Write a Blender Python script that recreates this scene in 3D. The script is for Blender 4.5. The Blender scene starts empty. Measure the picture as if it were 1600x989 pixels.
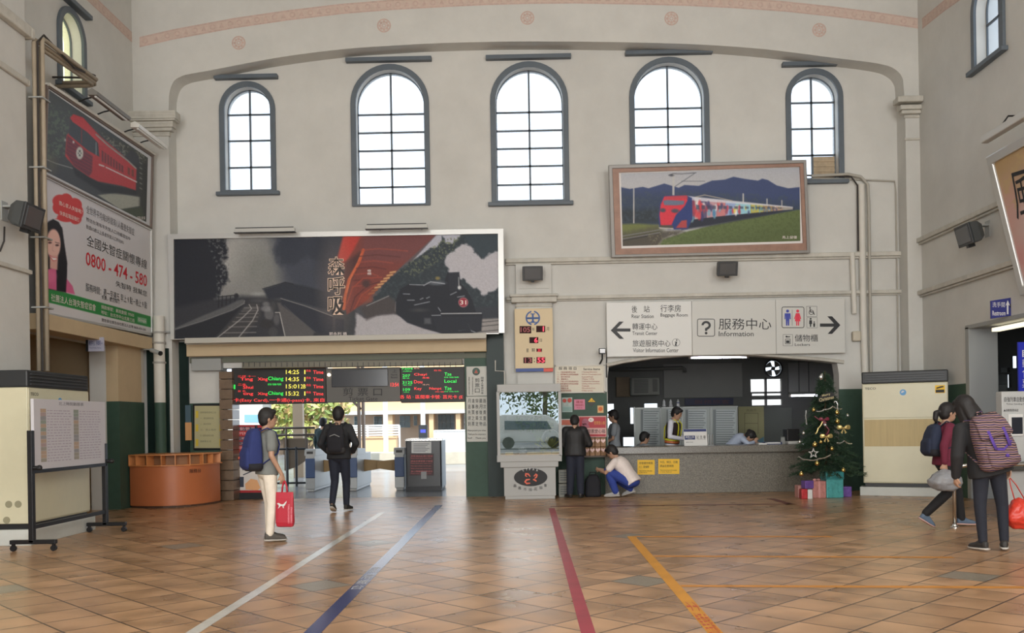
import bpy, bmesh, math, random
import numpy as np
from mathutils import Vector, Matrix
from mathutils.geometry import tessellate_polygon
random.seed(7); RNG = np.random.default_rng(7)
S = bpy.context.scene; COL = S.collection

# ---------------------------------------------------------------- camera, world, light, exposure
F = 1436.0; CX = 800.0; CY = 660.2; ROLL = .0165; PSI = math.atan(18/F); H = 1.45
def ray(px, py):
    u = (px-CX)/F; v = -(py-CY)/F
    a = u*math.cos(ROLL)+v*math.sin(ROLL); b = -u*math.sin(ROLL)+v*math.cos(ROLL)
    return Vector((a*math.cos(PSI)-math.sin(PSI), a*math.sin(PSI)+math.cos(PSI), b))
def P(px, py, **k):
    "point of a world plane (X=, Y=, Z= or pl=(point, normal)) seen at a photo pixel"
    d = ray(px, py); o = Vector((0, 0, H))
    if 'pl' in k:
        p, n = k['pl']; return o+d*((p-o).dot(n)/d.dot(n))
    (ax, val), = k.items(); i = 'XYZ'.index(ax)
    return o+d*((val-o[i])/d[i])
cam = bpy.data.cameras.new('camera'); cam.sensor_width = 36; cam.lens = F/1600*36
cam.shift_y = (CY-494.5)/1600; cam.clip_end = 300
co = bpy.data.objects.new('camera', cam); COL.objects.link(co)
Rv = Vector((math.cos(PSI), math.sin(PSI), 0)); Zv = Vector((0, 0, 1)); Fv = Vector((-math.sin(PSI), math.cos(PSI), 0))
rt = Rv*math.cos(ROLL)-Zv*math.sin(ROLL); up = Rv*math.sin(ROLL)+Zv*math.cos(ROLL)
co.matrix_world = Matrix(((rt.x, up.x, -Fv.x, 0), (rt.y, up.y, -Fv.y, 0), (rt.z, up.z, -Fv.z, H), (0, 0, 0, 1)))
S.camera = co
S.view_settings.view_transform = 'Standard'; S.view_settings.look = 'None'
S.view_settings.gamma = 1; S.view_settings.use_curve_mapping = False
S.view_settings.exposure = 0.10
try:
    S.cycles.use_denoising = True; S.cycles.denoiser = 'OPENIMAGEDENOISE'
    S.cycles.max_bounces = 8; S.cycles.diffuse_bounces = 4; S.cycles.glossy_bounces = 3
    S.cycles.transparent_max_bounces = 12; S.cycles.sample_clamp_indirect = 6
    S.cycles.caustics_reflective = False; S.cycles.caustics_refractive = False
except Exception: pass
w = bpy.data.worlds.new('daylight'); S.world = w; w.use_nodes = True
bg = w.node_tree.nodes['Background']; bg.inputs[0].default_value = (.76, .88, 1, 1); bg.inputs[1].default_value = 2.5

def lamp(name, loc, target, size, power, col=(1, .985, .96), spread=math.pi):
    l = bpy.data.lights.new(name, 'AREA'); l.shape = 'RECTANGLE'; l.size, l.size_y = size; l.energy = power; l.color = col; l.spread = spread
    o = bpy.data.objects.new(name, l); COL.objects.link(o); o.location = loc
    o.rotation_euler = (Vector(target)-Vector(loc)).to_track_quat('-Z', 'Y').to_euler(); return o
# daylight of the entrance front behind the camera: three doorways, three windows above them
for k, x in enumerate((-4.6, 0, 4.6)):
    if x: lamp('entrance_daylight', (x, -7.9, 2.3), (x, 10, 2.6), (3.4, 4.2), 560)
    lamp('entrance_window_daylight', (x, -7.9, 7.2), (x, 12, 4.5), (2.4, 3.4), 330)
# added fill lamps at the near side walls, which have no windows there
lamp('side_fill', (-7.3, 4, 6.6), (5, 11, 3), (3, 3), 330)
lamp('side_fill', (7.5, 4, 6.6), (-5, 11, 3), (3, 3), 330)
sun = bpy.data.lights.new('sun', 'SUN'); sun.energy = 3.4; sun.angle = .01; sun.color = (1, .93, .82)
so = bpy.data.objects.new('sun', sun); COL.objects.link(so); so.rotation_euler = (math.radians(38), math.radians(-14), 0)

# ---------------------------------------------------------------- helpers: colours and materials
def lin(c): return tuple((x/255/12.92 if x/255 <= .04045 else ((x/255+.055)/1.055)**2.4) for x in c)
GAIN = 1.45
def K(r, g, b, gain=None):
    return tuple(min(x*(GAIN if gain is None else gain), .9) for x in lin((r, g, b)))
def nd(t, ty, **kw):
    n = t.nodes.new(ty)
    for k, v in kw.items(): setattr(n, k, v)
    return n
MATS = {}
def mat(name, c, rough=.6, metal=0, noise=0, nscale=3, bump=0, bscale=30, spec=.5, coat=0, emit=None, estr=1, stretch=None):
    if name in MATS: return MATS[name]
    m = bpy.data.materials.new(name); m.use_nodes = True; t = m.node_tree; b = t.nodes['Principled BSDF']; L = t.links.new
    b.inputs['Base Color'].default_value = (*c, 1); b.inputs['Roughness'].default_value = rough; b.inputs['Metallic'].default_value = metal
    b.inputs['Specular IOR Level'].default_value = spec; b.inputs['Coat Weight'].default_value = coat
    if noise or bump:
        tc = nd(t, 'ShaderNodeTexCoord'); src = tc.outputs['Object']
        if stretch:
            mp = nd(t, 'ShaderNodeMapping'); mp.inputs['Scale'].default_value = stretch; L(src, mp.inputs[0]); src = mp.outputs[0]
    if noise:
        n = nd(t, 'ShaderNodeTexNoise'); n.inputs['Scale'].default_value = nscale; n.inputs['Detail'].default_value = 6; n.inputs['Roughness'].default_value = .65
        L(src, n.inputs['Vector'])
        r = nd(t, 'ShaderNodeValToRGB'); r.color_ramp.elements[0].position = .28; r.color_ramp.elements[1].position = .72
        r.color_ramp.elements[0].color = (*[x*(1-noise) for x in c], 1); r.color_ramp.elements[1].color = (*[min(1, x*(1+noise*.6)) for x in c], 1)
        L(n.outputs['Fac'], r.inputs[0]); L(r.outputs[0], b.inputs['Base Color'])
    if bump:
        n = nd(t, 'ShaderNodeTexNoise'); n.inputs['Scale'].default_value = bscale; n.inputs['Detail'].default_value = 4; L(src, n.inputs['Vector'])
        u = nd(t, 'ShaderNodeBump'); u.inputs['Strength'].default_value = bump; u.inputs['Distance'].default_value = .02; L(n.outputs['Fac'], u.inputs['Height']); L(u.outputs[0], b.inputs['Normal'])
    if emit: b.inputs['Emission Color'].default_value = (*emit, 1); b.inputs['Emission Strength'].default_value = estr
    MATS[name] = m; return m
def print_mat(name, rough=.55, spec=.3):
    if name in MATS: return MATS[name]
    m = bpy.data.materials.new(name); m.use_nodes = True; t = m.node_tree; b = t.nodes['Principled BSDF']
    a = nd(t, 'ShaderNodeVertexColor', layer_name='print'); t.links.new(a.outputs[0], b.inputs['Base Color'])
    b.inputs['Roughness'].default_value = rough; b.inputs['Specular IOR Level'].default_value = spec; MATS[name] = m; return m
def glass_mat(name, tint=(1, 1, 1), gloss=.12, haze=0, rough=.02):
    if name in MATS: return MATS[name]
    m = bpy.data.materials.new(name); m.use_nodes = True; t = m.node_tree; t.nodes.clear(); L = t.links.new
    o = nd(t, 'ShaderNodeOutputMaterial'); tr = nd(t, 'ShaderNodeBsdfTransparent'); tr.inputs[0].default_value = (*tint, 1)
    g = nd(t, 'ShaderNodeBsdfGlossy'); g.inputs['Roughness'].default_value = rough; mx = nd(t, 'ShaderNodeMixShader'); mx.inputs[0].default_value = gloss
    L(tr.outputs[0], mx.inputs[1]); L(g.outputs[0], mx.inputs[2]); last = mx
    if haze:
        d = nd(t, 'ShaderNodeBsdfTranslucent'); d.inputs[0].default_value = (*tint, 1); m2 = nd(t, 'ShaderNodeMixShader'); m2.inputs[0].default_value = haze
        L(last.outputs[0], m2.inputs[1]); L(d.outputs[0], m2.inputs[2]); last = m2
    L(last.outputs[0], o.inputs[0]); MATS[name] = m; return m

# ---------------------------------------------------------------- helpers: geometry
ORG = {}
def thing(name, label=None, cat=None, loc=(0, 0, 0), rotz=0, group=None, world=False, kind=None):
    o = bpy.data.objects.new(name, None); COL.objects.link(o); o.location = loc; o.rotation_euler = (0, 0, rotz); o.empty_display_size = .1
    if world: ORG[o.name] = Vector(loc)
    return tag(o, label, cat, group, kind)
def tag(o, label=None, cat=None, group=None, kind=None):
    if label: o['label'] = label
    if cat: o['category'] = cat
    if group: o['group'] = group
    if kind: o['kind'] = kind
    return o
def frame(o=(0, 0, 0), x=(1, 0, 0), y=(0, 1, 0), z=None):
    x = Vector(x); y = Vector(y); z = Vector(z) if z is not None else x.cross(y).normalized()
    return Matrix(((x.x, y.x, z.x, o[0]), (x.y, y.y, z.y, o[1]), (x.z, y.z, z.z, o[2]), (0, 0, 0, 1)))
_tc = {}
def text_geo(body, bold=0.0, sp=1.0):
    bold = min(bold, .012) if bold < .04 else .03
    if bold < .03 and any(ord(ch) > 0x2e80 for ch in body): bold = 0
    if body == '?': bold = 0
    k = (body, bold, sp)
    if k not in _tc:
        c = bpy.data.curves.new('lettering', 'FONT'); c.body = body; c.resolution_u = 2; c.offset = bold; c.space_character = sp; c.align_x = 'CENTER'
        o = bpy.data.objects.new('lettering', c); COL.objects.link(o)
        dg = bpy.context.evaluated_depsgraph_get(); m = bpy.data.meshes.new_from_object(o.evaluated_get(dg))
        v = [tuple(q.co[:2]) for q in m.vertices]; f = [tuple(p.vertices) for p in m.polygons]
        bpy.data.objects.remove(o); bpy.data.curves.remove(c); bpy.data.meshes.remove(m)
        _tc[k] = (v, f)
    return _tc[k]
class MB:
    def __init__(s): s.v = []; s.f = []; s.m = []; s.M = Matrix.Identity(4); s.mi = 0
    def add(s, vs, fs, M=None):
        b = len(s.v); T = s.M if M is None else s.M @ M
        s.v += [T @ Vector(v) for v in vs]; s.f += [tuple(i+b for i in f) for f in fs]; s.m += [s.mi]*len(fs); return s
    def box(s, a, b, M=None):
        x0, y0, z0 = a; x1, y1, z1 = b
        x0, x1 = min(x0, x1), max(x0, x1); y0, y1 = min(y0, y1), max(y0, y1); z0, z1 = min(z0, z1), max(z0, z1)
        return s.add([(x0, y0, z0), (x1, y0, z0), (x1, y1, z0), (x0, y1, z0), (x0, y0, z1), (x1, y0, z1), (x1, y1, z1), (x0, y1, z1)],
              [(0, 3, 2, 1), (4, 5, 6, 7), (0, 1, 5, 4), (1, 2, 6, 5), (2, 3, 7, 6), (3, 0, 4, 7)], M)
    def prism(s, poly, M, d, holes=()):
        "2D polygon in frame M, thickness d along +z of M"
        loops = [list(map(tuple, poly))]+[list(map(tuple, h)) for h in holes]
        def area(l): return sum(l[i][0]*l[(i+1) % len(l)][1]-l[(i+1) % len(l)][0]*l[i][1] for i in range(len(l)))
        loops = [l if (area(l) > 0) == (k == 0) else l[::-1] for k, l in enumerate(loops)]
        fl = [p for l in loops for p in l]; n = len(fl)
        tris = tessellate_polygon([[Vector((p[0], p[1], 0)) for p in l] for l in loops])
        T = []
        for t in tris:
            a, b, c = (fl[i] for i in t); ar = (b[0]-a[0])*(c[1]-a[1])-(c[0]-a[0])*(b[1]-a[1])
            if abs(ar) > 1e-12: T.append(tuple(t) if ar > 0 else tuple(t[::-1]))
        if not d: return s.add([(p[0], p[1], 0) for p in fl], T, M)
        fs = [tuple(i+n for i in t) for t in T]+[t[::-1] for t in T]; k = 0
        for l in loops:
            m = len(l)
            for i in range(m): a, b = k+i, k+(i+1) % m; fs.append((a, b, b+n, a+n))
            k += m
        return s.add([(p[0], p[1], 0) for p in fl]+[(p[0], p[1], d) for p in fl], fs, M)
    def tube(s, pts, r, n=8, cap=True, flat=1.0):
        pts = [Vector(p) for p in pts]; rs = r if isinstance(r, (list, tuple)) else [r]*len(pts); vs = []; fs = []; prev = None
        for i, p in enumerate(pts):
            t = (pts[min(i+1, len(pts)-1)]-pts[max(i-1, 0)]).normalized()
            if prev is None: a = t.orthogonal().normalized() if abs(t.z) > .9 or flat == 1 else t.cross(Vector((0, 0, 1))).normalized()
            else: a = (prev-t*prev.dot(t)).normalized()
            prev = a; c = t.cross(a)
            for k in range(n): q = 2*math.pi*k/n; vs.append(p+a*math.cos(q)*rs[i]+c*math.sin(q)*rs[i]*flat)
        for i in range(len(pts)-1):
            for k in range(n): j = (k+1) % n; fs.append((i*n+k, i*n+j, i*n+n+j, i*n+n+k))
        if cap: fs.append(tuple(range(n))[::-1]); fs.append(tuple((len(pts)-1)*n+k for k in range(n)))
        return s.add(vs, fs)
    def cyl(s, a, b, r, n=16, r2=None): return s.tube([a, b], [r, r if r2 is None else r2], n)
    def ball(s, c, r, n=12, M=None):
        r = (r, r, r) if not isinstance(r, (tuple, list)) else r; vs = [(c[0], c[1], c[2]-r[2])]; fs = []; k = n//2
        for i in range(1, k):
            th = math.pi*i/k
            for j in range(n): q = 2*math.pi*j/n; vs.append((c[0]+r[0]*math.sin(th)*math.cos(q), c[1]+r[1]*math.sin(th)*math.sin(q), c[2]-r[2]*math.cos(th)))
        vs.append((c[0], c[1], c[2]+r[2])); t = len(vs)-1
        for j in range(n): fs.append((0, 1+(j+1) % n, 1+j)); fs.append((t, t-n+j, t-n+(j+1) % n))
        for i in range(k-2):
            for j in range(n): a = 1+i*n+j; b = 1+i*n+(j+1) % n; fs.append((a, b, b+n, a+n))
        return s.add(vs, fs, M)
    def loft(s, rings, n=16, sq=1.0):
        "rings: (center, ax, ay) vectors; sq>1 squares the section; closed ends"
        vs = []; fs = []
        for c, ax, ay in rings:
            c = Vector(c); ax = Vector(ax); ay = Vector(ay)
            for k in range(n):
                q = 2*math.pi*k/n; x, y = math.cos(q), math.sin(q); x = math.copysign(abs(x)**(1/sq), x); y = math.copysign(abs(y)**(1/sq), y); vs.append(c+ax*x+ay*y)
        for i in range(len(rings)-1):
            for k in range(n): j = (k+1) % n; fs.append((i*n+k, i*n+j, i*n+n+j, i*n+n+k))
        fs.append(tuple(range(n))[::-1]); fs.append(tuple((len(rings)-1)*n+k for k in range(n)))
        return s.add(vs, fs)
    def lathe(s, prof, o=(0, 0, 0), n=20):
        return s.loft([((o[0], o[1], o[2]+z), (r, 0, 0), (0, r, 0)) for r, z in prof], n)
    def text(s, body, x0, y0, x1, y1, M, bold=0, sp=1.0):
        "text fitted into the box x0..x1, y0..y1 of frame M"
        v, f = text_geo(body, bold, sp)
        if not v: return s
        ax0 = min(p[0] for p in v); ax1 = max(p[0] for p in v); ay0 = min(p[1] for p in v); ay1 = max(p[1] for p in v)
        if body.strip() in ('-', '一', '—', '・'): ay0, ay1 = ay0-.3, ay1+.3
        sx = (x1-x0)/(ax1-ax0); sy = (y1-y0)/max(ay1-ay0, 1e-6)
        return s.add([(x0+(p[0]-ax0)*sx, y0+(p[1]-ay0)*sy, 0) for p in v], f, M)
    def text_px(s, body, x0, y0, x1, y1, lift=.004, bold=0, sp=1.0, **pl):
        a = P(x0, y1, **pl); b = P(x1, y1, **pl); c = P(x0, y0, **pl); X = b-a; Y = c-a
        nrm = X.cross(Y).normalized(); a = a+nrm*lift
        return s.text(body, 0, 0, 1, 1, frame(a, X, Y, nrm), bold, sp)
    def poly_px(s, pts, lift=.003, **pl):
        q = [P(x, y, **pl) for x, y in pts]
        a = P(pts[0][0], pts[0][1], **pl); b = P(pts[0][0]+30, pts[0][1], **pl); c = P(pts[0][0], pts[0][1]-30, **pl)
        X = (b-a).normalized(); Z = X.cross(c-a).normalized(); Y = Z.cross(X); M = frame(a+Z*lift, X, Y, Z)
        return s.prism([((p-a).dot(X), (p-a).dot(Y)) for p in q], M, 0)
    def rect_px(s, x0, y0, x1, y1, lift=.003, **pl): return s.poly_px([(x0, y1), (x1, y1), (x1, y0), (x0, y0)], lift, **pl)
    def line_px(s, a, b, wd, lift=.003, **pl):
        dx, dy = b[0]-a[0], b[1]-a[1]; l = math.hypot(dx, dy) or 1; nx, ny = -dy/l*wd/2, dx/l*wd/2
        return s.poly_px([(a[0]+nx, a[1]+ny), (b[0]+nx, b[1]+ny), (b[0]-nx, b[1]-ny), (a[0]-nx, a[1]-ny)], lift, **pl)
    def build(s, name, mats, parent=None, smooth=False, bevel=0, seg=2, autos=None):
        me = bpy.data.meshes.new(name); off = Vector((0, 0, 0)); r = parent
        while r is not None and r.parent is not None: r = r.parent
        if r is not None and r.name in ORG: off = ORG[r.name]
        me.from_pydata([tuple(Vector(v)-off) for v in s.v], [], s.f)
        for m in (mats if isinstance(mats, (list, tuple)) else [mats]): me.materials.append(m)
        me.polygons.foreach_set('material_index', s.m); me.polygons.foreach_set('use_smooth', [bool(smooth)]*len(s.f))
        me.update(); o = bpy.data.objects.new(name, me); COL.objects.link(o)
        if parent is not None: o.parent = parent
        if bevel:
            b = o.modifiers.new('edge', 'BEVEL'); b.width = bevel; b.segments = seg; b.limit_method = 'ANGLE'; b.angle_limit = math.radians(40)
        if autos:
            try: me.set_sharp_from_angle(angle=autos)
            except Exception: pass
        return o
def clone(o, parent=None):
    c = o.copy(); COL.objects.link(c); c.parent = parent
    if o.name in ORG: ORG[c.name] = ORG[o.name]
    for ch in list(o.children): clone(ch, c)
    return c
def arc(cx, cy, r, a0, a1, n, ry=None):
    return [(cx+r*math.cos(math.radians(a0+(a1-a0)*i/n)), cy+(ry or r)*math.sin(math.radians(a0+(a1-a0)*i/n))) for i in range(n+1)]
def FB(y, o=(0, 0)): return frame((o[0], y, o[1]), (1, 0, 0), (0, 0, 1))     # frame on a wall facing the camera: x right, y up, z towards the camera
def FL(x): return frame((x, 0, 0), (0, 1, 0), (0, 0, 1), (1, 0, 0))           # left wall: x = depth, y = height, z into the room
def FR(x): return frame((x, 0, 0), (0, -1, 0), (0, 0, 1), (-1, 0, 0))         # right wall
# ---------------------------------------------------------------- the hall
YW = 18.2; YS = 17.8; XL = -7.5; XR = 7.72; TOP = 10.6
M_wall = mat('aged_wall_paint', (.625, .62, .585), .85, noise=.10, nscale=.8, bump=.06, bscale=9)
M_white = mat('white_paint', (.66, .64, .58), .6, noise=.06, nscale=4)
M_green = mat('green_gloss_paint', (.052, .098, .072), .5, noise=.15, nscale=3, spec=.25)
M_dkgreen = mat('dark_green_stone', (.012, .026, .022), .30, noise=.2, nscale=2, spec=.2)
M_beige = mat('beige_paint', (.58, .45, .28), .6, noise=.06)
M_frame = mat('window_frame_paint', (.11, .135, .16), .5, noise=.1)
M_moul = mat('moulding_paint', (.56, .54, .48), .7, noise=.18, nscale=5)
M_pink = mat('faded_pink_stencil', (.60, .45, .39), .85, noise=.18, nscale=14)
M_pane = glass_mat('window_glass', (.97, .98, 1), .06, .12)
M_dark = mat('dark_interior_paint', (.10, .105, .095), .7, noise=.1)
M_alu = mat('brushed_aluminium', (.62, .62, .60), .35, .8)
M_steel = mat('stainless_steel', (.65, .65, .63), .22, 1)
M_black = mat('black_plastic', (.012, .012, .013), .45)
M_blackm = mat('black_metal', (.012, .012, .014), .4, .3)
M_cream = mat('cream_enamel', (.66, .62, .44), .35, noise=.04)
M_plinth = mat('pale_plinth_concrete', (.60, .62, .58), .7, noise=.08)
M_grey = mat('grey_paint', (.33, .34, .33), .5)

def struct(o, name=None): o['kind'] = 'structure'; return o

# floor tiles laid diagonally
def floor_mat():
    m = bpy.data.materials.new('diagonal_clay_tiles'); m.use_nodes = True; t = m.node_tree; L = t.links.new; b = t.nodes['Principled BSDF']
    g = nd(t, 'ShaderNodeNewGeometry'); sx = nd(t, 'ShaderNodeSeparateXYZ'); L(g.outputs['Position'], sx.inputs[0])
    def M(op, a, c=None):
        n = nd(t, 'ShaderNodeMath', operation=op)
        for i, q in enumerate((a, c)):
            if q is None: continue
            if isinstance(q, (int, float)): n.inputs[i].default_value = q
            else: L(q, n.inputs[i])
        return n.outputs[0]
    T = .4144; k = 1/(math.sqrt(2)*T)
    p = M('SUBTRACT', M('MULTIPLY', M('ADD', sx.outputs[0], sx.outputs[1]), k), .5)
    q = M('SUBTRACT', M('MULTIPLY', M('SUBTRACT', sx.outputs[1], sx.outputs[0]), k), .9)
    fp, fq = M('FRACT', p), M('FRACT', q); ip, iq = M('FLOOR', p), M('FLOOR', q)
    e = M('MINIMUM', M('MINIMUM', fp, M('SUBTRACT', 1, fp)), M('MINIMUM', fq, M('SUBTRACT', 1, fq)))
    mr = nd(t, 'ShaderNodeMapRange'); mr.inputs[1].default_value = .010; mr.inputs[2].default_value = .024; L(e, mr.inputs[0])
    cb = nd(t, 'ShaderNodeCombineXYZ'); L(ip, cb.inputs[0]); L(iq, cb.inputs[1])
    wn = nd(t, 'ShaderNodeTexWhiteNoise', noise_dimensions='3D'); L(cb.outputs[0], wn.inputs['Vector'])
    mp = nd(t, 'ShaderNodeMapping'); mp.inputs['Scale'].default_value = (3.0, 3.4, 1); L(g.outputs['Position'], mp.inputs[0])
    off = nd(t, 'ShaderNodeVectorMath', operation='ADD'); L(mp.outputs[0], off.inputs[0])
    sc = nd(t, 'ShaderNodeVectorMath', operation='SCALE'); sc.inputs['Scale'].default_value = 30; L(wn.outputs['Color'], sc.inputs[0]); L(sc.outputs[0], off.inputs[1])
    n1 = nd(t, 'ShaderNodeTexNoise'); n1.inputs['Scale'].default_value = .8; n1.inputs['Detail'].default_value = 1.5; n1.inputs['Roughness'].default_value = .45; L(off.outputs[0], n1.inputs['Vector'])
    r = nd(t, 'ShaderNodeValToRGB'); cr = r.color_ramp; cr.elements[0].position = .34; cr.elements[1].position = .68
    cr.elements[0].color = (*FC[0], 1); cr.elements[1].color = (*FC[2], 1); x = cr.elements.new(.5); x.color = (*FC[1], 1); L(n1.outputs['Fac'], r.inputs[0])
    hs = nd(t, 'ShaderNodeHueSaturation'); L(r.outputs[0], hs.inputs['Color'])
    v = nd(t, 'ShaderNodeMapRange'); v.inputs[3].default_value = .86; v.inputs[4].default_value = 1.14; L(wn.outputs['Value'], v.inputs[0]); L(v.outputs[0], hs.inputs['Value'])
    tot = None
    for gx, gy in ((500, 914), (597, 846), (14, 925), (1000, 905), (1535, 902), (965, 838), (310, 852)):
        c = P(gx, gy, Z=0); a = math.floor((c.x+c.y)*k-.5); d = math.floor((c.y-c.x)*k-.9)
        one = M('MULTIPLY', M('COMPARE', ip, a), M('COMPARE', iq, d)); tot = one if tot is None else M('ADD', tot, one)
    n2 = nd(t, 'ShaderNodeTexNoise'); n2.inputs['Scale'].default_value = 70; L(g.outputs['Position'], n2.inputs['Vector'])
    rg = nd(t, 'ShaderNodeValToRGB'); rg.color_ramp.elements[0].color = (.16, .13, .09, 1); rg.color_ramp.elements[1].color = (.38, .33, .26, 1); L(n2.outputs['Fac'], rg.inputs[0])
    m1 = nd(t, 'ShaderNodeMix', data_type='RGBA'); L(tot, m1.inputs[0]); L(hs.outputs[0], m1.inputs[6]); L(rg.outputs[0], m1.inputs[7])
    m2 = nd(t, 'ShaderNodeMix', data_type='RGBA'); L(mr.outputs[0], m2.inputs[0]); m2.inputs[6].default_value = (.045, .03, .02, 1); L(m1.outputs[2], m2.inputs[7])
    L(m2.outputs[2], b.inputs['Base Color'])
    rr = nd(t, 'ShaderNodeMapRange'); rr.inputs[3].default_value = .22; rr.inputs[4].default_value = .38; L(n1.outputs['Fac'], rr.inputs[0]); L(rr.outputs[0], b.inputs['Roughness'])
    b.inputs['Specular IOR Level'].default_value = .5
    bu = nd(t, 'ShaderNodeBump'); bu.inputs['Strength'].default_value = .25; bu.inputs['Distance'].default_value = .004; L(mr.outputs[0], bu.inputs['Height']); L(bu.outputs[0], b.inputs['Normal'])
    return m
FC = ((.33, .19, .098), (.44, .255, .132), (.53, .315, .17))
b = MB(); b.box((XL-3.5, -8.4, -.2), (XR+4, YW+.12, 0)); struct(b.build('floor', floor_mat()))
b = MB(); b.box((XL-3.5, -8.4, TOP), (XR+4, YW+1, TOP+.2)); struct(b.build('ceiling', M_wall))

# window wall at the back
def wx(px, py): return P(px, py, Y=YW).x
def wz(px, py): return P(px, py, Y=YW).z
WIN = [(352, 423, 297, 136, (175, 216, 258), 1), (557, 663, 319, 109, (174.5, 203, 231.5, 260, 289), 0), (775, 880, 313, 105, (171, 200, 228, 256, 285), 1),
       (992, 1100, 308, 98, (165, 194, 222, 251, 280), 0), (1236, 1309, 279, 116, (156, 197, 239), 1)]
def arch_outline(x0, x1, z0, ztop, n=20):
    r = (x1-x0)/2; zs = ztop-r
    return [(x0, z0), (x1, z0)]+arc((x0+x1)/2, zs, r, 0, 180, n)
wins = []
for x0, x1, yb, yt, bars, sill in WIN:
    xm = (x0+x1)/2; ym = (yb+yt)/2
    wins.append((wx(x0, ym), wx(x1, ym), wz(xm, yb), wz(xm, yt), [wz(xm, q) for q in bars], sill))
GX0, GX1, GZ = P(347, 700, Y=YW).x, P(727, 700, Y=YW).x, P(540, 572, Y=YW).z
CX0, CX1 = P(949, 640, Y=YW).x, P(1311, 640, Y=YW).x
carch = [(wx(a, c), wz(a, c)) for a, c in ((949, 592), (951, 573), (975, 567), (1022, 560), (1075, 556), (1130, 554.5), (1185, 556), (1235, 560), (1280, 563.5), (1308, 567), (1311, 585))]
outer = [(XL-.3, 0), (GX0, 0), (GX0, GZ), (GX1, GZ), (GX1, 0), (CX0, 0)]+carch+[(CX1, 0), (XR+.3, 0), (XR+.3, TOP), (XL-.3, TOP)]
b = MB(); b.prism(outer, FB(YW), -.32, [arch_outline(*q[:4]) for q in wins])
struct(b.build('wall_back', M_wall))
# spandrel with the wide segmental arch, and its corner piers, stands forward of the window wall
ap = [(262, 500), (263, 190), (264, 150), (271, 128), (284, 119), (300, 115), (333, 109), (434, 90), (534, 77), (610, 71.5), (684, 67.5), (790, 65), (887, 65), (1000, 66.5), (1101, 70), (1200, 77.5), (1300, 90), (1370, 99), (1398, 108), (1411, 125), (1414, 160), (1416, 500)]
aq = [(P(x, y, Y=YS).x, P(x, y, Y=YS).z) for x, y in ap]
zc = P(240, 420, Y=YS).z
aq[0] = (aq[1][0], 0); aq[-1] = (aq[-2][0], 0)
def catmull(p, n=5):
    out = []
    for i in range(1, len(p)-2):
        a, b_, c, d = (Vector(q) for q in p[i-1:i+3])
        for k in range(n): t = k/n; out.append(tuple(.5*((2*b_)+(c-a)*t+(2*a-5*b_+4*c-d)*t*t+(3*b_-a-3*c+d)*t**3)))
    return [p[0]]+out+[p[-2], p[-1]]
aq = [aq[0]]+catmull(aq[1:-1])+[aq[-1]]
b = MB(); b.prism([(XL-.3, 0)]+aq+[(XR+.3, 0), (XR+.3, TOP), (XL-.3, TOP)], FB(YS), -(YW-YS))
struct(b.build('wall_back_spandrel', M_wall))

# painted frieze band and flower stencils
def band(pts, wd, name, M_pl, kw):
    b = MB(); q = [P(x, y, **kw) for x, y in pts]
    M = M_pl; Mi = M.inverted(); l = [(Mi@p) for p in q]
    for e0, e1, lift in ((-wd/2, -wd/2+.03, .003), (wd/2-.03, wd/2, .003)):
        up_ = [(p.x, p.y+e1) for p in l]; dn = [(p.x, p.y+e0) for p in l]
        b.prism(dn+up_[::-1], M@Matrix.Translation((0, 0, lift)), 0)
    tot = 0
    for i in range(len(l)-1):
        a, c = l[i], l[i+1]; n = max(1, int((c-a).length/.17))
        for k in range(n):
            p = a.lerp(c, (k+.5)/n); r = .05 if k % 2 else .06
            if k % 2: b.prism([(p.x-r, p.y-r), (p.x+r, p.y-r), (p.x, p.y+r*1.2)], M@Matrix.Translation((0, 0, .003)), 0)
            else: b.prism(arc(p.x, p.y, r, 0, 360, 10), M@Matrix.Translation((0, 0, .003)), 0, [arc(p.x, p.y, r*.5, 0, 360, 10)])
    up_ = [(p.x, p.y+wd/2) for p in l]; dn = [(p.x, p.y-wd/2) for p in l]
    b.mi = 1; b.prism(dn+up_[::-1], M@Matrix.Translation((0, 0, .0015)), 0)
    return struct(b.build(name, [M_pink, mat('pale_pink_wash', (.63, .50, .43), .85, noise=.1, nscale=9)]))
fr = [(218, 66), (270, 54), (367, 36), (450, 24), (534, 14), (615, 7.5), (697, 3), (760, 0), (830, -2), (900, -2.5), (985, -1), (1070, 1), (1150, 5), (1225, 10), (1300, 18), (1370, 27), (1437, 37)]
band(fr, .20, 'trim_1', FB(YS), {'Y': YS})
band([(214, 66), (130, -14), (60, -80)], .20, 'trim_2', FL(XL), {'X': XL})
band([(1441, 37), (1474, 10), (1530, -30)], .20, 'trim_3', FR(XR), {'X': XR})
for k, (x, y) in enumerate(((373, 67), (600, 40), (824, 28), (1049, 29), (1280, 47))):
    c = P(x, y, Y=YS); b = MB(); M = FB(YS-.003); r = .135
    b.prism(arc(c.x, c.z, r, 0, 360, 24), M, 0, [arc(c.x, c.z, r*.8, 0, 360, 24)])
    b.prism(arc(c.x, c.z, r*.30, 0, 360, 16), M, 0, [arc(c.x, c.z, r*.17, 0, 360, 12)])
    for j in range(8):
        a = math.radians(45*j); b.prism(arc(c.x+r*.56*math.cos(a), c.z+r*.56*math.sin(a), r*.21, 0, 360, 10), M, 0)
    struct(b.build('trim_%d' % (k+4), M_pink))

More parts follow.
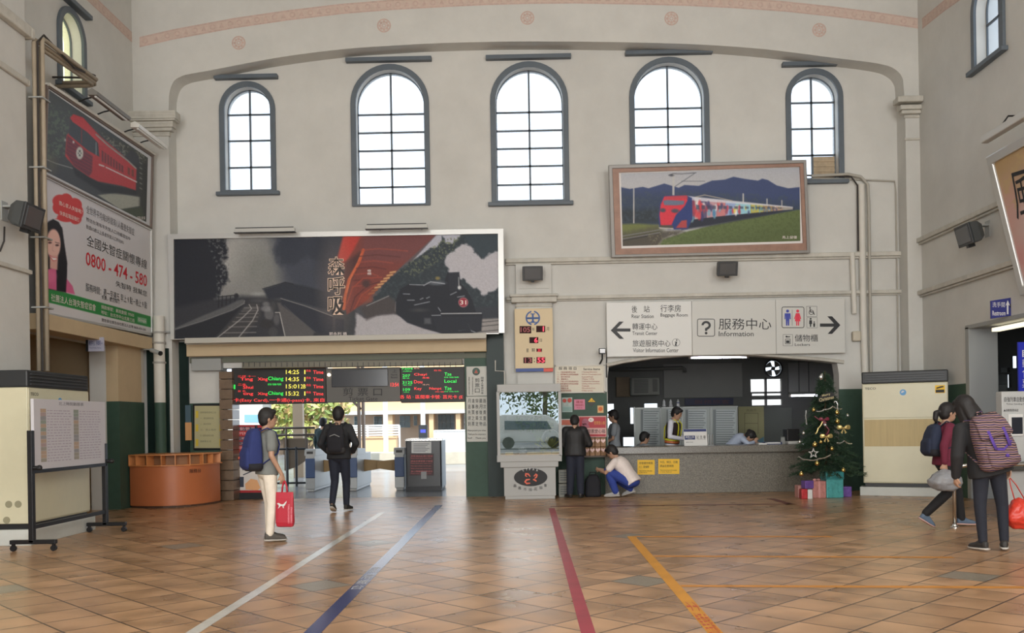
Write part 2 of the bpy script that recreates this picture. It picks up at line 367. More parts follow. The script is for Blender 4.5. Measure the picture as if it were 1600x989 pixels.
# arched windows
def window(n, M, x0, x1, z0, zt, bars, sill, ledge=True, fw=.105, depth=.2, out=.05, panecol=None, wood=False):
    root = thing('window_%d' % n, kind='structure'); root['label'] = 'arched hall window'
    del root['label']
    b = MB(); o = arch_outline(x0-fw, x1+fw, z0-fw*.4, zt+fw); i = arch_outline(x0, x1, z0, zt)
    b.prism(o, M, out, [i]); b.build('window_frame', M_frame, root, bevel=.012)
    b = MB(); b.prism(i, M@Matrix.Translation((0, 0, -depth)), .008); b.build('pane', panecol or M_pane, root)
    b = MB(); xm = (x0+x1)/2; r = (x1-x0)/2; T = M@Matrix.Translation((0, 0, -depth+.008))
    b.box((xm-.02, z0, 0), (xm+.02, zt, .03), T)
    for z in bars:
        hw = r if z < zt-r else math.sqrt(max(0, r*r-(z-zt+r)**2)); b.box((xm-hw, z-.018, 0), (xm+hw, z+.018, .03), T)
    b.prism(i, T, .03, [[(x+(.018 if x < xm else -.018)*min(1, abs(x-xm)/r), (z+.018 if z < z0+.01 else z-.018*max(0, (z-zt+r)/r))) for x, z in i]])
    b.build('muntin_grid', M_frame, root)
    if ledge:
        b = MB(); b.box((x0-fw-.07, zt+fw+.03, 0), (x1+fw+.07, zt+fw+.11, .13), M); b.build('drip_ledge', M_frame, root, bevel=.01)
    if sill: b = MB(); b.box((x0-fw-.07, z0-fw*.4-.075, 0), (x1+fw+.07, z0-fw*.4, .11), M); b.build('sill', M_frame, root, bevel=.01)
    if wood:
        b = MB(); zb = bars[0]-.02
        for k in range(9): z = z0+.02+(zb-z0-.03)*k/9; b.box((xm+.02, z, -.02), (x1-.02, z+(zb-z0)/9*.93, .025+.012*(k % 2)), T)
        b.build('shutter', mat('weathered_wood', (.46, .36, .24), .7, noise=.25, nscale=8), root)
    return root
for k, q in enumerate(wins):
    window(k+1, FB(YW), *q[:4], sorted(q[4]), q[5], wood=(k == 4))

# left wall: corridor opening low, arched window high; a deeper pier stands nearer the camera
lw = (14.98, 15.72, 7.18, 8.42)
LO = (13.75, 16.45, 2.98)
b = MB(); b.prism([(-8.2, 0), (LO[0], 0), (LO[0], LO[2]), (LO[1], LO[2]), (LO[1], 0), (YW, 0), (YW, TOP), (-8.2, TOP)], FL(XL), -.3, [arch_outline(*lw)])
struct(b.build('wall_left', M_wall))
M_warmpane = glass_mat('warm_window_glass', (1, .95, .72), .05, .2)
window(6, FL(XL), *lw, [7.72], True, panecol=M_warmpane)
PX = -6.98
b = MB(); b.box((XL, -8.2, 0), (PX, 12.95, TOP)); struct(b.build('wall_left_pier', M_wall))
b = MB()
for z, d, h in ((7.02, .10, .16), (6.34, .05, .09)): b.box((PX, -2, z), (PX+d, 12.95, z+h)); b.box((PX-.1, 12.95, z), (PX+d, 12.95+d, z+h))
struct(b.build('trim_20', M_moul, bevel=.02))
# corridor behind the left opening
b = MB(); b.box((XL-3.2, 13, -.0), (XL-3.0, 18, 3.4)); struct(b.build('wall_corridor_end', M_beige))
b = MB(); b.box((XL-3.1, 17.4, 0), (XL-.3, 17.6, 3.4)); b.box((XL-3.1, 12.8, 0), (XL-.3, 13.0, 3.4)); struct(b.build('wall_corridor_side', M_beige))
b = MB(); b.box((XL-3.2, 12.8, 3.2), (XL-.3, 17.6, 3.4)); struct(b.build('ceiling_corridor', M_beige))
# jamb pier and beam of that opening
b = MB(); b.box((XL, 16.45, 1.95), (-7.28, 17.45, 2.96)); b.mi = 1; b.box((XL, 16.45, 0), (-7.27, 17.45, 1.95)); b.mi = 2; b.box((XL, 17.45, 1.95), (-7.3, 17.62, 2.96)); b.mi = 1; b.box((XL, 17.45, 0), (-7.3, 17.62, 1.95))
struct(b.build('wall_left_jamb', [M_beige, M_green, M_white]))
b = MB(); b.box((XL-.02, 13.6, 2.96), (-7.12, 17.62, 3.2)); struct(b.build('trim_21', M_beige, bevel=.01))

# right wall: arched window, opening to the restrooms and shops
rw = (-15.55, -14.72, 7.30, 8.6)
RO = (13.0, 16.05, 2.95)
b = MB(); b.prism([(8.2, 0), (-RO[0], 0), (-RO[0], RO[2]), (-RO[1], RO[2]), (-RO[1], 0), (-YW, 0), (-YW, TOP), (8.2, TOP)], FR(XR), -.45, [arch_outline(*rw)])
struct(b.build('wall_right', M_wall))
window(7, FR(XR), *rw, [7.98], True)
M_rgreen = M_green
b = MB(); b.box((XR-.012, 16.05, 0), (XR, YS, 2.0)); struct(b.build('baseboard_right', M_green))
# frame of the right opening
b = MB(); b.box((XR-.03, 15.93, 0), (XR+.47, 16.06, 2.97)); b.box((XR-.03, 12.9, 2.93), (XR+.47, 16.06, 3.0)); struct(b.build('trim_22', M_grey, bevel=.008))
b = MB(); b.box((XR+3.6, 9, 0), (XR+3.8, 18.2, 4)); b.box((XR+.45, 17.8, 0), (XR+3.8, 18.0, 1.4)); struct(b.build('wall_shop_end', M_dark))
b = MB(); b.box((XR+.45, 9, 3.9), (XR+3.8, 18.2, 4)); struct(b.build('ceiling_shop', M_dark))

# mouldings along the walls
b = MB()
x1 = P(790, 410, Y=YW).x; x2 = P(1413, 400, Y=YW).x
z1 = P(1000, 404, Y=YW).z; z2 = P(1150, 459, Y=YW).z
b.box((x1, YW-.10, z1-.05), (x2, YW, z1+.035)); b.box((x1, YW-.06, z1-.09), (x2, YW, z1-.05))
struct(b.build('trim_23', M_moul, bevel=.012))
b = MB(); b.box((x1, YW-.09, z2-.055), (x2, YW, z2+.015)); b.box((x1, YW-.05, z2-.085), (x2, YW, z2-.055)); struct(b.build('trim_24', M_moul, bevel=.012))
b = MB()
for z in (4.83, 3.82): b.box((XR-.10, 6, z-.05), (XR, YS, z+.035)); b.box((XR-.06, 6, z-.09), (XR, YS, z-.05))
struct(b.build('trim_25', M_moul, bevel=.012))
# capitals of the two corner piers
def capital(n, x0, x1, z, y1=YS, d=.28, dz=.30):
    b = MB(); prof = [(0, -.34), (.03, -.30), (.03, -.26), (.10, -.20), (.14, -.14), (.14, -.09), (.20, -.06), (.22, 0), (.22, .05), (.12, .09), (0, .10)]
    for i in range(len(prof)-1):
        (p, a), (q, c) = prof[i], prof[i+1]
        if c-a < 1e-4: continue
        e = max(p, q); b.box((x0-e*.5, y1-e, z+a), (x1+e, y1+.05, z+c))
    return struct(b.build('trim_%d' % n, M_moul, bevel=.02))
capital(26, XL, aq[1][0], P(240, 186, Y=YS).z)
xr_ = aq[-1][0]
b = MB()
for e, a, c in ((.03, -.30, -.24), (.10, -.24, -.17), (.14, -.17, -.08), (.22, -.05, .06), (.12, .06, .10)):
    b.box((xr_-e, YS-e, P(1430, 160, Y=YS).z+a), (XR, YS+.05, P(1430, 160, Y=YS).z+c))
z = P(1430, 217, Y=YS).z; b.box((xr_-.03, YS-.03, z-.03), (XR, YS+.02, z+.02))
struct(b.build('trim_27', M_moul, bevel=.02))
# green dado and dark stone panels of the back wall
def panel(name, px0, px1, z0, z1, m, d=.015, y=YW):
    b = MB(); b.box((P(px0, 660, Y=y).x, y-d, z0), (P(px1, 660, Y=y).x, y, z1)); return struct(b.build(name, m))
zg = P(320, 630, Y=YW).z; zr = P(1320, 608, Y=YW).z
ztop = 3.15
panel('baseboard_back_a', 264, 297, 0, ztop, M_dkgreen, .05)
b = MB(); b.box((-7.3, YS-.04, 0), (P(262, 660, Y=YS).x+.05, YS, P(230, 545, Y=YS).z)); struct(b.build('baseboard_back_b', M_dkgreen))
panel('baseboard_back_c', 297, 346, 0, zg, M_green)
panel('baseboard_back_d', 727.5, 762, 0, P(760, 520, Y=YW).z, M_green, .05)
panel('baseboard_back_e', 762, 789, 0, P(760, 520, Y=YW).z, M_dkgreen, .12)
panel('baseboard_back_f', 789, 949, 0, P(900, 613, Y=YW).z, M_green)
panel('baseboard_back_g', 1311, 1418, 0, zr, M_green)
# pilaster with a small capital above the clock board
px0, px1 = P(806, 430, Y=YW).x, P(861, 430, Y=YW).x
b = MB(); b.box((px0, YW-.10, 0), (px1, YW, z1-.09)); b.box((px0+.05, YW-.12, P(830, 452, Y=YW).z), (px1-.05, YW, P(830, 420, Y=YW).z))
struct(b.build('wall_back_pilaster', M_wall))
b = MB(); zc2 = P(830, 468, Y=YW).z
for e, a, c in ((.02, -.16, -.11), (.10, -.08, .03), (.13, .03, .085)): b.box((px0-e, YW-.10-e, zc2+a), (px1+e, YW, zc2+c))
b.build('trim_28', M_moul, bevel=.02)['kind'] = 'structure'
for k in range(9): pass
# entrance front behind the camera
holes = []
for x in (-4.6, 0, 4.6): holes += [[(x-1.8, .05), (x+1.8, .05), (x+1.8, 4.5), (x-1.8, 4.5)], [(x-1.25, 5.4), (x+1.25, 5.4), (x+1.25, 9), (x-1.25, 9)]]
b = MB(); b.prism([(XL-.3, 0), (XR+.3, 0), (XR+.3, TOP), (XL-.3, TOP)], FB(-8.0), -.3, holes); struct(b.build('wall_front', M_wall))
# ---------------------------------------------------------------- behind the ticket gate: passage, yard, far building
M_conc = mat('yard_concrete', (.20, .21, .225), .22, noise=.6, nscale=.5, stretch=(.35, 2.2, 1))
M_peach = mat('peach_render', (.80, .54, .31), .8, noise=.05)
M_tan = mat('tan_wall', (.55, .43, .33), .8, noise=.05)
M_glassd = mat('dark_window_glass', (.14, .19, .22), .1)
M_rail = mat('bronze_railing', (.10, .075, .06), .4, .5)
M_wrail = mat('white_railing', (.80, .80, .78), .5)
b = MB(); b.box((-14, YW+.12, -.2), (30, 90, -.002)); struct(b.build('ground', M_conc))
b = MB(); b.box((-6.5, YW+.4, 3.5), (1.2, 23.5, 3.7)); struct(b.build('ceiling_passage', M_dark))
b = MB(); b.box((GX0-1.9, YW+.3, 0), (GX0-.02, YW+.45, 3.5)); struct(b.build('wall_passage_left', M_tan))
b = MB(); b.box((GX1, YW+.3, 0), (CX0-.35, 23.4, 3.6)); struct(b.build('wall_passage_right', M_dark))
# tiled jamb at the left of the gate opening
t = MB(); x0, x1 = P(344, 700, Y=YW-.16).x, P(364, 700, Y=YW-.16).x
M_jt = mat('brown_jamb_tile', (.19, .13, .085), .3, noise=.2, nscale=12)
z = 0
while z < 2.55:
    t.box((x0, YW-.16, z+.006), (x1, YW+.3, min(z+.195, 2.55))); z += .2
struct(t.build('trim_30', M_jt, bevel=.006))
# yellow-tan building across the yard
YBD = 46.0
o = thing('station_building', 'peach building with pillars and windows beyond the ticket gate', 'building', P(650, 700, Y=YBD).to_3d()*1, world=True)
g = lambda x, y, Y=YBD: P(x, y, Y=Y)
def pbox(b, px0, py0, px1, py1, y, d, zmin=None):
    "box whose front face spans photo pixels on plane Y=y, depth d behind it"
    a = P(px0, (py0+py1)/2, Y=y).x; c = P(px1, (py0+py1)/2, Y=y).x; zt = P((px0+px1)/2, py0, Y=y).z; zb = P((px0+px1)/2, py1, Y=y).z if zmin is None else zmin
    b.box((a, y, zb), (c, y+d, zt)); return b
pbox(MB(), 520, 560, 790, 646, YBD, 5).build('upper_wall', M_peach, o)
pbox(MB(), 520, 646, 790, 700, YBD+1.6, 3, 0).build('lower_wall', M_tan, o)
for x in (610, 674, 716, 770): pbox(MB(), x-3.5, 646, x+3.5, 700, YBD, .8, 0).build('pillar', M_peach, o)
pbox(MB(), 520, 641, 790, 646.5, YBD-.25, .3).build('band', mat('pale_grey_band', (.6, .62, .62), .7), o)
for x0, y0, x1, y1 in ((624, 649, 641, 668), (646, 649, 652, 665), (684, 647, 710, 672), (553, 650, 560, 668), (584, 650, 597, 668), (724, 647, 745, 672)):
    f = pbox(MB(), x0, y0, x1, y1, YBD+1.55, .06).build('window_frame', M_wrail, o); b = MB()
    n = max(1, round((x1-x0)/7))
    for i in range(n):
        for j in range(2): pbox(b, x0+.6+(x1-x0-.6)*i/n, y0+.6+(y1-y0-.6)*j/2, x0+(x1-x0)*(i+1)/n-.2, y0+(y1-y0)*(j+1)/2-.2, YBD+1.5, .05)
    b.build('pane', M_glassd, f)
b = MB(); a = P(679, 686, Y=YBD-.4); c = P(735, 686, Y=YBD-.4); zt = P(700, 672, Y=YBD).z
for i in range(22): x = a.x+(c.x-a.x)*i/21; b.cyl((x, YBD-.4, .0), (x, YBD-.4, zt), .05, 6)
b.box((a.x, YBD-.47, zt-.06), (c.x, YBD-.33, zt+.02)); b.build('fence', M_wrail, o)
# low peach wall, white railing, posts
o = thing('low_wall', 'low peach wall across the yard behind the gate machines', 'wall', (P(585, 700, Y=38).x, 38, 0), world=True)
pbox(MB(), 556, 684, 619, 700, 38, .5, 0).build('wall_body', M_peach, o)
pbox(MB(), 555, 682.5, 620, 685, 37.95, .6).build('coping', mat('orange_coping', (.75, .45, .25), .7), o)
o = thing('yard_kerb', 'pale kerb and planter strip at the far side of the yard', 'kerb', (P(600, 712, Y=33).x, 33, 0), world=True)
pbox(MB(), 556, 707, 735, 713, 33, 1.2, 0).build('kerb', mat('pale_kerb', (.66, .6, .48), .8, noise=.15), o)
o = thing('white_railing', 'white rail fence on the low wall across the yard', 'railing', (P(590, 680, Y=38.2).x, 38.2, P(590, 683, Y=38.2).z), world=True)
b = MB(); zz = [P(590, y, Y=38.2).z for y in (665, 668.5, 672, 676, 680)]; xa, xb = P(500, 670, Y=38.2).x, P(624, 670, Y=38.2).x
for z in zz: b.cyl((xa, 38.2, z), (xb, 38.2, z), .035, 6)
b.build('rail', M_wrail, o); b = MB()
for i in range(6): x = xa+(xb-xa)*i/5; b.cyl((x, 38.2, 0), (x, 38.2, zz[0]), .045, 6)
b.build('post', M_wrail, o)
for k, (x, y, lab) in enumerate(((603, 35, 'white pole between the walker and the booth across the yard'), (661.5, 36.5, 'white pole rising behind the ticket booth screen'))):
    o = MB(); c = P(x, 690, Y=y); o.cyl((c.x, y, 0), (c.x, y, 5.2), .09, 10); tag(o.build('white_pole', M_wrail), lab, 'pole')
o = thing('canopy_post', 'brown braced canopy post behind the walker at the gate', 'post', (P(565, 690, Y=32).x, 32, 0), world=True)
c = P(565, 690, Y=32); b = MB(); b.box((c.x-.12, 31.9, 0), (c.x-.03, 32.1, 5)); b.box((c.x+.03, 31.9, 0), (c.x+.12, 32.1, 5)); b.build('post', M_rail, o)
b = MB(); b.tube([(c.x, 32, 2.0), (c.x-.5, 32, 2.5), (c.x-.9, 32, 2.6)], .05, 6); b.build('brace', M_rail, o)
# white display wall and posts at the left
o = thing('white_hoarding', 'white hoarding with a blue picture beyond the red poster', 'hoarding', (P(390, 690, Y=27).x, 27, 0), world=True)
pbox(MB(), 340, 628, 413, 706, 27, .1, 0).build('board', mat('white_board', (.85, .80, .72), .7), o)
b = MB(); b.rect_px(382, 648, 404, 660, .01, Y=27); b.build('picture', mat('blue_picture', (.25, .50, .75), .6), o)
o = MB(); c = P(418, 690, Y=26.5); o.box((c.x-.1, 26.4, 0), (c.x+.1, 26.6, 4)); tag(o.build('grey_post', M_grey), 'grey square post beside the white hoarding', 'post')
o = MB(); c = P(467, 690, Y=26); o.box((c.x-.14, 25.9, 0), (c.x+.14, 26.1, 4)); tag(o.build('bronze_post', mat('tan_post', (.36, .26, .17), .5)), 'tan square post left of the yellow-green tree', 'post')
# tree beyond
def leaf_tree(name, lab, c, rad, n, cols, h):
    o = thing(name, lab, 'tree', (c[0], c[1], 0), world=True)
    b = MB(); b.tube([(c[0], c[1], 0), (c[0]+.1, c[1], h*.4), (c[0]-.1, c[1], h*.7)], [.2, .16, .08], 8); b.build('trunk', mat('bark', (.14, .10, .07), .9), o)
    b = MB()
    for i in range(n):
        d = Vector(RNG.normal(size=3)); d.normalize(); p = Vector((c[0]+d.x*rad[0]*RNG.uniform(.3, 1), c[1]+d.y*rad[1]*RNG.uniform(.3, 1), h*.62+d.z*rad[2]*RNG.uniform(.3, 1)))
        a = Vector(RNG.normal(size=3)).normalized(); q = a.orthogonal().normalized(); l = RNG.uniform(.12, .26); b.mi = int(RNG.integers(len(cols)))
        b.add([p-a*l, p+q*l*.45, p+a*l, p-q*l*.45], [(0, 1, 2, 3)])
    b.build('foliage', cols, o)
leafc = [mat('yellow_green_leaf', (.50, .50, .14), .6), mat('light_green_leaf', (.33, .42, .13), .6), mat('ochre_leaf', (.60, .42, .20), .6)]
leaf_tree('broadleaf_tree', 'yellow-green tree beyond the gate left of the walker', (P(482, 660, Y=41).x, 41, 0), (2.1, 1.4, 1.9), 1500, leafc, 3.9)
leaf_tree('broadleaf_tree', 'small green tree behind the boy beyond the gate', (P(438, 660, Y=47).x, 47, 0), (1.0, 1.0, 1.7), 800, leafc[:2], 3.6)
pbox(MB(), 425, 600, 556, 706, 52, 2, 0); o = pbox(MB(), 400, 560, 556, 706, 52, 2, 0).build('far_house', mat('cream_house', (.70, .62, .52), .8)); tag(o, 'pale house front behind the trees beyond the gate', 'house')
# ramp railing
o = thing('ramp_railing', 'bronze railing with a solid ramp side behind the boy', 'railing', (P(450, 740, Y=22.5).x, 22.5, 0), world=True)
Y = 22.5; b = MB()
xa, xb = P(405, 670, Y=Y).x, P(492, 670, Y=Y).x
for py in (669, 680): z = P(440, py, Y=Y).z; b.cyl((xa, Y, z), (xb, Y, z), .028, 8)
b.build('rail', M_rail, o)
for x in (410, 447, 478): p = P(x, 670, Y=Y); b = MB(); b.cyl((p.x, Y, 0), (p.x, Y, p.z), .025, 8); b.build('post', M_rail, o)
b = MB(); b.prism([(P(x, y, Y=Y).x, P(x, y, Y=Y).z) for x, y in ((444, 685), (480, 685), (480, 718), (462, 730), (444, 736))], FB(Y+.03), -.04); b.build('ramp_side', mat('brown_ramp_panel', (.15, .11, .075), .5), o)
b = MB()
for x in (456, 470): p = P(x, 760, Y=Y); b.cyl((p.x, Y-.4, 0), (p.x, Y-.4, .95), .03, 8)
z = P(460, 690, Y=Y-.4).z; b.cyl((P(430, 690, Y=Y-.4).x, Y-.4, .9), (P(478, 690, Y=Y-.4).x, Y-.4, .9), .025, 8); b.cyl((P(430, 690, Y=Y-.4).x, Y-.4, .08), (P(478, 690, Y=Y-.4).x, Y-.4, .08), .025, 8)
b.build('lower_rail', M_blackm, o)

# ---------------------------------------------------------------- ticket gate machines
M_gate = mat('grey_gate_casing', (.30, .31, .31), .3, .3); M_gwhite = mat('pale_gate_panel', (.42, .42, .41), .35); M_gblue = mat('blue_gate_panel', (.02, .055, .15), .35)
M_flap = mat('brown_padded_flap', (.30, .19, .08), .6)
def gate(x, y, lab, flapside, wd=.2, L=1.9, h=.93):
    o = thing('ticket_gate', lab, 'ticket gate', (x, y, 0), group='ticket gate machines')
    b = MB(); b.box((-wd/2, 0, .06), (wd/2, L, h-.12)); b.box((-wd/2+.02, .02, 0), (wd/2-.02, L-.02, .06)); b.build('body', [M_gwhite], o, bevel=.015)
    b = MB(); b.box((-wd/2-.004, -.012, .30), (wd/2+.004, .05, h-.2)); b.build('front_panel', M_gblue, o, bevel=.01)
    b = MB(); b.box((-wd/2-.004, -.012, .05), (wd/2+.004, .05, .30)); b.build('kick_plate', M_gate, o, bevel=.01)
    b = MB(); r = .11
    b.prism([(-.0, h-.14), (L*.55, h-.14), (L*.55, h-.02)]+[(L*.3, h)]+arc(.1, h-.09, .1, 90, 180, 6), frame((wd/2+.02, 0, 0), (0, 1, 0), (0, 0, 1)), -(wd+.04)); b.build('reader_head', M_gwhite, o, bevel=.02)
    b = MB(); b.box((-wd/2+.03, -.004, h-.10), (wd/2-.03, .02, h-.045)); b.build('slot_plate', M_black, o)
    if flapside:
        b = MB(); s = flapside; b.prism([(0, .38), (s*.5, .46), (s*.5, .62), (0, .66)], frame((s*wd/2, L*.5, 0), (1, 0, 0), (0, 0, 1)), .05); b.build('flap', M_flap, o, bevel=.01)
    return o
gx = lambda px, Y: P(px, 760, Y=Y).x
gate(gx(485, 20.2), 20.2, 'leftmost ticket gate machine, blue front, left of the walker', 1)
gate(gx(551, 20.2), 20.2, 'ticket gate machine half hidden behind the walker', 1)
gate(gx(624.5, 20.2), 20.2, 'ticket gate machine against the left side of the booth', -1, L=1.4)
o = thing('ticket_booth', 'dark grey fare booth with paper notices at the gate', 'booth', (gx(661, 19.9), 19.9, 0), world=True)
Y = 19.9; M_booth = mat('dark_grey_booth', (.03, .031, .033), .3, .2)
b = MB(); pbox(b, 634, 687, 690, 768, Y, 1.1, .03); b.build('body', M_booth, o, bevel=.03)
b = MB(); pbox(b, 632.5, 685.5, 691.5, 689, Y-.02, 1.16); b.build('top', M_steel, o, bevel=.008)
b = MB(); pbox(b, 634, 760, 690, 768, Y-.02, 1.0, 0); b.build('plinth', M_blackm, o)
b = MB(); b.rect_px(643, 690, 674, 708, .006, Y=Y); b.mi = 1
for k in range(6): b.rect_px(646, 693+k*2.4, 671-(k % 3)*3, 694.1+k*2.4, .008, Y=Y)
b.build('white_notice', [mat('white_paper', (.72, .72, .70), .7), mat('grey_print', (.25, .25, .27), .7)], o)
b = MB(); b.rect_px(640.5, 709, 677.5, 743, .006, Y=Y); b.mi = 1
for k in range(8):
    y0 = 711+k*4.0
    if k in (0, 2, 6): b.text_px('旅客請由此通行票證' if k == 0 else '請出示車票票卡驗證' if k == 2 else '身心障礙優待票請走', 642, y0, 676, y0+3, .009, Y=Y)
    else: b.text_px('Please show your ticket here' if k % 2 else 'Passengers please use this gate', 642, y0, 674, y0+2.2, .009, Y=Y)
b.build('red_notice', [mat('maroon_notice', (.05, .018, .02), .5), mat('pinkish_print', (.60, .16, .16), .6)], o)
b = MB(); c = P(662, 750, Y=Y-.05); b.box((c.x-.06, Y-.012, .26), (c.x+.06, Y, .42)); b.build('steel_plate', mat('dull_steel', (.22, .22, .22), .5, .6), o)
o = thing('fare_display', 'small upright fare screen with blue lettering on top of the booth', 'screen', (gx(660.5, 20.2), 20.2, P(660, 687, Y=20.2).z), world=True)
b = MB(); pbox(b, 654, 664, 667, 684.6, 20.2, .1); b.build('housing', mat('slate_plastic', (.10, .13, .17), .4), o, bevel=.01)
b = MB(); b.text_px('EXIT', 656.5, 671.5, 665, 676, .006, Y=20.2); b = MB(); b.rect_px(657, 671, 665, 676, .006, Y=20.2); b.build('screen', mat('blue_screen', (.02, .03, .3), .3, emit=(.05, .08, .8), estr=1.2), o)

# ---------------------------------------------------------------- header above the gate: beam, air curtain, LED boards
b = MB(); a = P(291, 545, Y=YW-.22); c = P(760, 545, Y=YW-.22); zb, zt = P(525, 553, Y=YW-.22).z, P(525, 527, Y=YW-.22).z
b.box((a.x, YW-.22, zb), (c.x, YW, zt)); b.mi = 1; b.box((a.x, YW-.24, zt-.10), (c.x, YW, zt+.02)); struct(b.build('trim_31', [M_beige, M_white], bevel=.01))
b = MB(); pbox(b, 296, 555, 760, 563, YW-.06, .06); struct(b.build('trim_32', mat('sage_strip', (.14, .15, .11), .6)))
o = thing('air_curtain', 'long grey air curtain above the departure boards', 'air curtain', (P(540, 568, Y=YW-.2).x, YW-.2, P(540, 575, Y=YW).z), world=True)
b = MB(); pbox(b, 378, 563.5, 722, 573, YW-.2, .17); b.build('housing', mat('olive_grey_casing', (.17, .16, .12), .5), o, bevel=.01)
b = MB()
for k in range(40): pbox(b, 380+k*8.5, 566, 380+k*8.5+.9, 573, YW-.205, .01)
b.build('grille', M_black, o)
o = MB(); pbox(o, 299, 560, 345, 579, YW-.16, .16); tag(o.build('junction_box', M_grey, bevel=.01), 'grey box on the wall above the notice board', 'box')
M_led = mat('led_panel_black', (.012, .010, .009), .5)
LR = mat('led_red', (.5, .02, .02), .5, emit=(1, .05, .05), estr=1.1); LG = mat('led_green', (.02, .5, .05), .5, emit=(.03, 1, .12), estr=.8); LY = mat('led_amber', (.5, .45, .05), .5, emit=(1, .85, .12), estr=.9); LP = mat('led_pink', (.5, .3, .2), .5, emit=(1, .45, .35), estr=.8)
M_dark_screen = mat('dark_screen_glass', (.018, .022, .032), .15)
YH = YW-.02
def board(name, lab, px, rows, spare=None):
    o = thing(name, lab, 'display', (P(px[0], px[3], Y=YH).x, YH, P(px[0], px[3], Y=YH).z), world=True)
    b = MB(); pbox(b, *px, YH, .22); b.build('housing', mat('brown_black_housing', (.035, .024, .02), .5), o, bevel=.01)
    b = MB(); b.rect_px(px[0]+2, px[1]+1, px[2]-2, px[3]-1.5, .006, Y=YH); b.build('screen', M_led, o)
    bk = {}
    for mi, txt, x0, y0, x1, y1 in rows:
        b = bk.setdefault(int((y0-573)/11.2), MB()); b.mi = mi; b.text_px(txt, x0, y0, x1, y1, .012, .006, Y=YH)
    for b in bk.values(): b.build('led_row', [LR, LG, LY, LP], o)
    return o
rows = []
for k, (t, n) in enumerate((('14:25', '1'), ('14:35', '1'), ('15:01', '2B'), ('15:32', '1'))):
    y = 578+k*11.2; rows += [(2, t, 447, y, 467.5, y+6.5), (2, n, 470 if n == '2B' else 475.6, y, 477.8 if n == '2B' else 477.4, y+6.5), (0, '月台', 478.5, y-.5, 486, y+3), (0, 'Time', 489.5, y+.8, 505.5, y+6.2)]
rows += [(0, '二坪 十一', 372, 586.5, 400, 589.5), (0, 'Ting', 376, 590, 395.5, 596), (0, 'Xing', 403, 590, 418.5, 596), (1, 'Chiang', 419, 588.5, 443, 596),
         (1, '1', 366, 601, 367.8, 608), (0, '二水', 372, 599, 385, 602.5), (0, 'Shui', 380, 602.5, 396, 607.5), (1, '自強號', 419, 599, 440, 602),
         (0, '台 北', 372, 609.5, 384, 612.5), (0, 'ting', 380, 613, 396, 618.5), (0, 'Xing', 403, 613, 418.5, 618.5), (1, 'Chiang', 419, 611.5, 443, 618.5),
         (0, '卡(Easy Card),一卡通(i-pass)卡, 來自', 365.5, 622, 507, 629)]
board('departure_board', 'wide departure board with amber times left of the gate sign', (362, 574.5, 509, 631), rows)
rows = [(1, '7204', 627.5, 574.8, 645, 577.5), (1, '次', 629, 579, 644, 581), (3, '彰化', 647, 574.8, 655.5, 576.5), (0, '台北', 678, 577.5, 690, 580),
        (1, '207', 629, 585, 641, 589), (1, '車次', 629, 590, 640, 592), (0, 'Chayi', 647, 583, 667, 588), (0, '嘉義', 660, 589, 671, 591.5), (1, 'Tze', 694.5, 582, 705.5, 587), (1, '自強號', 694.5, 588.5, 717, 590.5),
        (1, '3125', 629, 595.5, 644.5, 600), (1, '車次', 629.5, 601, 644, 602.5), (0, 'Dou', 647, 594, 660, 599), (3, '斗六', 660, 600, 671, 602), (1, 'Local', 694.5, 593, 713, 598),
        (1, '109', 630, 606.5, 641, 611), (1, '次', 630, 612, 640, 613.5), (0, 'Key', 647.5, 605, 659, 610.5), (0, 'Nanpt', 671, 605, 690, 610), (0, '南港', 680, 611.5, 694, 613), (1, 'Tze', 694.5, 604, 705.5, 609.5), (1, '自強號', 694.5, 611, 717, 612.5),
        (0, '各 站 · 區間車卡號· 莒光卡 (E', 625, 617, 723, 624)]
board('departure_board', 'departure board with green train numbers right of the gate sign', (626, 573.5, 726, 628.5), rows)
o = thing('gate_sign', 'grey ticket gate sign with a dark screen between two departure boards', 'sign', (P(567, 628, Y=YH).x, YH, P(567, 628, Y=YH).z), world=True)
b = MB(); pbox(b, 509.6, 574.6, 625.4, 628, YH, .22); b.build('panel', mat('warm_grey_panel', (.11, .105, .095), .5), o, bevel=.008)
b = MB(); pbox(b, 518, 577, 606, 604, YH-.03, .04); b.build('screen', M_dark_screen, o, bevel=.006)
b = MB(); b.text_px('剪 票 口', 536, 606, 597, 618.5, .008, .01, Y=YH); b.text_px('Ticket Gate', 545, 620, 590, 626, .008, Y=YH); b.text_px('上', 613, 577, 620, 582, .008, Y=YH); b.text_px('North', 611, 584, 621, 587, .008, Y=YH); b.text_px('Bound', 611, 588, 621, 591, .008, Y=YH); b.build('lettering', mat('dark_lettering', (.02, .02, .022), .6), o)
b = MB(); b.text_px('13:54', 610.5, 598, 623, 604, .008, .01, Y=YH); b.build('led_clock', LR, o)
o = MB(); c = P(513.5, 585.5, Y=YH-.08); o.ball((c.x, YH-.055, c.z), (.035, .05, .035), 12); o.cyl((c.x, YH-.05, c.z), (c.x, YH-.001, c.z), .03, 10)
tag(o.build('spot_lamp', mat('warm_bulb', (.9, .8, .6), .4, emit=(1, .85, .65), estr=2.2), smooth=True), 'small glowing round lamp left of the dark gate screen', 'lamp')

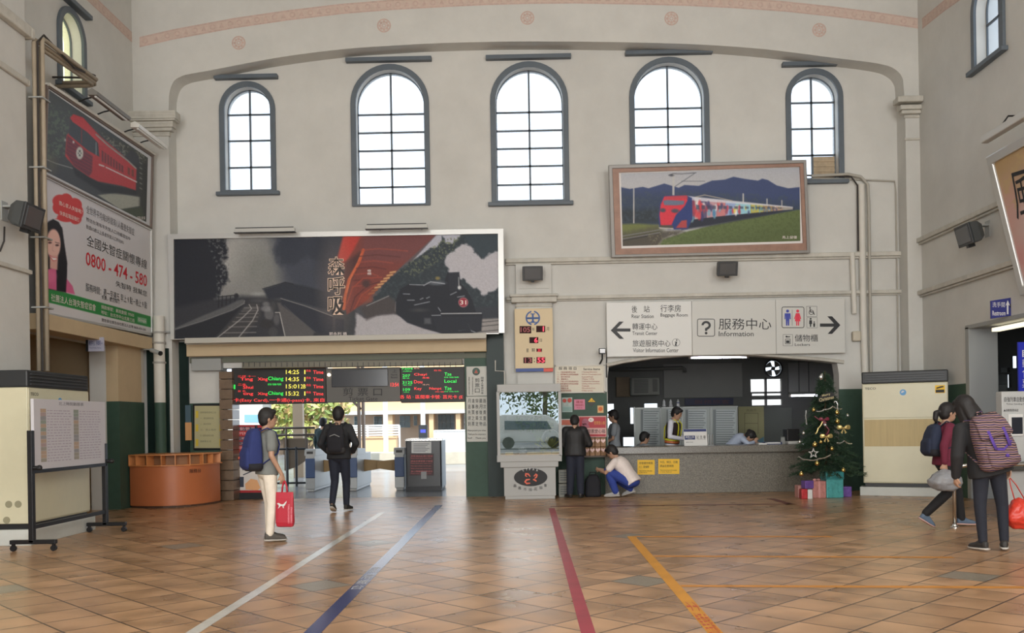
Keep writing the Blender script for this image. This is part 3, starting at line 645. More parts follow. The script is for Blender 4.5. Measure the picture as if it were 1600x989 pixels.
# ---------------------------------------------------------------- red poster stand beside the gate
M_red = mat('poster_red', K(150, 25, 30), .5)
o = thing('poster_stand', 'red and white pull-up poster at the left edge of the gate', 'poster', (P(388, 775, Y=18.45).x, 18.45, 0), world=True)
Y = 18.45; b = MB(); pbox(b, 364.5, 664, 410, 773, Y, .02, .02); b.build('sheet', mat('poster_white', K(190, 185, 180), .5), o)
b = MB(); pbox(b, 363, 770, 412, 776, Y-.06, .14, 0); b.build('base', M_blackm, o)
b = MB(); b.poly_px([(364.5, 703), (368, 707), (382, 710), (400, 707.5), (410, 703), (410, 664), (364.5, 664)], .004, Y=Y); b.rect_px(366, 766, 409, 772.5, .004, Y=Y); b.rect_px(370, 711, 376, 719, .004, Y=Y)
b.mi = 1; b.rect_px(366, 667, 402, 673, .006, Y=Y); b.rect_px(368, 682, 401, 688, .006, Y=Y); b.rect_px(368, 690, 401, 696, .006, Y=Y); b.rect_px(377, 711, 405, 718, .006, Y=Y); b.rect_px(371, 745, 381, 761, .006, Y=Y)
b.mi = 2; b.text_px('自動售票', 367, 667.5, 400, 672.5, .009, .01, Y=Y); b.text_px('SUPERLIGHT', 368, 675, 402, 679.5, .009, Y=Y); b.text_px('北港 好遊', 369, 683, 400, 687, .009, Y=Y); b.text_px('北港 行程', 369, 691, 400, 695, .009, Y=Y); b.text_px('現正熱賣中', 373, 697.5, 402, 702, .009, Y=Y)
b.mi = 3; b.poly_px([(384, 765), (383, 756), (392, 748), (402, 750), (407, 762), (403, 766)], .005, Y=Y)
b.mi = 1; b.line_px((380, 742), (394, 736), 1.6, .006, Y=Y); b.line_px((372, 728), (382, 724), 1.4, .006, Y=Y); b.line_px((378, 722), (380, 735), 1.2, .006, Y=Y); b.line_px((390, 722), (400, 730), 1.2, .006, Y=Y)
b.build('print', [M_red, mat('poster_navy', K(40, 45, 60), .5), mat('poster_lettering', K(200, 150, 150), .5), mat('poster_tan', K(200, 150, 105), .5)], o)
# ---------------------------------------------------------------- information counter and the office behind it
M_granite = mat('speckled_granite', (.20, .185, .15), .4, noise=.75, nscale=55)
M_gr_top = mat('granite_slab', (.20, .19, .165), .25, noise=.6, nscale=50)
M_offgrey = mat('office_grey', (.17, .175, .165), .7, noise=.05); M_offdark = mat('office_dark_panel', (.11, .115, .105), .6, noise=.1)
M_paper = mat('white_paper', (.72, .72, .70), .7); M_ink = mat('black_ink', (.015, .015, .017), .6); M_redink = mat('red_ink', (.35, .03, .03), .6)
M_navy = mat('navy_print', (.02, .035, .15), .5); M_yellow = mat('yellow_sheet', K(205, 165, 45), .6)
o = thing('information_counter', 'long speckled granite information counter under the hanging direction sign', 'counter', (P(1120, 770, Y=YW).x, 18.2, 0), world=True)
xa, xb = P(943, 740, Y=18.15).x, P(1311, 740, Y=YW).x+.02
b = MB(); b.box((xa+.03, 18.15, 0), (xb-.04, 18.85, .80)); b.build('body', M_granite, o, bevel=.01)
b = MB(); b.box((xa, 18.04, .79), (xb-.04, 18.95, .93)); b.build('countertop', M_gr_top, o, bevel=.012)
# office shell
YO = 23.6
b = MB(); b.box((CX0-.3, YW+.12, -.05), (12, YO+.2, .004)); struct(b.build('floor_office', M_conc))
b = MB(); b.box((CX0-.3, YW+.3, 3.55), (12, YO+.2, 3.7)); struct(b.build('ceiling_office', M_offgrey))
b = MB(); b.box((9.5, YW+.3, 0), (9.7, YO, 3.6)); struct(b.build('wall_office_right', M_offgrey))
def oz(px, py): p = P(px, py, Y=YO); return (p.x, p.z)
def orect(x0, y0, x1, y1): a = oz(x0, (y0+y1)/2); c = oz(x1, (y0+y1)/2); t = oz((x0+x1)/2, y0); bt = oz((x0+x1)/2, y1); return [(a[0], bt[1]), (c[0], bt[1]), (c[0], t[1]), (a[0], t[1])]
OH = [orect(945, 631, 960, 683), orect(1007, 630.5, 1028, 640), orect(985, 637, 990.5, 662), orect(974, 683, 1000, 697), orect(1173, 592, 1221.5, 612), orect(1175, 614.5, 1222, 618), orect(1175, 624, 1222.5, 633)]
oc = oz(1207, 576); OH.append(arc(oc[0], oc[1], .21, 0, 360, 20))
b = MB(); b.prism([(CX0-.3, 0), (9.6, 0), (9.6, 3.6), (CX0-.3, 3.6)], FB(YO), -.15, OH); struct(b.build('wall_office_back', M_offdark))
b = MB(); b.prism(orect(1173, 592, 1221.5, 612), FB(YO+.1), .01); b.prism(orect(1175, 614, 1222.5, 633), FB(YO+.1), .01); b.mi = 1
a = orect(1195.5, 590, 1198, 634); b.box((a[0][0], YO-.03, a[0][1]), (a[1][0], YO+.1, a[2][1])); o = b.build('window_8', [glass_mat('office_glass', (.95, .9, .85), .05, .25), M_black]); o['kind'] = 'structure'
o = thing('exhaust_fan', 'round exhaust fan high in the office wall above the back window', 'fan', (oc[0], YO-.1, oc[1]), world=True)
b = MB(); b.prism(arc(oc[0], oc[1], .24, 0, 360, 24), FB(YO-.05), .05, [arc(oc[0], oc[1], .2, 0, 360, 24)]); b.build('ring', M_black, o)
b = MB(); b.cyl((oc[0], YO-.09, oc[1]), (oc[0], YO-.03, oc[1]), .05, 12); b.build('hub', M_black, o)
for k in range(4):
    b = MB(); a0 = 20+90*k; b.prism([(oc[0]+.04*math.cos(math.radians(a0)), oc[1]+.04*math.sin(math.radians(a0)))]+arc(oc[0], oc[1], .19, a0, a0+62, 6), FB(YO-.055), .012); b.build('blade', M_offdark, o)
def ob(name, lab, cat, px, y, d, m, bev=.005):
    o = pbox(MB(), *px, y, d).build(name, m, bevel=bev); return tag(o, lab, cat)
M_curt = mat('grey_roller_blind', (.24, .245, .23), .8, noise=.04)
ob('roller_blind', 'wide grey blind behind the staff member in the vest', 'blind', (1037, 568, 1160, 621), YO-.06, .06, M_curt)
ob('roller_blind', 'narrow grey blind behind the treetop', 'blind', (1232, 566, 1318, 612), YO-.06, .06, M_curt)
ob('office_board', 'plain grey board panel right of the yellow map', 'panel', (1192, 637, 1238, 720), YO-.3, .05, mat('sage_panel', (.11, .12, .105), .7))
ob('wood_board', 'brown wood panel left of the window air conditioner', 'panel', (963, 589, 984.5, 620), YO-.1, .05, mat('dim_wood', (.20, .145, .085), .6, noise=.2, nscale=4))
ob('wall_map', 'yellow map with a pale blue corner beyond the bent woman', 'map', (1154, 635, 1194, 693), YO-.34, .03, mat('map_yellow', (.36, .34, .17), .6)); o = bpy.context.scene.objects['wall_map']
b = MB(); b.poly_px([(1170, 692.5), (1193.5, 692.5), (1193.5, 682), (1187, 686), (1180, 690)], .006, Y=YO-.34); b.mi = 1
for q in ((1163, 645, 1185, 646), (1163, 646, 1164, 678), (1184, 646, 1185, 678), (1163, 661, 1185, 662)): b.rect_px(*q, .005, Y=YO-.34)
b.text_px('嘉義市', 1166, 639, 1182, 643, .006, Y=YO-.34); b.build('map_print', [mat('map_blue', (.12, .26, .32), .6), mat('map_lines', (.22, .20, .10), .6)], o)
ob('notice_strip', 'dark blue sign strip with dull lettering under the wide blind', 'sign', (1070, 622, 1146, 633), YO-.04, .04, mat('dull_navy', (.015, .02, .06), .5)); o = bpy.context.scene.objects['notice_strip']
b = MB(); b.text_px('服務旅客', 1085, 624.5, 1140, 631, .008, Y=YO-.04); b.build('lettering', mat('dull_red', (.09, .035, .045), .6), o)
o = thing('window_air_conditioner', 'pale window air conditioner in the dark office wall', 'air conditioner', (P(1008, 617, Y=YO-.4).x, YO-.4, P(1008, 617, Y=YO-.4).z), world=True)
b = MB(); pbox(b, 986.5, 590, 1031, 617.5, YO-.4, .4); b.build('casing', mat('grey_beige_casing', (.22, .23, .20), .6), o, bevel=.02)
b = MB()
for k in range(9): pbox(b, 991, 593+k*2.4, 1013, 594.6+k*2.4, YO-.41, .02)
b.build('grille', mat('grille_dark', (.09, .095, .085), .6), o); b = MB(); pbox(b, 1020, 592.5, 1027.5, 612, YO-.41, .02); b.build('control_panel', M_offdark, o)
o = MB(); p = [P(x, y, Y=YO-.25) for x, y in ((945, 577), (1000, 577), (1066, 574.5), (1070, 577), (1070, 582))]; o.tube(p, .045, 8); tag(o.build('ceiling_duct', M_offdark, smooth=True), 'dark duct pipe along the top of the office wall', 'pipe')
# fluorescent tubes in the office
M_tube = mat('fluorescent_tube', (.9, .9, .9), .4, emit=(.86, .84, 1), estr=20)
for lab, px, y in (('glowing tube lamp just below the centre of the direction sign', (1080, 557.5, 1166, 560.5), 20.2), ('short glowing tube lamp beside the treetop', (1236, 616, 1277, 620.5), 22.5)):
    o = thing('tube_lamp', lab, 'lamp', (P(px[0], px[3], Y=y).x, y, P(px[0], px[1], Y=y).z), world=True)
    a, c = P(px[0], (px[1]+px[3])/2, Y=y), P(px[2], (px[1]+px[3])/2, Y=y); c.z = a.z
    b = MB(); b.cyl(a, c, .022, 10); b.build('tube', M_tube, o)
    b = MB(); b.box((a.x-.05, y-.05, a.z+.03), (c.x+.05, y+.06, a.z+.08)); b.build('housing', M_offgrey, o)
    b = MB(); b.box((a.x-.05, y-.02, a.z-.03), (a.x, y+.02, a.z+.03)); b.box((c.x, y-.02, c.z-.03), (c.x+.05, y+.02, c.z+.03)); b.build('socket', M_white, o)
    b = MB(); zt = 3.55
    for x in (a.x+.2, c.x-.2): b.cyl((x, y, a.z+.08), (x, y, zt), .01, 6)
    b.build('hanger', M_black, o)
# partition with timetable sheets
YP_ = 20.9; M_part = mat('partition_pale', (.30, .335, .315), .4)
o = thing('timetable_partition', 'pale partition papered with timetable sheets behind the counter staff', 'partition', (P(1073, 700, Y=YP_).x, YP_, 0), world=True)
b = MB(); pbox(b, 993, 637, 1153, 720, YP_, .05, .004); b.build('panel', M_part, o, bevel=.006)
b = MB()
for x in (992, 1033, 1066, 1111, 1152): pbox(b, x-.9, 636, x+.9, 720, YP_-.02, .08, .004)
pbox(b, 992, 635.6, 1153, 637.4, YP_-.02, .08); b.build('frame', mat('pale_metal', (.30, .32, .31), .4, .3), o)
M_sheet = mat('timetable_paper', (.40, .445, .445), .6); M_ln = mat('grey_print', (.25, .25, .27), .7); M_sline = mat('timetable_print', (.19, .215, .22), .7)
for x0, x1 in ((1001, 1031), (1041, 1064), (1071, 1104), (1114, 1150)):
    b = MB(); b.rect_px(x0, 640, x1, 703, .006, Y=YP_); b.mi = 1; b.rect_px(x0, 640, x0+(x1-x0)*.13, 703, .008, Y=YP_)
    for k in range(17): b.rect_px(x0+5, 642+k*3.6, x1-1.5-(k*7 % 5), 643.3+k*3.6, .008, Y=YP_)
    b.build('timetable_sheet', [M_sheet, M_sline], o)
for k, (x, lab) in enumerate(((1037.5, 'white bottle on the partition, leftmost of three'), (1048, 'white bottle on the partition, middle of three'), (1059.5, 'white bottle with a dark band on the partition, rightmost of three'))):
    p = P(x, 636, Y=YP_+.02); o = thing('spray_bottle', lab, 'bottle', (p.x, YP_+.02, p.z), group='bottles on the partition')
    b = MB(); b.lathe([(.036, 0), (.042, .02), (.042, .05), (.03, .065), (.036, .08), (.03, .13), (.012, .155), (.010, .165)], n=14); b.build('bottle_body', mat('bottle_white', (.42, .43, .43), .4), o, smooth=True)
    b = MB(); b.lathe([(.013, .16), (.013, .175)], n=10); b.build('cap', mat('bottle_white', (.42, .43, .43), .4), o)
    if k == 2: b = MB(); b.lathe([(.031, .085), (.037, .09), (.032, .11)], n=14); b.build('band', M_navy, o)
# things on the counter
ZC = .93
def on_counter(px, y): return P(px, 700, Y=y).x
xs = on_counter(1087, 18.4); o = thing('counter_sign', 'white counter sign with a navy header in front of the staff', 'sign', (xs, 18.35, ZC), rotz=math.radians(4))
T = Matrix.Rotation(math.radians(-12), 4, 'X'); b = MB(); b.M = T; b.box((-.235, 0, 0), (.235, .012, .34)); b.build('board', M_paper, o, bevel=.003)
b = MB(); b.M = T; b.box((-.232, -.004, .285), (.225, .001, .335)); b.mi = 0; b.box((-.22, -.004, .125), (-.01, .001, .205)); b.build('navy_field', M_navy, o)
b = MB(); b.M = T; X = frame((0, -.006, 0), (1, 0, 0), (0, 0, 1)); b.text('服務人員', -.20, .155, -.03, .195, X, .01); b.text('Service', -.16, .135, -.07, .148, X); b.build('white_lettering', M_paper, o)
b = MB(); b.M = T; b.text('記 念 章', .02, .135, .205, .205, X, .01); b.text('Commemorative stamp', .03, .115, .2, .128, X); b.text('請自行取用', -.2, .06, -.06, .08, X); b.build('black_lettering', M_ink, o)
b = MB(); b.box((-.1, .06, 0), (.1, .16, .008)); b.build('foot', M_paper, o)
o = thing('document_tray', 'dark blue paper tray lying on the counter beside the bent woman', 'tray', (on_counter(1206, 18.5), 18.5, ZC))
b = MB(); b.box((-.17, -.12, 0), (.17, .12, .012)); b.box((-.17, -.12, .012), (-.16, .12, .045)); b.box((.16, -.12, .012), (.17, .12, .045)); b.box((-.16, .11, .012), (.16, .12, .045)); b.build('tray', M_navy, o)
b = MB(); b.box((-.15, -.11, .012), (.15, .1, .03)); b.box((-.13, -.1, .03), (.14, .09, .04), Matrix.Rotation(.1, 4, 'Z')); b.build('papers', M_paper, o)
o = thing('paper_pad', 'white pad lying on the counter left of the blue tray', 'pad', (on_counter(1190, 18.45), 18.45, ZC)); b = MB(); b.box((-.08, -.1, 0), (.08, .1, .028)); b.build('sheets', M_paper, o); b = MB(); b.box((-.08, .09, .0), (.08, .102, .032)); b.build('binding', M_grey, o)
o = thing('leaflet_rack', 'clear rack of thin leaflets right of the counter sign', 'rack', (on_counter(1111, 18.4), 18.4, ZC))
for k in range(3): b = MB(); b.box((-.06+k*.045, -.03, 0), (-.056+k*.045, .07, .22), Matrix.Rotation(.15, 4, 'X')); b.build('divider', M_paper, o)
b = MB(); b.box((-.08, -.04, 0), (.06, .08, .01)); b.build('base', M_grey, o)
o = thing('desk_printer', 'dark machine with a white tray on the counter near the tree', 'printer', (on_counter(1240, 18.55), 18.55, ZC))
b = MB(); b.box((-.13, 0, .05), (.13, .3, .30)); b.build('body', M_black, o, bevel=.02); b = MB(); b.box((-.14, -.12, 0), (.14, .3, .055)); b.build('tray', M_paper, o, bevel=.008)
o = thing('desk_calendar', 'small grey stand on the counter between tray and printer', 'stand', (on_counter(1224, 18.5), 18.5, ZC)); b = MB(); b.box((-.04, 0, 0), (.04, .006, .13), Matrix.Rotation(-.2, 4, 'X')); b.box((-.04, .06, 0), (.04, .066, .13), Matrix.Rotation(.3, 4, 'X')); b.build('leaf', M_grey, o); b = MB(); b.box((-.04, 0, 0), (.04, .08, .004)); b.build('base', M_grey, o)
for lab, px, ln in (('yellow notice on the counter front, half behind the crouching man', (996, 718.5, 1023, 741.5), ('旅客請勿倚靠', '台上、請勿攀爬')), ('yellow notice on the counter front, clear of the crouching man', (1028.5, 717, 1061.5, 740.5), ('今日、明日、日期', '請由左側排隊'))):
    o = MB(); o.rect_px(*px, .004, Y=18.15); n = o.build('yellow_notice', M_yellow); tag(n, lab, 'notice', 'yellow notices on the counter front'); b = MB(); x0, y0, x1, y1 = px
    for k, t in enumerate(ln): b.text_px(t, x0+2.5, y0+3+k*6, x1-3-(k*6), y0+7+k*6, .007, .008, Y=18.15)
    b.text_px('Please do not lean on the counter', x0+3, y1-7, x1-4, y1-5, .007, Y=18.15); b.text_px('or climb. Thank you', x0+3, y1-4, x1-12, y1-2, .007, Y=18.15); b.build('lettering', M_ink, n)

# ---------------------------------------------------------------- hanging direction sign
YG = YW-.14
M_signw = mat('sign_white', (.60, .60, .565), .45); M_signb = mat('sign_black', (.012, .013, .015), .5); M_sblue = mat('sign_blue', K(45, 55, 140), .5); M_sred = mat('sign_red', K(190, 35, 60), .5); M_signw2 = mat('sign_white_left', (.66, .66, .63), .35)
o = thing('direction_sign', 'long white three-panel direction sign hanging over the information counter', 'sign', (P(1130, 558, Y=YG).x, YG, P(1130, 557, Y=YG).z), world=True)
for x0, x1, m in ((948, 1081, M_signw2), (1081.4, 1212.3, M_signw), (1212.7, 1320.5, M_signw)):
    b = MB(); a = P(x0, 513, Y=YG).x; c = P(x1, 513, Y=YG).x; zb = P(1130, 554.5, Y=YG).z; zt = P(1130, 469.5, Y=YG).z
    b.box((a, YG, zb), (c, YG+.05, zt)); b.build('panel', m, o, bevel=.005)
def T4(b, t, x0, y0, x1, y1, bold=.012): b.text_px(t, 930+x0/4, 450+y0/4, 930+x1/4, 450+y1/4, .005, bold, Y=YG)
def P4(b, pts): b.poly_px([(930+x/4, 450+y/4) for x, y in pts], .005, Y=YG)
def ring4(b, cx, cy, r, wd, n=24):
    p = [P(930+x/4, 450+y/4, Y=YG) for x, y in arc(cx, cy, r, 0, 360, n)[:-1]]; q = [P(930+x/4, 450+y/4, Y=YG) for x, y in arc(cx, cy, r-wd, 0, 360, n)[:-1]]
    b.prism([(v.x, v.z) for v in p], FB(YG-.005), 0, [[(v.x, v.z) for v in q]])
def box4(b, x0, y0, x1, y1, wd, rr=10):
    def rb(x0, y0, x1, y1, r): return arc(x1-r, y1-r, r, 0, 90, 4)+arc(x0+r, y1-r, r, 90, 180, 4)+arc(x0+r, y0+r, r, 180, 270, 4)+arc(x1-r, y0+r, r, 270, 360, 4)
    f = lambda l: [(v.x, v.z) for v in (P(930+x/4, 450+y/4, Y=YG) for x, y in l)]
    b.prism(f(rb(x0, y0, x1, y1, rr)), FB(YG-.005), 0, [f(rb(x0+wd, y0+wd, x1-wd, y1-wd, max(1, rr-wd)))])
b = MB()
for q in (('後', 228, 110, 262, 155), ('站', 303, 110, 340, 152), ('行李房', 408, 105, 535, 150), ('Rear Station', 228, 165, 365, 188), ('Baggage Room', 408, 158, 578, 185), ('轉運中心', 232, 220, 388, 262), ('Transit Center', 232, 271, 388, 294),
          ('旅遊服務中心', 234, 325, 470, 367), ('Visitor Information Center', 236, 376, 520, 402), ('服務中心', 772, 190, 1100, 260), ('Information', 772, 270, 990, 302), ('儲物櫃', 1247, 290, 1392, 335), ('Lockers', 1247, 345, 1342, 362)):
    T4(b, *q, bold=.004 if q[0][0] < 'z' else .014)
b.build('lettering', M_signb, o)
b = MB(); P4(b, [(97, 265), (150, 210), (178, 210), (135, 253), (220, 253), (220, 272), (135, 272), (180, 318), (152, 318)]); b.build('arrow', M_signb, o)
b = MB(); P4(b, [(1450, 177), (1480, 177), (1532, 232), (1480, 287), (1452, 287), (1492, 242), (1404, 242), (1404, 222), (1492, 222)]); b.build('arrow', M_signb, o)
b = MB(); box4(b, 637, 192, 748, 303, 4, 12); P4(b, [(693+29*math.cos(math.radians(t)), 233-27*math.sin(math.radians(t))) for t in range(180, -70, -10)]+[(700, 262), (700, 268), (686, 268), (686, 252)]+[(693+15*math.cos(math.radians(t)), 233-13*math.sin(math.radians(t))) for t in range(-60, 190, 10)]); P4(b, arc(693, 282, 8.5, 0, 360, 14)); b.build('question_symbol', M_signb, o)
b = MB(); ring4(b, 505, 341, 25, 2); P4(b, arc(509, 326, 4.5, 0, 360, 10)); P4(b, [(498, 335), (512, 335), (507, 357), (513, 357), (511, 361), (497, 361), (502, 339), (497, 339)]); b.build('info_symbol', M_signb, o)
b = MB(); box4(b, 1165, 117, 1306, 250, 4, 12); P4(b, [(1230, 135), (1232, 135), (1232, 235), (1230, 235)])
box4(b, 1320, 113, 1386, 180, 1.6, 3); box4(b, 1322, 183, 1388, 250, 1.6, 3); box4(b, 1173, 290, 1234, 362, 1.6, 3); b.build('symbol_frame', M_signb, o)
b = MB(); P4(b, arc(1202, 144, 9.5, 0, 360, 14)); P4(b, [(1184, 158), (1220, 158), (1222, 195), (1215, 195), (1214, 170), (1212, 235), (1204, 235), (1202, 200), (1200, 235), (1192, 235), (1190, 170), (1189, 195), (1183, 195)]); b.build('man_symbol', M_sblue, o)
b = MB(); P4(b, arc(1265, 144, 9.5, 0, 360, 14)); P4(b, [(1254, 157), (1276, 157), (1287, 192), (1281, 195), (1274, 173), (1283, 208), (1274, 208), (1274, 235), (1267, 235), (1267, 208), (1263, 208), (1263, 235), (1256, 235), (1256, 208), (1247, 208), (1256, 173), (1249, 195), (1243, 192)]); b.build('woman_symbol', M_sred, o)
b = MB(); P4(b, arc(1342, 123, 4.5, 0, 360, 10)); ring4(b, 1350, 152, 16, 3.5, 18); P4(b, [(1340, 128), (1345, 128), (1347, 148), (1364, 148), (1372, 166), (1367, 168), (1360, 153), (1342, 153)])
P4(b, arc(1346, 193, 6, 0, 360, 10)); P4(b, [(1338, 201), (1354, 201), (1356, 225), (1350, 225), (1349, 243), (1342, 243), (1341, 225), (1336, 225)]); P4(b, arc(1368, 213, 4.5, 0, 360, 10)); P4(b, [(1362, 220), (1374, 220), (1373, 243), (1363, 243)]); b.build('access_symbols', M_signb, o)
b = MB(); P4(b, arc(1195, 304, 6, 0, 360, 10)); P4(b, [(1198, 302), (1217, 302), (1217, 308), (1198, 308)]); box4(b, 1187, 318, 1220, 350, 3, 3); P4(b, [(1193, 328), (1214, 328), (1214, 344), (1193, 344)]); b.build('locker_symbol', M_signb, o)
b = MB(); b.box((P(948, 480, Y=YG).x+.1, YG+.05, zb+.1), (P(1320, 480, Y=YG).x-.1, YW, zb+.16)); b.box((P(948, 480, Y=YG).x+.1, YG+.05, zt-.16), (P(1320, 480, Y=YG).x-.1, YW, zt-.1)); b.build('mounting_rail', M_grey, o)
# underside trim following the shallow arch
b = MB(); pp = [P(x, y, Y=YW-.02) for x, y in ((948, 573), (975, 567), (1022, 560), (1075, 556), (1130, 554.5), (1185, 556), (1235, 560), (1280, 563.5), (1318, 568))]
b.tube([(p.x, YW-.03, p.z+.03) for p in pp], .04, 6); struct(b.build('trim_33', M_moul))

# ---------------------------------------------------------------- floodlights
def floodlight(loc, rz, lab, sc=1, tilt=.25):
    o = thing('floodlight', lab, 'floodlight', loc, rz, group='wall floodlights')   # front faces local -Y, wall behind at +Y
    T = Matrix.Translation((0, -.2*sc, 0)) @ Matrix.Rotation(tilt, 4, 'X'); w, h, d = .2*sc, .14*sc, .16*sc
    b = MB(); b.M = T; b.loft([((0, .08*sc, 0), (w*.62, 0, 0), (0, 0, h*.6)), ((0, 0, 0), (w*.95, 0, 0), (0, 0, h*.95)), ((0, -.10*sc, 0), (w, 0, 0), (0, 0, h))], 16, 6); b.build('housing', mat('floodlight_grey', (.06, .065, .065), .45), o)
    b = MB(); b.M = T; b.box((-w*.98, -.125*sc, -h*.98), (w*.98, -.10*sc, h*.98)); b.box((-w*.8, -.128*sc, -h*.78), (w*.8, -.12*sc, h*.78)); b.build('bezel', mat('floodlight_dark', (.035, .038, .04), .4), o, bevel=.006)
    b = MB(); b.M = T; b.box((-w*.76, -.134*sc, -h*.74), (w*.76, -.128*sc, h*.74)); b.build('lens', mat('floodlight_lens', (.09, .095, .10), .12), o)
    b = MB(); b.M = T; b.box((-.03*sc, -.11*sc, -h*1.25), (.03*sc, -.02*sc, -h*.95)); b.build('terminal_box', M_black, o)
    b = MB(); b.box((-.05*sc, -.14*sc, h*.6), (.05*sc, 0, h*.75)); b.box((-.06*sc, -.012, -h*.4), (.06*sc, 0, h*1.1)); b.build('bracket', M_grey, o); return o
p = P(832, 429, Y=YW-.1); floodlight((p.x, YW-.1, p.z), 0, 'grey floodlight on the pilaster above the clock board')
p = P(1130, 423, Y=YW); floodlight((p.x, YW-.08, p.z), 0, 'grey floodlight below the framed colourful train picture')
# small bright spot lamp beside the sign
p = P(941, 549, Y=YW-.25); o = thing('spotlight', 'small spotlight on a bracket left of the direction sign', 'spotlight', (p.x, YW-.25, p.z), world=True)
b = MB(); b.box((p.x-.065, YW-.3, p.z-.05), (p.x+.065, YW-.2, p.z+.06)); b.build('housing', M_black, o, bevel=.01)
b = MB(); b.box((p.x-.05, YW-.306, p.z-.035), (p.x+.05, YW-.3, p.z+.045)); b.build('lens', mat('lit_lens', (.7, .72, .75), .2), o)
b = MB(); b.tube([(p.x, YW-.24, p.z-.05), (p.x, YW-.22, p.z-.15), (p.x-.03, YW-.1, p.z-.22), (p.x-.03, YW, p.z-.22)], .018, 6); b.tube([(p.x+.12, YW-.02, p.z+.1), (p.x+.1, YW-.02, p.z-.2), (p.x+.1, YW-.01, p.z-.5)], .012, 6); b.build('bracket', M_blackm, o)

# ---------------------------------------------------------------- date and clock board on the pilaster
YC = YW-.19
o = thing('clock_board', 'beige date and clock board with red digits on the pilaster', 'clock', (P(834, 580, Y=YC).x, YC, P(834, 580, Y=YC).z), world=True)
b = MB(); pbox(b, 804.5, 482, 864, 575.5, YC, .07); b.build('panel', mat('board_beige', K(190, 172, 138, 1.3), .5), o, bevel=.006)
b = MB(); pbox(b, 806, 575.5, 849.5, 580.5, YC-.002, .07); b.build('blue_strip', mat('strip_blue', K(45, 65, 120), .5), o); b = MB(); pbox(b, 849.5, 575.5, 864, 580.5, YC-.002, .07); b.build('red_strip', mat('strip_red', K(185, 70, 55), .5), o)
f4 = lambda x, y: (780+x/4.494, 400+y/4.494)
b = MB(); c = P(*f4(236, 435), Y=YC); r = .142; MF = FB(YC-.004)
b.prism(arc(c.x, c.z, r, 80, -80, 20)+arc(c.x, c.z, r*.80, -76, 76, 20), MF, 0); b.prism(arc(c.x, c.z, r, 100, 260, 20)+arc(c.x, c.z, r*.80, 256, 104, 20), MF, 0)
for q in ((-.98, .10, .98, -.06), (-.98, -.16, .98, -.02), (-.55, -.55, .55, -.68), (-.32, .62, .32, .50)): b.box((c.x+q[0]*r, YC-.005, c.z+q[1]*r), (c.x+q[2]*r, YC-.003, c.z+q[3]*r))
b.prism([(c.x+x*r, c.z+y*r) for x, y in ((-.13, .6), (.13, .6), (.13, -.4), (.35, -.6), (-.35, -.6), (-.13, -.4))], MF, 0); b.build('railway_emblem', mat('emblem_blue', K(35, 70, 125), .5), o)
M_ledbox = mat('led_window_maroon', (.035, .010, .011), .6, spec=.15); M_leddim = mat('led_dim', (.3, .08, .08), .5, emit=(.8, .1, .1), estr=.12); M_ledr = mat('led_digit', (.6, .03, .05), .5, emit=(1, .05, .09), estr=1.5)
for x0, y0, x1, y1, t, m, tx in ((143, 492, 225, 543, '105', M_leddim, (150, 500, 217, 535)), (260, 490, 323, 535, '1', M_ledr, (306, 495, 314, 529)), (212, 570, 275, 612, '6', M_ledr, (246, 574, 270, 608)), (262, 650, 300, 673, '三', M_ledr, (268, 653, 296, 671)), (170, 712, 233, 753, '13', M_leddim, (180, 716, 228, 749)), (262, 710, 323, 752, '55', M_ledr, (268, 714, 320, 748))):
    n = MB(); n.rect_px(*f4(x0, y0), *f4(x1, y1), .004, Y=YC); n = n.build('digit_window', M_ledbox, o); b = MB(); b.text_px(t, *f4(*tx[:2]), *f4(*tx[2:]), .008, .02, Y=YC); b.build('digits', m, n)
b = MB()
for t, x0, y0, x1, y1 in (('年', 229, 503, 250, 526), ('月', 332, 500, 350, 525), ('日', 285, 582, 300, 603), ('星', 190, 650, 208, 675), ('期', 228, 648, 250, 673), (':', 244, 716, 251, 746)): b.text_px(t, *f4(x0, y0), *f4(x1, y1), .005, .015, Y=YC)
b.build('lettering', M_ink, o)
b = MB(); p = P(834, 530, Y=YC+.07); b.box((p.x-.3, YC+.07, p.z-.5), (p.x+.3, YW-.1, p.z-.4)); b.box((p.x-.3, YC+.07, p.z+.4), (p.x+.3, YW-.1, p.z+.5)); b.build('mounting_rail', M_grey, o)

# ---------------------------------------------------------------- boards and posters around the green dado
def sheet(name, lab, cat, px, y, m, d=.008, group=None):
    b = MB(); pbox(b, *px, y-d, d); return tag(b.build(name, m), lab, cat, group)
YV = YW-.016
o = thing('service_board', 'white framed service list board with red lettering beside the clock', 'board', (P(906, 613, Y=YW-.05).x, YW-.05, P(906, 613, Y=YW).z), world=True)
b = MB(); pbox(b, 868, 571.5, 944, 612.5, YW-.05, .05); b.build('board', mat('cream_board', K(182, 176, 160), .5), o)
b = MB()
for q in ((867, 570, 945.5, 572), (867, 612, 945.5, 614), (867, 570, 868.8, 614), (943.5, 570, 945.5, 614)): pbox(b, *q, YW-.065, .065)
b.build('frame', M_white, o); YY = YW-.052
b = MB(); b.text_px('服 務 項 目', 873, 573.2, 900.5, 578, .003, .012, Y=YY); b.text_px('Service Items', 911.5, 575, 937.5, 578.3, .003, .008, Y=YY); b.build('heading', M_ink, o)
b = MB(); zh = ('一、代售各種車票及諮詢', '二、提供輪椅及身障旅客服務', '三、遺失物招領', '四、廣播尋人', '五、代管小件行李及寄存物品', '六、販售鐵路紀念商品及便當', '七、借用雨傘', '八、哺集乳室', '九、其他旅客服務')
en = ('1.Ticketing Information', '2.Service of handicapped users', '3.Lost and Found', '4.Paging / Calling', '5.Safekeeping of belongings', '6.Selling railway souvenirs', '7.Umbrella', '8.Breastfeeding Room', '9.Other services')
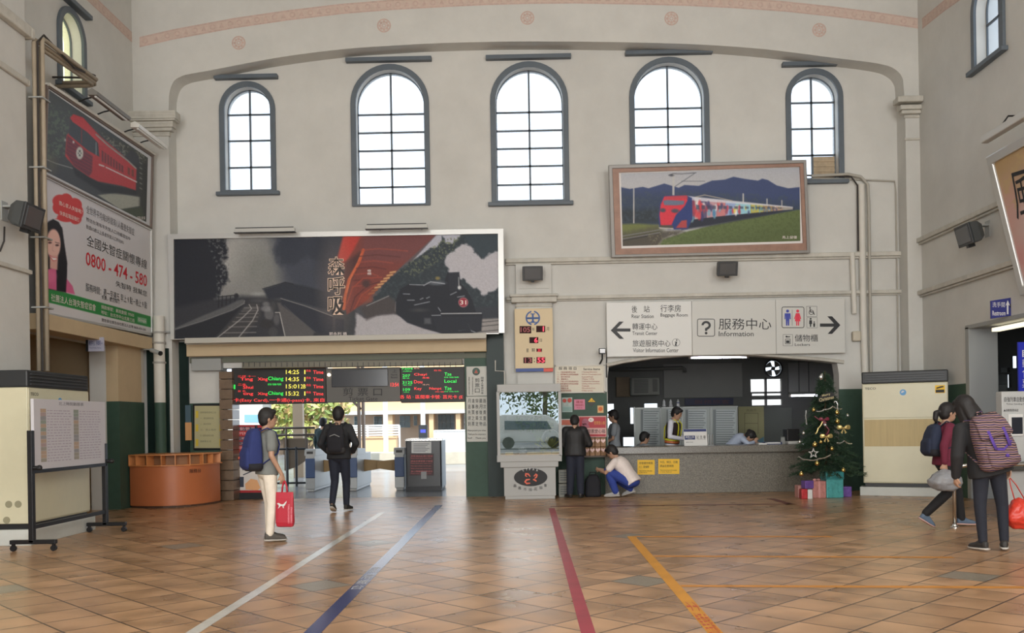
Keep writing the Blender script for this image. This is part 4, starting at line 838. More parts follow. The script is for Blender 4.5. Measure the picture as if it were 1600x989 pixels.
for k in range(9):
    y = 580.3+k*3.6; b.text_px(zh[k], 870.5, y, 875+len(zh[k])*2.2, y+2.5, .003, .006, Y=YY); b.text_px(en[k], 909, y, 911+len(en[k])*.95, y+2.4, .003, Y=YY)
b.build('red_lettering', M_redink, o)
o = sheet('flyer', 'small white flyer with red flowers on the green wall', 'poster', (878, 621, 894.3, 644), YV, mat('flyer_pale', K(150, 165, 160), .6)); b = MB(); b.poly_px(arc(882, 626, 3.2, 0, 360, 10), .01, Y=YV-.002); b.poly_px(arc(890, 625.5, 3.6, 0, 360, 10), .01, Y=YV-.002); b.mi = 1; b.text_px('藝文', 881, 630, 892, 634, .012, .01, Y=YV); b.mi = 2; b.rect_px(879, 636, 893.5, 643, .01, Y=YV-.002)
b.build('print', [mat('flyer_red', K(170, 70, 60), .6), M_paper, mat('flyer_teal', K(125, 150, 145), .6)], o)
o = sheet('flyer', 'pink square flyer on the green wall', 'poster', (897, 624, 914, 640), YV, mat('flyer_pink', K(185, 115, 135), .6)); b = MB(); b.text_px('讓座', 900, 626, 911, 630, .012, .012, Y=YV); b.text_px('博愛座優先', 899, 631.5, 912, 634.5, .012, Y=YV); b.text_px('Thank you', 901, 636, 910, 638.5, .012, Y=YV); b.build('lettering', M_redink, o)
d = [P(x, y, Y=YV) for x, y in ((924.3, 635.2), (931.3, 628), (924.3, 620.5), (917.3, 628))]; o = MB(); o.prism([(p.x, p.z) for p in d], FB(YV), .008); o = tag(o.build('warning_sign', mat('warning_black', (.02, .02, .015), .5)), 'small yellow and black diamond sign on the green wall', 'sign')
b = MB(); b.poly_px([(918.5, 628), (930.2, 628), (924.3, 621.6)], .012, Y=YV); b.build('yellow_half', M_yellow, o); b = MB(); b.text_px('注意', 921, 624.5, 927.5, 627.5, .014, .01, Y=YV); b.build('lettering', M_ink, o)
o = sheet('flyer', 'tiny orange flyer at the edge of the counter opening', 'poster', (933.6, 633.6, 943, 645), YV, mat('flyer_cream', K(190, 155, 110), .6)); b = MB(); b.poly_px(arc(938.2, 639, 3.4, 0, 360, 12), .01, Y=YV-.002); b.build('orange_disc', mat('flyer_orange', K(185, 95, 45), .6), o)
o = sheet('poster', 'white and salmon poster half behind the man in black', 'poster', (876, 654.5, 901.5, 683), YV, M_paper); b = MB(); b.rect_px(877.5, 656, 900.5, 664, .01, Y=YV-.002); b.build('salmon_band', mat('salmon_print', K(195, 110, 90), .6), o)
o = sheet('poster', 'red charity poster with a white caption beside the man in black', 'poster', (904, 650, 947.5, 683), YV, mat('poster_pale_edge', K(190, 150, 145), .6), .012); b = MB(); b.rect_px(905.2, 651.5, 946.5, 668.5, .014, Y=YV-.002); b.rect_px(905.2, 678.5, 946.5, 681.8, .014, Y=YV-.002)
b.mi = 1; b.poly_px(arc(914.5, 659.5, 5.6, 0, 360, 12), .016, Y=YV-.002); b.poly_px([(908, 668), (909, 663), (914, 661), (920, 664), (921, 668)], .016, Y=YV-.002); b.mi = 2; b.poly_px(arc(923.5, 656, 4.3, 0, 360, 14, 3.4), .018, Y=YV-.002); b.mi = 3; b.text_px('發票愛心捐', 928, 658, 945, 663.5, .018, .01, Y=YV); b.mi = 4; b.text_px('零錢發票愛心箱', 906.5, 670.5, 945.5, 677, .018, .015, Y=YV); b.text_px('愛心', 921, 655, 926, 657.5, .022, Y=YV)
b.build('print', [mat('charity_red', K(150, 30, 42), .5), mat('charity_mauve', K(140, 80, 95), .6), mat('print_white', K(205, 195, 190), .6), mat('print_gold', K(190, 140, 70), .6), mat('print_dark', K(60, 30, 32), .6)], o)
# donation boxes with hearts on a shelf
o = MB(); pbox(o, 912, 712, 948, 714.5, YW-.28, .265); tag(o.build('wall_shelf', mat('dark_shelf_wood', (.08, .05, .03), .5)), 'dark narrow shelf under the wooden heart boxes', 'shelf')
zs = P(930, 712, Y=YW-.2).z; M_box = mat('orange_brown_wood', (.30, .15, .06), .5, noise=.2, nscale=6); M_heart = mat('pale_pink_heart', K(200, 170, 165), .5)
xs = [P(x, 700, Y=YW-.22).x for x in (917, 925.5, 934, 942.5)]; hw = (xs[1]-xs[0])*.47; hh = P(930, 683.5, Y=YW-.2).z-zs
labs = {(0, 0): 'lower left', (1, 0): 'lower inner left', (2, 0): 'lower inner right', (3, 0): 'lower right', (0, 1): 'upper left', (1, 1): 'upper inner left', (2, 1): 'upper inner right', (3, 1): 'upper right'}
for i, x in enumerate(xs):
    for j in range(2):
        o = thing('donation_box', labs[i, j]+' wooden donation box with a heart on the dark shelf', 'box', (x, YW-.14, zs+j*hh/2), group='heart donation boxes')
        b = MB(); b.box((-hw, -.09, 0), (hw, .1, hh/2-.004)); b.build('body', M_box, o, bevel=.006)
        b = MB(); b.prism([(0, -.035)]+[(.045*math.copysign(abs(math.sin(a))**1.2, math.sin(a)), .012+.035*math.cos(a)+(.012*abs(math.sin(a)))-.022*(math.exp(-(a if a < math.pi else 2*math.pi-a)**2*6))) for a in [2*math.pi*k/24 for k in range(14, 24)]+[2*math.pi*k/24 for k in range(0, 11)]], frame((0, -.092, hh*.28), (1, 0, 0), (0, 0, 1)), .004); b.build('heart', M_heart, o)
# notices on the dark pilaster right of the gate
for nm, px, lab in (('gate_notice', (729, 572.5, 761, 618.5), 'upper white notice with a round railway emblem right of the gate'), ('gate_notice', (729, 619.5, 761.5, 690), 'lower white notice with columns of characters right of the gate')):
    o = thing(nm, lab, 'notice', (P(745, px[3], Y=YW-.07).x, YW-.07, P(745, px[3], Y=YW-.07).z), world=True); b = MB(); pbox(b, *px, YW-.07, .018); b.build('plate', mat('notice_plate', K(165, 165, 158), .5), o); b = MB(); yy = YW-.072
    if px[3] < 620:
        c = MB(); c.poly_px(arc(744, 580.5, 6, 0, 360, 18), .003, Y=yy); c.mi = 1; c.poly_px(arc(744, 580, 4.6, 0, 360, 18), .005, Y=yy); c.mi = 2; c.poly_px([(741, 583), (744, 577), (747, 583)], .007, Y=yy); c.build('emblem', [mat('emblem_dark', (.03, .05, .04), .5), mat('emblem_green', (.03, .10, .07), .5), mat('emblem_red', K(150, 70, 55), .5)], o)
        for k, ch in enumerate('剪票口'): b.text_px(ch, 742, 591+k*8, 749.5, 597.5+k*8, .004, .02, Y=yy)
        for k, ch in enumerate('閒雜人等請勿進'): b.text_px(ch, 751.5, 589+k*3.9, 755.5, 592.3+k*3.9, .004, .01, Y=yy); 
        for k in range(12): b.text_px('站務公告啟事請旅客遵守使'[k], 737.5, 589+k*2.3, 739.5, 591+k*2.3, .004, Y=yy); b.text_px('嘉義車站服務台旅客須知等'[k], 732, 589+k*2.3, 734, 591+k*2.3, .004, Y=yy)
    else:
        cols = ('月台請先到', '違章之乘規', '穿戴安全帽', '鐵路旅客請', '路線，遵守')
        for i in range(5):
            for k, ch in enumerate('月追先請到違事買之票穿秩者乘定嚴月後文物路次貴重品'[i*5:i*5+5]): b.text_px(ch, 731+i*6, 623+k*9, 735.5+i*6, 629.5+k*9, .004, .01, Y=yy)
        for k, t in enumerate(('Please present your ticket', 'Thank you for cooperation', 'Staff     Thank you')): b.text_px(t, 731, 671+k*6, 759, 674.5+k*6, .004, Y=yy)
    b.build('lettering', M_ink, o)

# ---------------------------------------------------------------- flower display case
YD = 17.3; f5 = lambda x, y: (780+x/4.945, 590+y/4.945)
o = thing('display_case', 'grey glass display case with flower arrangements right of the gate', 'display case', (P(827, 782, Y=YD).x, YD, 0), world=True)
M_case = mat('case_grey', (.40, .40, .385), .45); D = .72
def cb(x0, y0, x1, y1, yo=0, d=D, zmin=None): return pbox(MB(), x0, y0, x1, y1, YD+yo, d, zmin)
b = MB(); pbox(b, 789.5, 773, 867.5, 783, YD+.03, D-.06, 0); b.build('plinth', M_case, o, bevel=.006)
b = MB(); pbox(b, 787.5, 729, 868.5, 775, YD+.02, D-.04); b.build('pedestal', M_case, o, bevel=.008)
b = MB(); pbox(b, 782, 721, 872.5, 730, YD-.02, D+.02); b.build('ledge', M_case, o, bevel=.008)
b = MB(); pbox(b, 776.5, 711, 878, 721.5, YD-.03, D+.03); b.build('base_frame', M_case, o, bevel=.008)
b = MB(); pbox(b, 776.5, 600, 876, 612.5, YD-.03, D+.03); b.build('top_frame', M_case, o, bevel=.008)
for q in ((776.5, 612, 781, 712), (873, 612, 877.5, 712)):
    b = MB(); pbox(b, *q, YD-.03, .05); b.build('corner_post', M_case, o); b = MB(); pbox(b, *q, YD+D-.06, .05); b.build('corner_post', M_case, o)
b = MB(); pbox(b, 781, 612, 873, 712, YD-.02, .008); b.build('front_glass', glass_mat('case_glass', (.9, .95, .95), .24, rough=.0), o)
b = MB(); pbox(b, 777, 612, 877, 712, YD+D-.03, .02); b.build('back_panel', mat('case_back', (.16, .19, .165), .6, noise=.35, nscale=5), o)
b = MB(); c = P(*f5(243, 770), Y=YD+.02); MF = FB(YD+.016); b.prism(arc(c.x, c.z, .315, 0, 360, 40, .168), MF, 0)
b.mi = 1
def curl(pts, wd):
    pp = [P(*f5(*p), Y=YD+.02) for p in pts]; n = len(pp); L_ = []; R_ = []
    for i in range(n):
        t = (pp[min(i+1, n-1)]-pp[max(i-1, 0)]); t.normalize(); s = wd*math.sin(math.pi*(i+.6)/(n+.2))+.004; L_.append((pp[i].x-t.z*s, pp[i].z+t.x*s)); R_.append((pp[i].x+t.z*s, pp[i].z-t.x*s))
    b.prism(L_+R_[::-1], FB(YD+.014), 0)
curl([(240, 765), (225, 745), (205, 742), (204, 758), (215, 765)], .012); curl([(268, 762), (285, 745), (292, 752), (288, 768), (275, 778)], .012); curl([(238, 785), (210, 790), (200, 805), (212, 818), (240, 815)], .014); curl([(262, 786), (275, 790), (288, 800)], .012)
b.build('oval_emblem', [M_ink, mat('emblem_orange', K(190, 85, 60), .5)], o)
b = MB()
for ch, x, y, w_ in (('C', 186, 714, 12), ('Y', 212, 708, 14), ('F', 238, 706, 12), ('A', 264, 708, 14), ('A', 292, 715, 14)): b.text_px(ch, *f5(x-w_/2, y-9), *f5(x+w_/2, y+9), .008, .02, Y=YD+.02)
b.build('white_lettering', M_paper, o); b = MB()
for ch, x, y in zip('嘉義市插花協會', (122, 158, 200, 240, 282, 322, 357), (835, 852, 862, 865, 860, 850, 832)): b.text_px(ch, *f5(x-12, y-12), *f5(x+12, y+12), .006, .015, Y=YD+.02)
b.build('black_lettering', M_ink, o)
zf = P(827, 711, Y=YD+.3).z
M_blk = mat('pale_wood_block', (.62, .46, .22), .6, noise=.15, nscale=10)
for (x0, x1, h, lab) in ((48, 110, .065, 'short pale wooden plaque at the left inside the display case'), (215, 340, .065, 'long pale wooden plaque at the middle inside the display case'), (342, 405, .07, 'pale wooden plaque second from the right inside the display case'), (408, 465, .07, 'pale wooden plaque at the right end inside the display case')):
    a = P(*f5(x0, 600), Y=YD+.15).x; c = P(*f5(x1, 600), Y=YD+.15).x; b = MB(); b.box((a, YD+.12, zf+.0), (c-.006, YD+.2, zf+h)); b.box((a+.02, YD+.116, zf+.02), (c-.03, YD+.12, zf+h-.015)); tag(b.build('wooden_plaque', M_blk, bevel=.006), lab, 'plaque', 'plaques in the display case')
c = P(*f5(180, 575), Y=YD+.3); o = thing('flower_arrangement', 'white spiky flower arrangement in the display case', 'flowers', (c.x, YD+.3, zf), world=True)
b = MB(); b.lathe([(.05, 0), (.07, .03), (.05, .06)], (c.x, YD+.3, zf), 14); b.build('vase', M_grey, o); b = MB()
for k in range(46):
    d = Vector(RNG.normal(size=3)); d.z = abs(d.z); d.normalize(); b.tube([(c.x, YD+.3, zf+.07), Vector((c.x, YD+.3, zf+.07))+d*.10], [.006, .002], 4)
b.build('petals', M_paper, o)
c = P(*f5(398, 500), Y=YD+.4); o = thing('flower_arrangement', 'hoop arrangement with yellow sprigs in the display case', 'flowers', (c.x, YD+.4, zf), world=True)
b = MB(); b.tube([(c.x+.17*math.cos(a), YD+.4, zf+.28+.2*math.sin(a)) for a in [2*math.pi*k/28 for k in range(29)]], .012, 6); b.build('hoop', M_grey, o)
b = MB(); b.lathe([(.06, 0), (.08, .05), (.07, .09)], (c.x, YD+.4, zf), 14); b.build('vase', M_grey, o); b = MB()
for k in range(60):
    d = Vector(RNG.normal(size=3)); d.z = abs(d.z)*1.6; d.normalize(); p = Vector((c.x-.05, YD+.4, zf+.08)); q = p+d*RNG.uniform(.1, .32); s = d.orthogonal().normalized()*.02; b.add([p, q-s, q+d*.03, q+s], [(0, 1, 2, 3)])
b.build('leaves', mat('olive_yellow_leaf', (.40, .38, .07), .6), o)
c = P(*f5(300, 440), Y=YD+.5); o = thing('flower_arrangement', 'tall leafy green arrangement at the back of the display case', 'flowers', (c.x, YD+.5, zf), world=True)
b = MB(); b.lathe([(.05, 0), (.09, .08), (.05, .2)], (c.x, YD+.5, zf), 14); b.build('vase', M_offgrey, o); b = MB()
for k in range(260):
    p = Vector((c.x+RNG.uniform(-.42, .30), YD+.5+RNG.uniform(-.1, .12), zf+RNG.uniform(.45, 1.1))); d = Vector(RNG.normal(size=3)).normalized(); s = d.orthogonal().normalized(); l = RNG.uniform(.03, .07); b.add([p-d*l, p+s*l*.4, p+d*l, p-s*l*.4], [(0, 1, 2, 3)])
for k in range(7): b.tube([(c.x, YD+.5, zf+.19), (c.x+(k-3)*.05, YD+.5, zf+.6), (c.x+(k-3.4)*.11, YD+.5, zf+1.0)], .006, 5)
b.build('leaves', mat('soft_green_leaf', (.17, .24, .09), .6), o)

o = thing('wall_conduit', 'thin white bent conduit on the dark green pilaster beside the display case', 'pipe', (P(757, 600, Y=YW-.13).x, YW-.13, P(757, 600, Y=YW-.13).z), world=True); b = MB(); b.tube([(q.x, YW-.135, q.z) for q in (P(x, y, Y=YW-.135) for x, y in ((774, 563), (774, 579.5), (788, 580), (788.5, 601)))], .012, 6); b.build('tube', M_white, o)
# ---------------------------------------------------------------- street outside the entrance, seen mirrored in the display glass
b = MB(); b.box((-30, -60, -.25), (30, -8.3, -.02)); struct(b.build('ground_forecourt', mat('asphalt', (.12, .12, .12), .8)))
o = thing('van', 'white van parked outside, mirrored in the display case glass', 'van', (-.35, -17, 0))
M_van = mat('van_white', (.82, .82, .78), .3)
b = MB(); b.prism([(-2.0, .35), (1.9, .35), (2.1, .8), (1.8, 1.0), (1.25, 1.62), (.8, 1.85), (-1.6, 1.9), (-2.0, 1.75)], frame((.8, .9, 0), (1, 0, 0), (0, 0, 1)), 1.7); b.build('body', M_van, o, bevel=.06, seg=3)
b = MB(); b.prism([(-1.5, 1.05), (1.1, 1.05), (.85, 1.5), (-1.5, 1.55)], frame((.8, .905, 0), (1, 0, 0), (0, 0, 1)), .02); b.prism([(-1.5, 1.05), (1.1, 1.05), (.85, 1.5), (-1.5, 1.55)], frame((.8, .925, 0), (1, 0, 0), (0, 0, 1)), .02); b.build('side_window', M_glassd, o)
for x in (-.5, 2.0):
    for y in (.8, -.7): b = MB(); b.cyl((x, y, .33), (x, y+.2, .33), .33, 20); b.build('wheel', M_black, o)
for k, (x, y, h, lab) in enumerate(((-6, -30, 7, 'street tree outside the entrance, left of the van'), (1.5, -32, 8, 'street tree outside the entrance, behind the van'), (14, -30, 7, 'street tree outside the entrance, right of the van'))):
    leaf_tree('street_tree', lab, (x, y, 0), (5, 2, 4), 2300, [mat('street_leaf', (.12, .20, .06), .6), mat('street_leaf_light', (.24, .30, .10), .6)], h)
# ---------------------------------------------------------------- printed pictures, framed on the walls
def vnoise(x, y, sc, seed):
    r = np.random.default_rng(seed); g = r.random((256, 256)); x = x/sc; y = y/sc
    i = np.floor(x).astype(int); j = np.floor(y).astype(int); fx = x-i; fy = y-j; fx = fx*fx*(3-2*fx); fy = fy*fy*(3-2*fy)
    a = g[i % 256, j % 256]; b = g[(i+1) % 256, j % 256]; c = g[i % 256, (j+1) % 256]; d = g[(i+1) % 256, (j+1) % 256]
    return (a*(1-fx)+b*fx)*(1-fy)+(c*(1-fx)+d*fx)*fy
def fbm(x, y, sc, seed): return .5*vnoise(x, y, sc, seed)+.3*vnoise(x, y, sc/2.1, seed+1)+.2*vnoise(x, y, sc/4.3, seed+2)
class Print:
    "a printed sheet: a fine grid whose colour attribute carries the print; drawn in the sheet's own artwork coordinates"
    def __init__(s, quad, pl, n, lift=.004):
        s.q = [P(x, y, pl=pl)+pl[1]*lift for x, y in quad]                # TL TR BR BL
        s.nx, s.ny = n; u, v = np.meshgrid(np.linspace(0, 1, s.nx+1), np.linspace(0, 1, s.ny+1)); u = u.ravel()[:, None]; v = v.ravel()[:, None]
        A, B, C, D = (np.array(p) for p in s.q); s.w = (A*(1-u)+B*u)*(1-v)+(D*(1-u)+C*u)*v
        d = s.w-np.array([0, 0, H]); zf = d@np.array(Fv); a = d@np.array(Rv)/zf; b = d[:, 2]/zf
        s.x = CX+F*(a*math.cos(ROLL)-b*math.sin(ROLL)); s.y = CY-F*(a*math.sin(ROLL)+b*math.cos(ROLL))
        s.c = np.zeros((len(s.x), 3)); s.T = (0, 0, 1)
    def at(s, ox, oy, sc): s.T = (ox, oy, sc); return s
    def t(s, p): return (s.T[0]+p[0]/s.T[2], s.T[1]+p[1]/s.T[2])
    def put(s, m, c, al=1):
        m = (np.clip(m, 0, 1)*al)[:, None]; s.c = s.c*(1-m)+np.array(c, float)*m
    def fill(s, c): s.c[:] = c
    def grad(s, p0, p1, c0, c1):
        p0, p1 = np.array(s.t(p0)), np.array(s.t(p1)); d = p1-p0; k = np.clip(((s.x-p0[0])*d[0]+(s.y-p0[1])*d[1])/(d@d), 0, 1)[:, None]; s.c = np.array(c0, float)*(1-k)+np.array(c1, float)*k
    def sd(s, pts, wob=0, wsc=6):
        pts = np.array([s.t(p) for p in pts], float); x, y = s.x, s.y
        if wob: x = x+wob*(fbm(s.x, s.y, wsc, 11)-.5)*2; y = y+wob*(fbm(s.x, s.y, wsc, 23)-.5)*2
        ins = np.zeros(len(x), bool); dist = np.full(len(x), 1e9)
        for k in range(len(pts)):
            (x0, y0), (x1, y1) = pts[k], pts[(k+1) % len(pts)]
            if y0 != y1: ins ^= ((y0 > y) != (y1 > y)) & (x < (x1-x0)*(y-y0)/(y1-y0)+x0)
            dx, dy = x1-x0, y1-y0; l = dx*dx+dy*dy or 1; tt = np.clip(((x-x0)*dx+(y-y0)*dy)/l, 0, 1); dist = np.minimum(dist, np.hypot(x-x0-tt*dx, y-y0-tt*dy))
        return np.where(ins, dist, -dist)
    def poly(s, pts, c, soft=.5, al=1, wob=0, wsc=6): s.put(.5+s.sd(pts, wob, wsc)/(2*soft), c, al)
    def ell(s, cx, cy, rx, ry, c, soft=.5, al=1, wob=0, wsc=6):
        cx, cy = s.t((cx, cy)); rx /= s.T[2]; ry /= s.T[2]; x, y = s.x, s.y
        if wob: x = x+wob*(fbm(x, y, wsc, 31)-.5)*2; y = y+wob*(fbm(s.x, y, wsc, 37)-.5)*2
        k = np.hypot((x-cx)/rx, (y-cy)/ry); s.put(.5+(1-k)*min(rx, ry)/(2*soft), c, al)
    def line(s, pts, wd, c, al=1, soft=.5):
        pts = [s.t(p) for p in pts]; dist = np.full(len(s.x), 1e9)
        for (x0, y0), (x1, y1) in zip(pts[:-1], pts[1:]):
            dx, dy = x1-x0, y1-y0; l = dx*dx+dy*dy or 1; tt = np.clip(((s.x-x0)*dx+(s.y-y0)*dy)/l, 0, 1); dist = np.minimum(dist, np.hypot(s.x-x0-tt*dx, s.y-y0-tt*dy))
        s.put(.5+(wd/2-dist)/(2*soft), c, al)
    def speck(s, pts, c, sc, th, al, seed=3, soft=1.5):
        m = np.clip(.5+s.sd(pts)/(2*soft), 0, 1)*np.clip((fbm(s.x, s.y, sc, seed)-th)*8, 0, 1); s.put(m, c, al)
    def grain(s, amp, sc=1.2, seed=5): s.c = np.clip(s.c*(1+amp*(fbm(s.x, s.y, sc, seed)-.5)[:, None]*2), 0, 255)
    def build(s, name, parent, gain, m='printed_sheet'):
        off = ORG[parent.name]; nx, ny = s.nx, s.ny; me = bpy.data.meshes.new(name)
        i = np.arange(nx*ny); r = i//nx; cc = i % nx; a = r*(nx+1)+cc; f = np.stack([a, a+nx+1, a+nx+2, a+1], 1)
        me.vertices.add(len(s.w)); me.vertices.foreach_set('co', (s.w-np.array(off)).ravel()); me.loops.add(f.size); me.loops.foreach_set('vertex_index', f.ravel()); me.polygons.add(len(f)); me.polygons.foreach_set('loop_start', np.arange(0, f.size, 4)); me.polygons.foreach_set('loop_total', np.full(len(f), 4)); me.update(calc_edges=True)
        x = s.c/255; l = np.where(x <= .04045, x/12.92, ((x+.055)/1.055)**2.4)*gain; at = me.color_attributes.new('print', 'FLOAT_COLOR', 'POINT'); at.data.foreach_set('color', np.concatenate([np.clip(l, 0, .92), np.ones((len(l), 1))], 1).ravel().astype(np.float32))
        me.materials.append(print_mat(m)); o = bpy.data.objects.new(name, me); COL.objects.link(o); o.parent = parent; return o
def plane_lf(pl):
    n = pl[1]; X = Vector((0, 0, 1)).cross(n).normalized(); return frame(pl[0], X, n.cross(X), n)
def prism_px(b, pts, pl, d0, d1, hole=None):
    "outline at photo pixels on the plane, thickness from d0 to d1 along the plane normal"
    M = plane_lf(pl); Mi = M.inverted(); f = lambda l: [(v.x, v.y) for v in (Mi@P(x, y, pl=pl) for x, y in l)]
    return b.prism(f(pts), M@Matrix.Translation((0, 0, d0)), d1-d0, [f(hole)] if hole else ())
def inset(q, a): # shrink a TL TR BR BL quad by a pixels
    (x0, y0), (x1, y1), (x2, y2), (x3, y3) = q; return [(x0+a, y0+a), (x1-a, y1+a), (x2-a, y2-a), (x3+a, y3-a)]

# --- forest railway panorama over the gate
pl1 = (Vector((0, 17.74, 3)), Vector((0, -1, 0)))
c = P(525, 530, pl=pl1); o = thing('railway_panorama', 'very wide black, white and red railway picture above the ticket gate', 'picture', (c.x, 17.74, c.z), world=True)
Q = [(263, 366.5), (786.5, 358), (788.5, 520.5), (268, 531)]; Qi = [(272.5, 374.5), (778, 365.8), (779.5, 522), (273.5, 530)]
b = MB(); prism_px(b, Q, pl1, -.03, .05, Qi); b.build('frame', mat('silver_frame', (.58, .58, .56), .35, .4), o, bevel=.012)
b = MB(); prism_px(b, inset(Q, 3), pl1, -.04, -.005); b.build('backing', M_grey, o)
b = MB(); prism_px(b, [(290, 528.5), (760, 520.5), (760, 529), (290, 537)], pl1, -.02, .06); b.build('bottom_rail', mat('pale_rail', (.50, .48, .42), .5), o, bevel=.008)
p = Print(Qi, pl1, (560, 176)); L = lambda: p.at(262, 355, 5.496); Rr = lambda: p.at(520, 355, 5.493)
L(); p.grad((300, 0), (300, 900), (84, 84, 86), (60, 59, 60))
p.ell(640, 330, 330, 420, (158, 155, 147), 30, .95); p.ell(800, 400, 190, 260, (112, 112, 104), 20, .8); p.ell(620, 560, 260, 120, (120, 118, 112), 14, .7)
p.poly([(900, 60), (1500, 60), (1500, 740), (1240, 600), (1010, 480), (960, 330), (930, 190)], (52, 55, 64), 12, .9, 4, 14)
p.poly([(950, 80), (1500, 80), (1500, 330), (1200, 250), (1040, 330), (960, 330), (920, 190), (960, 130)], (40, 43, 51), 4, .85, 5, 10)
p.poly([(1250, 80), (1500, 80), (1500, 760), (1330, 700)], (38, 40, 47), 10, .9)
lt = [(30, 60), (490, 60), (515, 190), (500, 260), (470, 300), (515, 400), (522, 460), (490, 500), (430, 580), (390, 700), (30, 760)]
p.poly(lt, (26, 27, 31), 3, 1, 6, 9); p.speck([(330, 90), (520, 90), (530, 480), (430, 560), (400, 300)], (105, 104, 100), 3, .55, .7)
p.poly([(30, 700), (420, 610), (640, 590), (900, 600), (1000, 620), (1480, 800), (1480, 970), (30, 970)], (43, 42, 44), 4)
p.poly([(820, 530), (1010, 472), (1180, 505), (1400, 560), (1400, 720), (970, 610), (860, 620)], (35, 37, 43), 2); p.line([(815, 530), (1010, 474), (1080, 490)], 1.2, (22, 23, 27))
p.ell(770, 572, 45, 14, (150, 150, 145), 2, .8)
p.poly([(30, 880), (300, 760), (500, 680), (600, 630), (650, 620), (660, 655), (560, 710), (300, 805), (30, 890)], (80, 79, 77), 1.2); p.line([(30, 888), (300, 805), (560, 710), (655, 655), (660, 630)], 1.1, (138, 136, 130), .8)
p.poly([(30, 895), (300, 812), (560, 716), (650, 665), (400, 960), (30, 970)], (28, 28, 30), 1.5)
for x in (440, 470, 505, 540, 580): p.line([(x, 590), (x-4, 690-(x-440)*.4)], 1.3, (24, 24, 26))
p.line([(430, 600), (600, 580)], 1.4, (24, 24, 26)); p.line([(420, 640), (590, 612)], 1.1, (30, 30, 32)); p.ell(590, 590, 20, 22, (32, 32, 34), 1)
p.poly([(400, 960), (660, 690), (700, 650), (790, 650), (800, 760), (640, 960)], (55, 52, 50), 2)
for k in range(9):
    y = 690+k*k*3.4; f_ = (y-650)/310; p.line([(690-f_*250, y), (790-f_*40, y-4)], .9+f_*.8, (108, 104, 99), .85)
p.line([(415, 958), (640, 780), (720, 700), (700, 665)], 1.2, (158, 154, 148)); p.line([(600, 958), (730, 800), (775, 710), (765, 665)], 1.3, (158, 154, 148))
for x, y, w_, h_, g_ in ((870, 740, 40, 60, 95), (850, 700, 50, 25, 120), (905, 680, 24, 40, 60), (935, 790, 26, 50, 85), (850, 830, 60, 40, 40), (905, 900, 40, 40, 62), (780, 630, 60, 14, 70), (845, 660, 30, 20, 110)): p.ell(x, y, w_, h_, (g_, g_-2, g_-4), 1.5, .8)
p.poly([(940, 650), (985, 650), (1260, 900), (1240, 960), (1010, 960), (965, 740)], (78, 74, 71), 1.5); p.line([(925, 732), (962, 732), (1012, 955)], 1.3, (172, 168, 160))
p.poly([(972, 612), (1200, 680), (1475, 785), (1475, 950), (1270, 900), (1100, 760), (975, 665)], (37, 38, 44), 1.2); p.line([(972, 612), (1180, 676), (1475, 785)], 1.2, (122, 119, 113)); p.line([(1000, 670), (1100, 765), (1270, 905)], .9, (84, 82, 80), .7)
Rr(); p.poly([(0, 700), (190, 700), (200, 945), (0, 960)], (52, 52, 52), 2); p.poly([(20, 780), (95, 790), (95, 890), (20, 890)], (38, 39, 45), 1); p.poly([(0, 60), (95, 60), (40, 260), (-60, 260), (-40, 100)], (40, 43, 50), 3)
body = [(100, 60), (900, 50), (640, 290), (470, 455), (250, 665), (120, 750), (90, 620), (130, 380), (60, 300)]
p.poly(body, (112, 50, 40), 1.2); p.poly([(250, 60), (900, 50), (640, 290), (420, 300), (230, 290)], (104, 56, 52), 6, .9)
p.poly([(90, 70), (245, 66), (180, 190), (110, 300), (40, 260)], (176, 52, 40), 2); p.poly([(110, 300), (260, 190), (235, 300), (150, 480), (110, 640), (70, 720), (80, 480)], (70, 38, 34), 3)
p.line([(262, 195), (225, 300), (140, 450), (105, 600), (95, 700)], 4.6, (182, 78, 42)); p.line([(245, 230), (160, 420), (120, 560)], 1.6, (205, 105, 60), .7)
for k in range(7):
    y = 190+k*52; p.line([(240-k*12, y+8), (400-k*20, y-6), (640-k*62, y+(14 if k < 4 else 22))], 1.6, ((150, 66, 48), (78, 36, 32))[k % 2], .8, 1)
p.line([(120, 660), (170, 520), (260, 440), (420, 430)], 1.8, (150, 60, 40), .8); p.line([(150, 720), (190, 600), (300, 500), (400, 470)], 1.6, (70, 34, 30), .8); p.line([(185, 700), (250, 580), (380, 490)], 1.5, (160, 70, 42), .8)
for k in range(8): x = 515-k*26; y = 385+k*26; p.poly([(x-26, y-2), (x+30, y-12), (x+24, y+4), (x-30, y+12)], (205, 158, 98) if k < 6 else (150, 90, 50), .7, .9)
p.ell(285, 485, 34, 32, (66, 40, 36), 2); p.ell(300, 620, 60, 50, (150, 62, 36), 6, .6)
p.poly([(905, 50), (1130, 50), (1080, 120), (1010, 175), (940, 165), (840, 190), (690, 282)], (166, 166, 174), .8)
tr = [(690, 285), (760, 240), (840, 180), (900, 170), (945, 80), (985, 150), (1040, 130), (1110, 55), (1440, 50), (1440, 900), (1200, 700), (560, 720), (480, 600), (300, 680), (470, 460), (620, 330)]
p.poly(tr, (36, 43, 46), 1, 1, 3, 5); p.speck([(560, 380), (700, 270), (960, 100), (1100, 80), (1040, 220), (700, 420)], (104, 110, 78), 2.6, .52, .75); p.speck(tr, (58, 66, 66), 3.2, .56, .6, 9); p.poly([(1130, 60), (1440, 55), (1440, 230), (1300, 270), (1220, 200), (1140, 120)], (42, 52, 56), 2, 1, 3, 5)
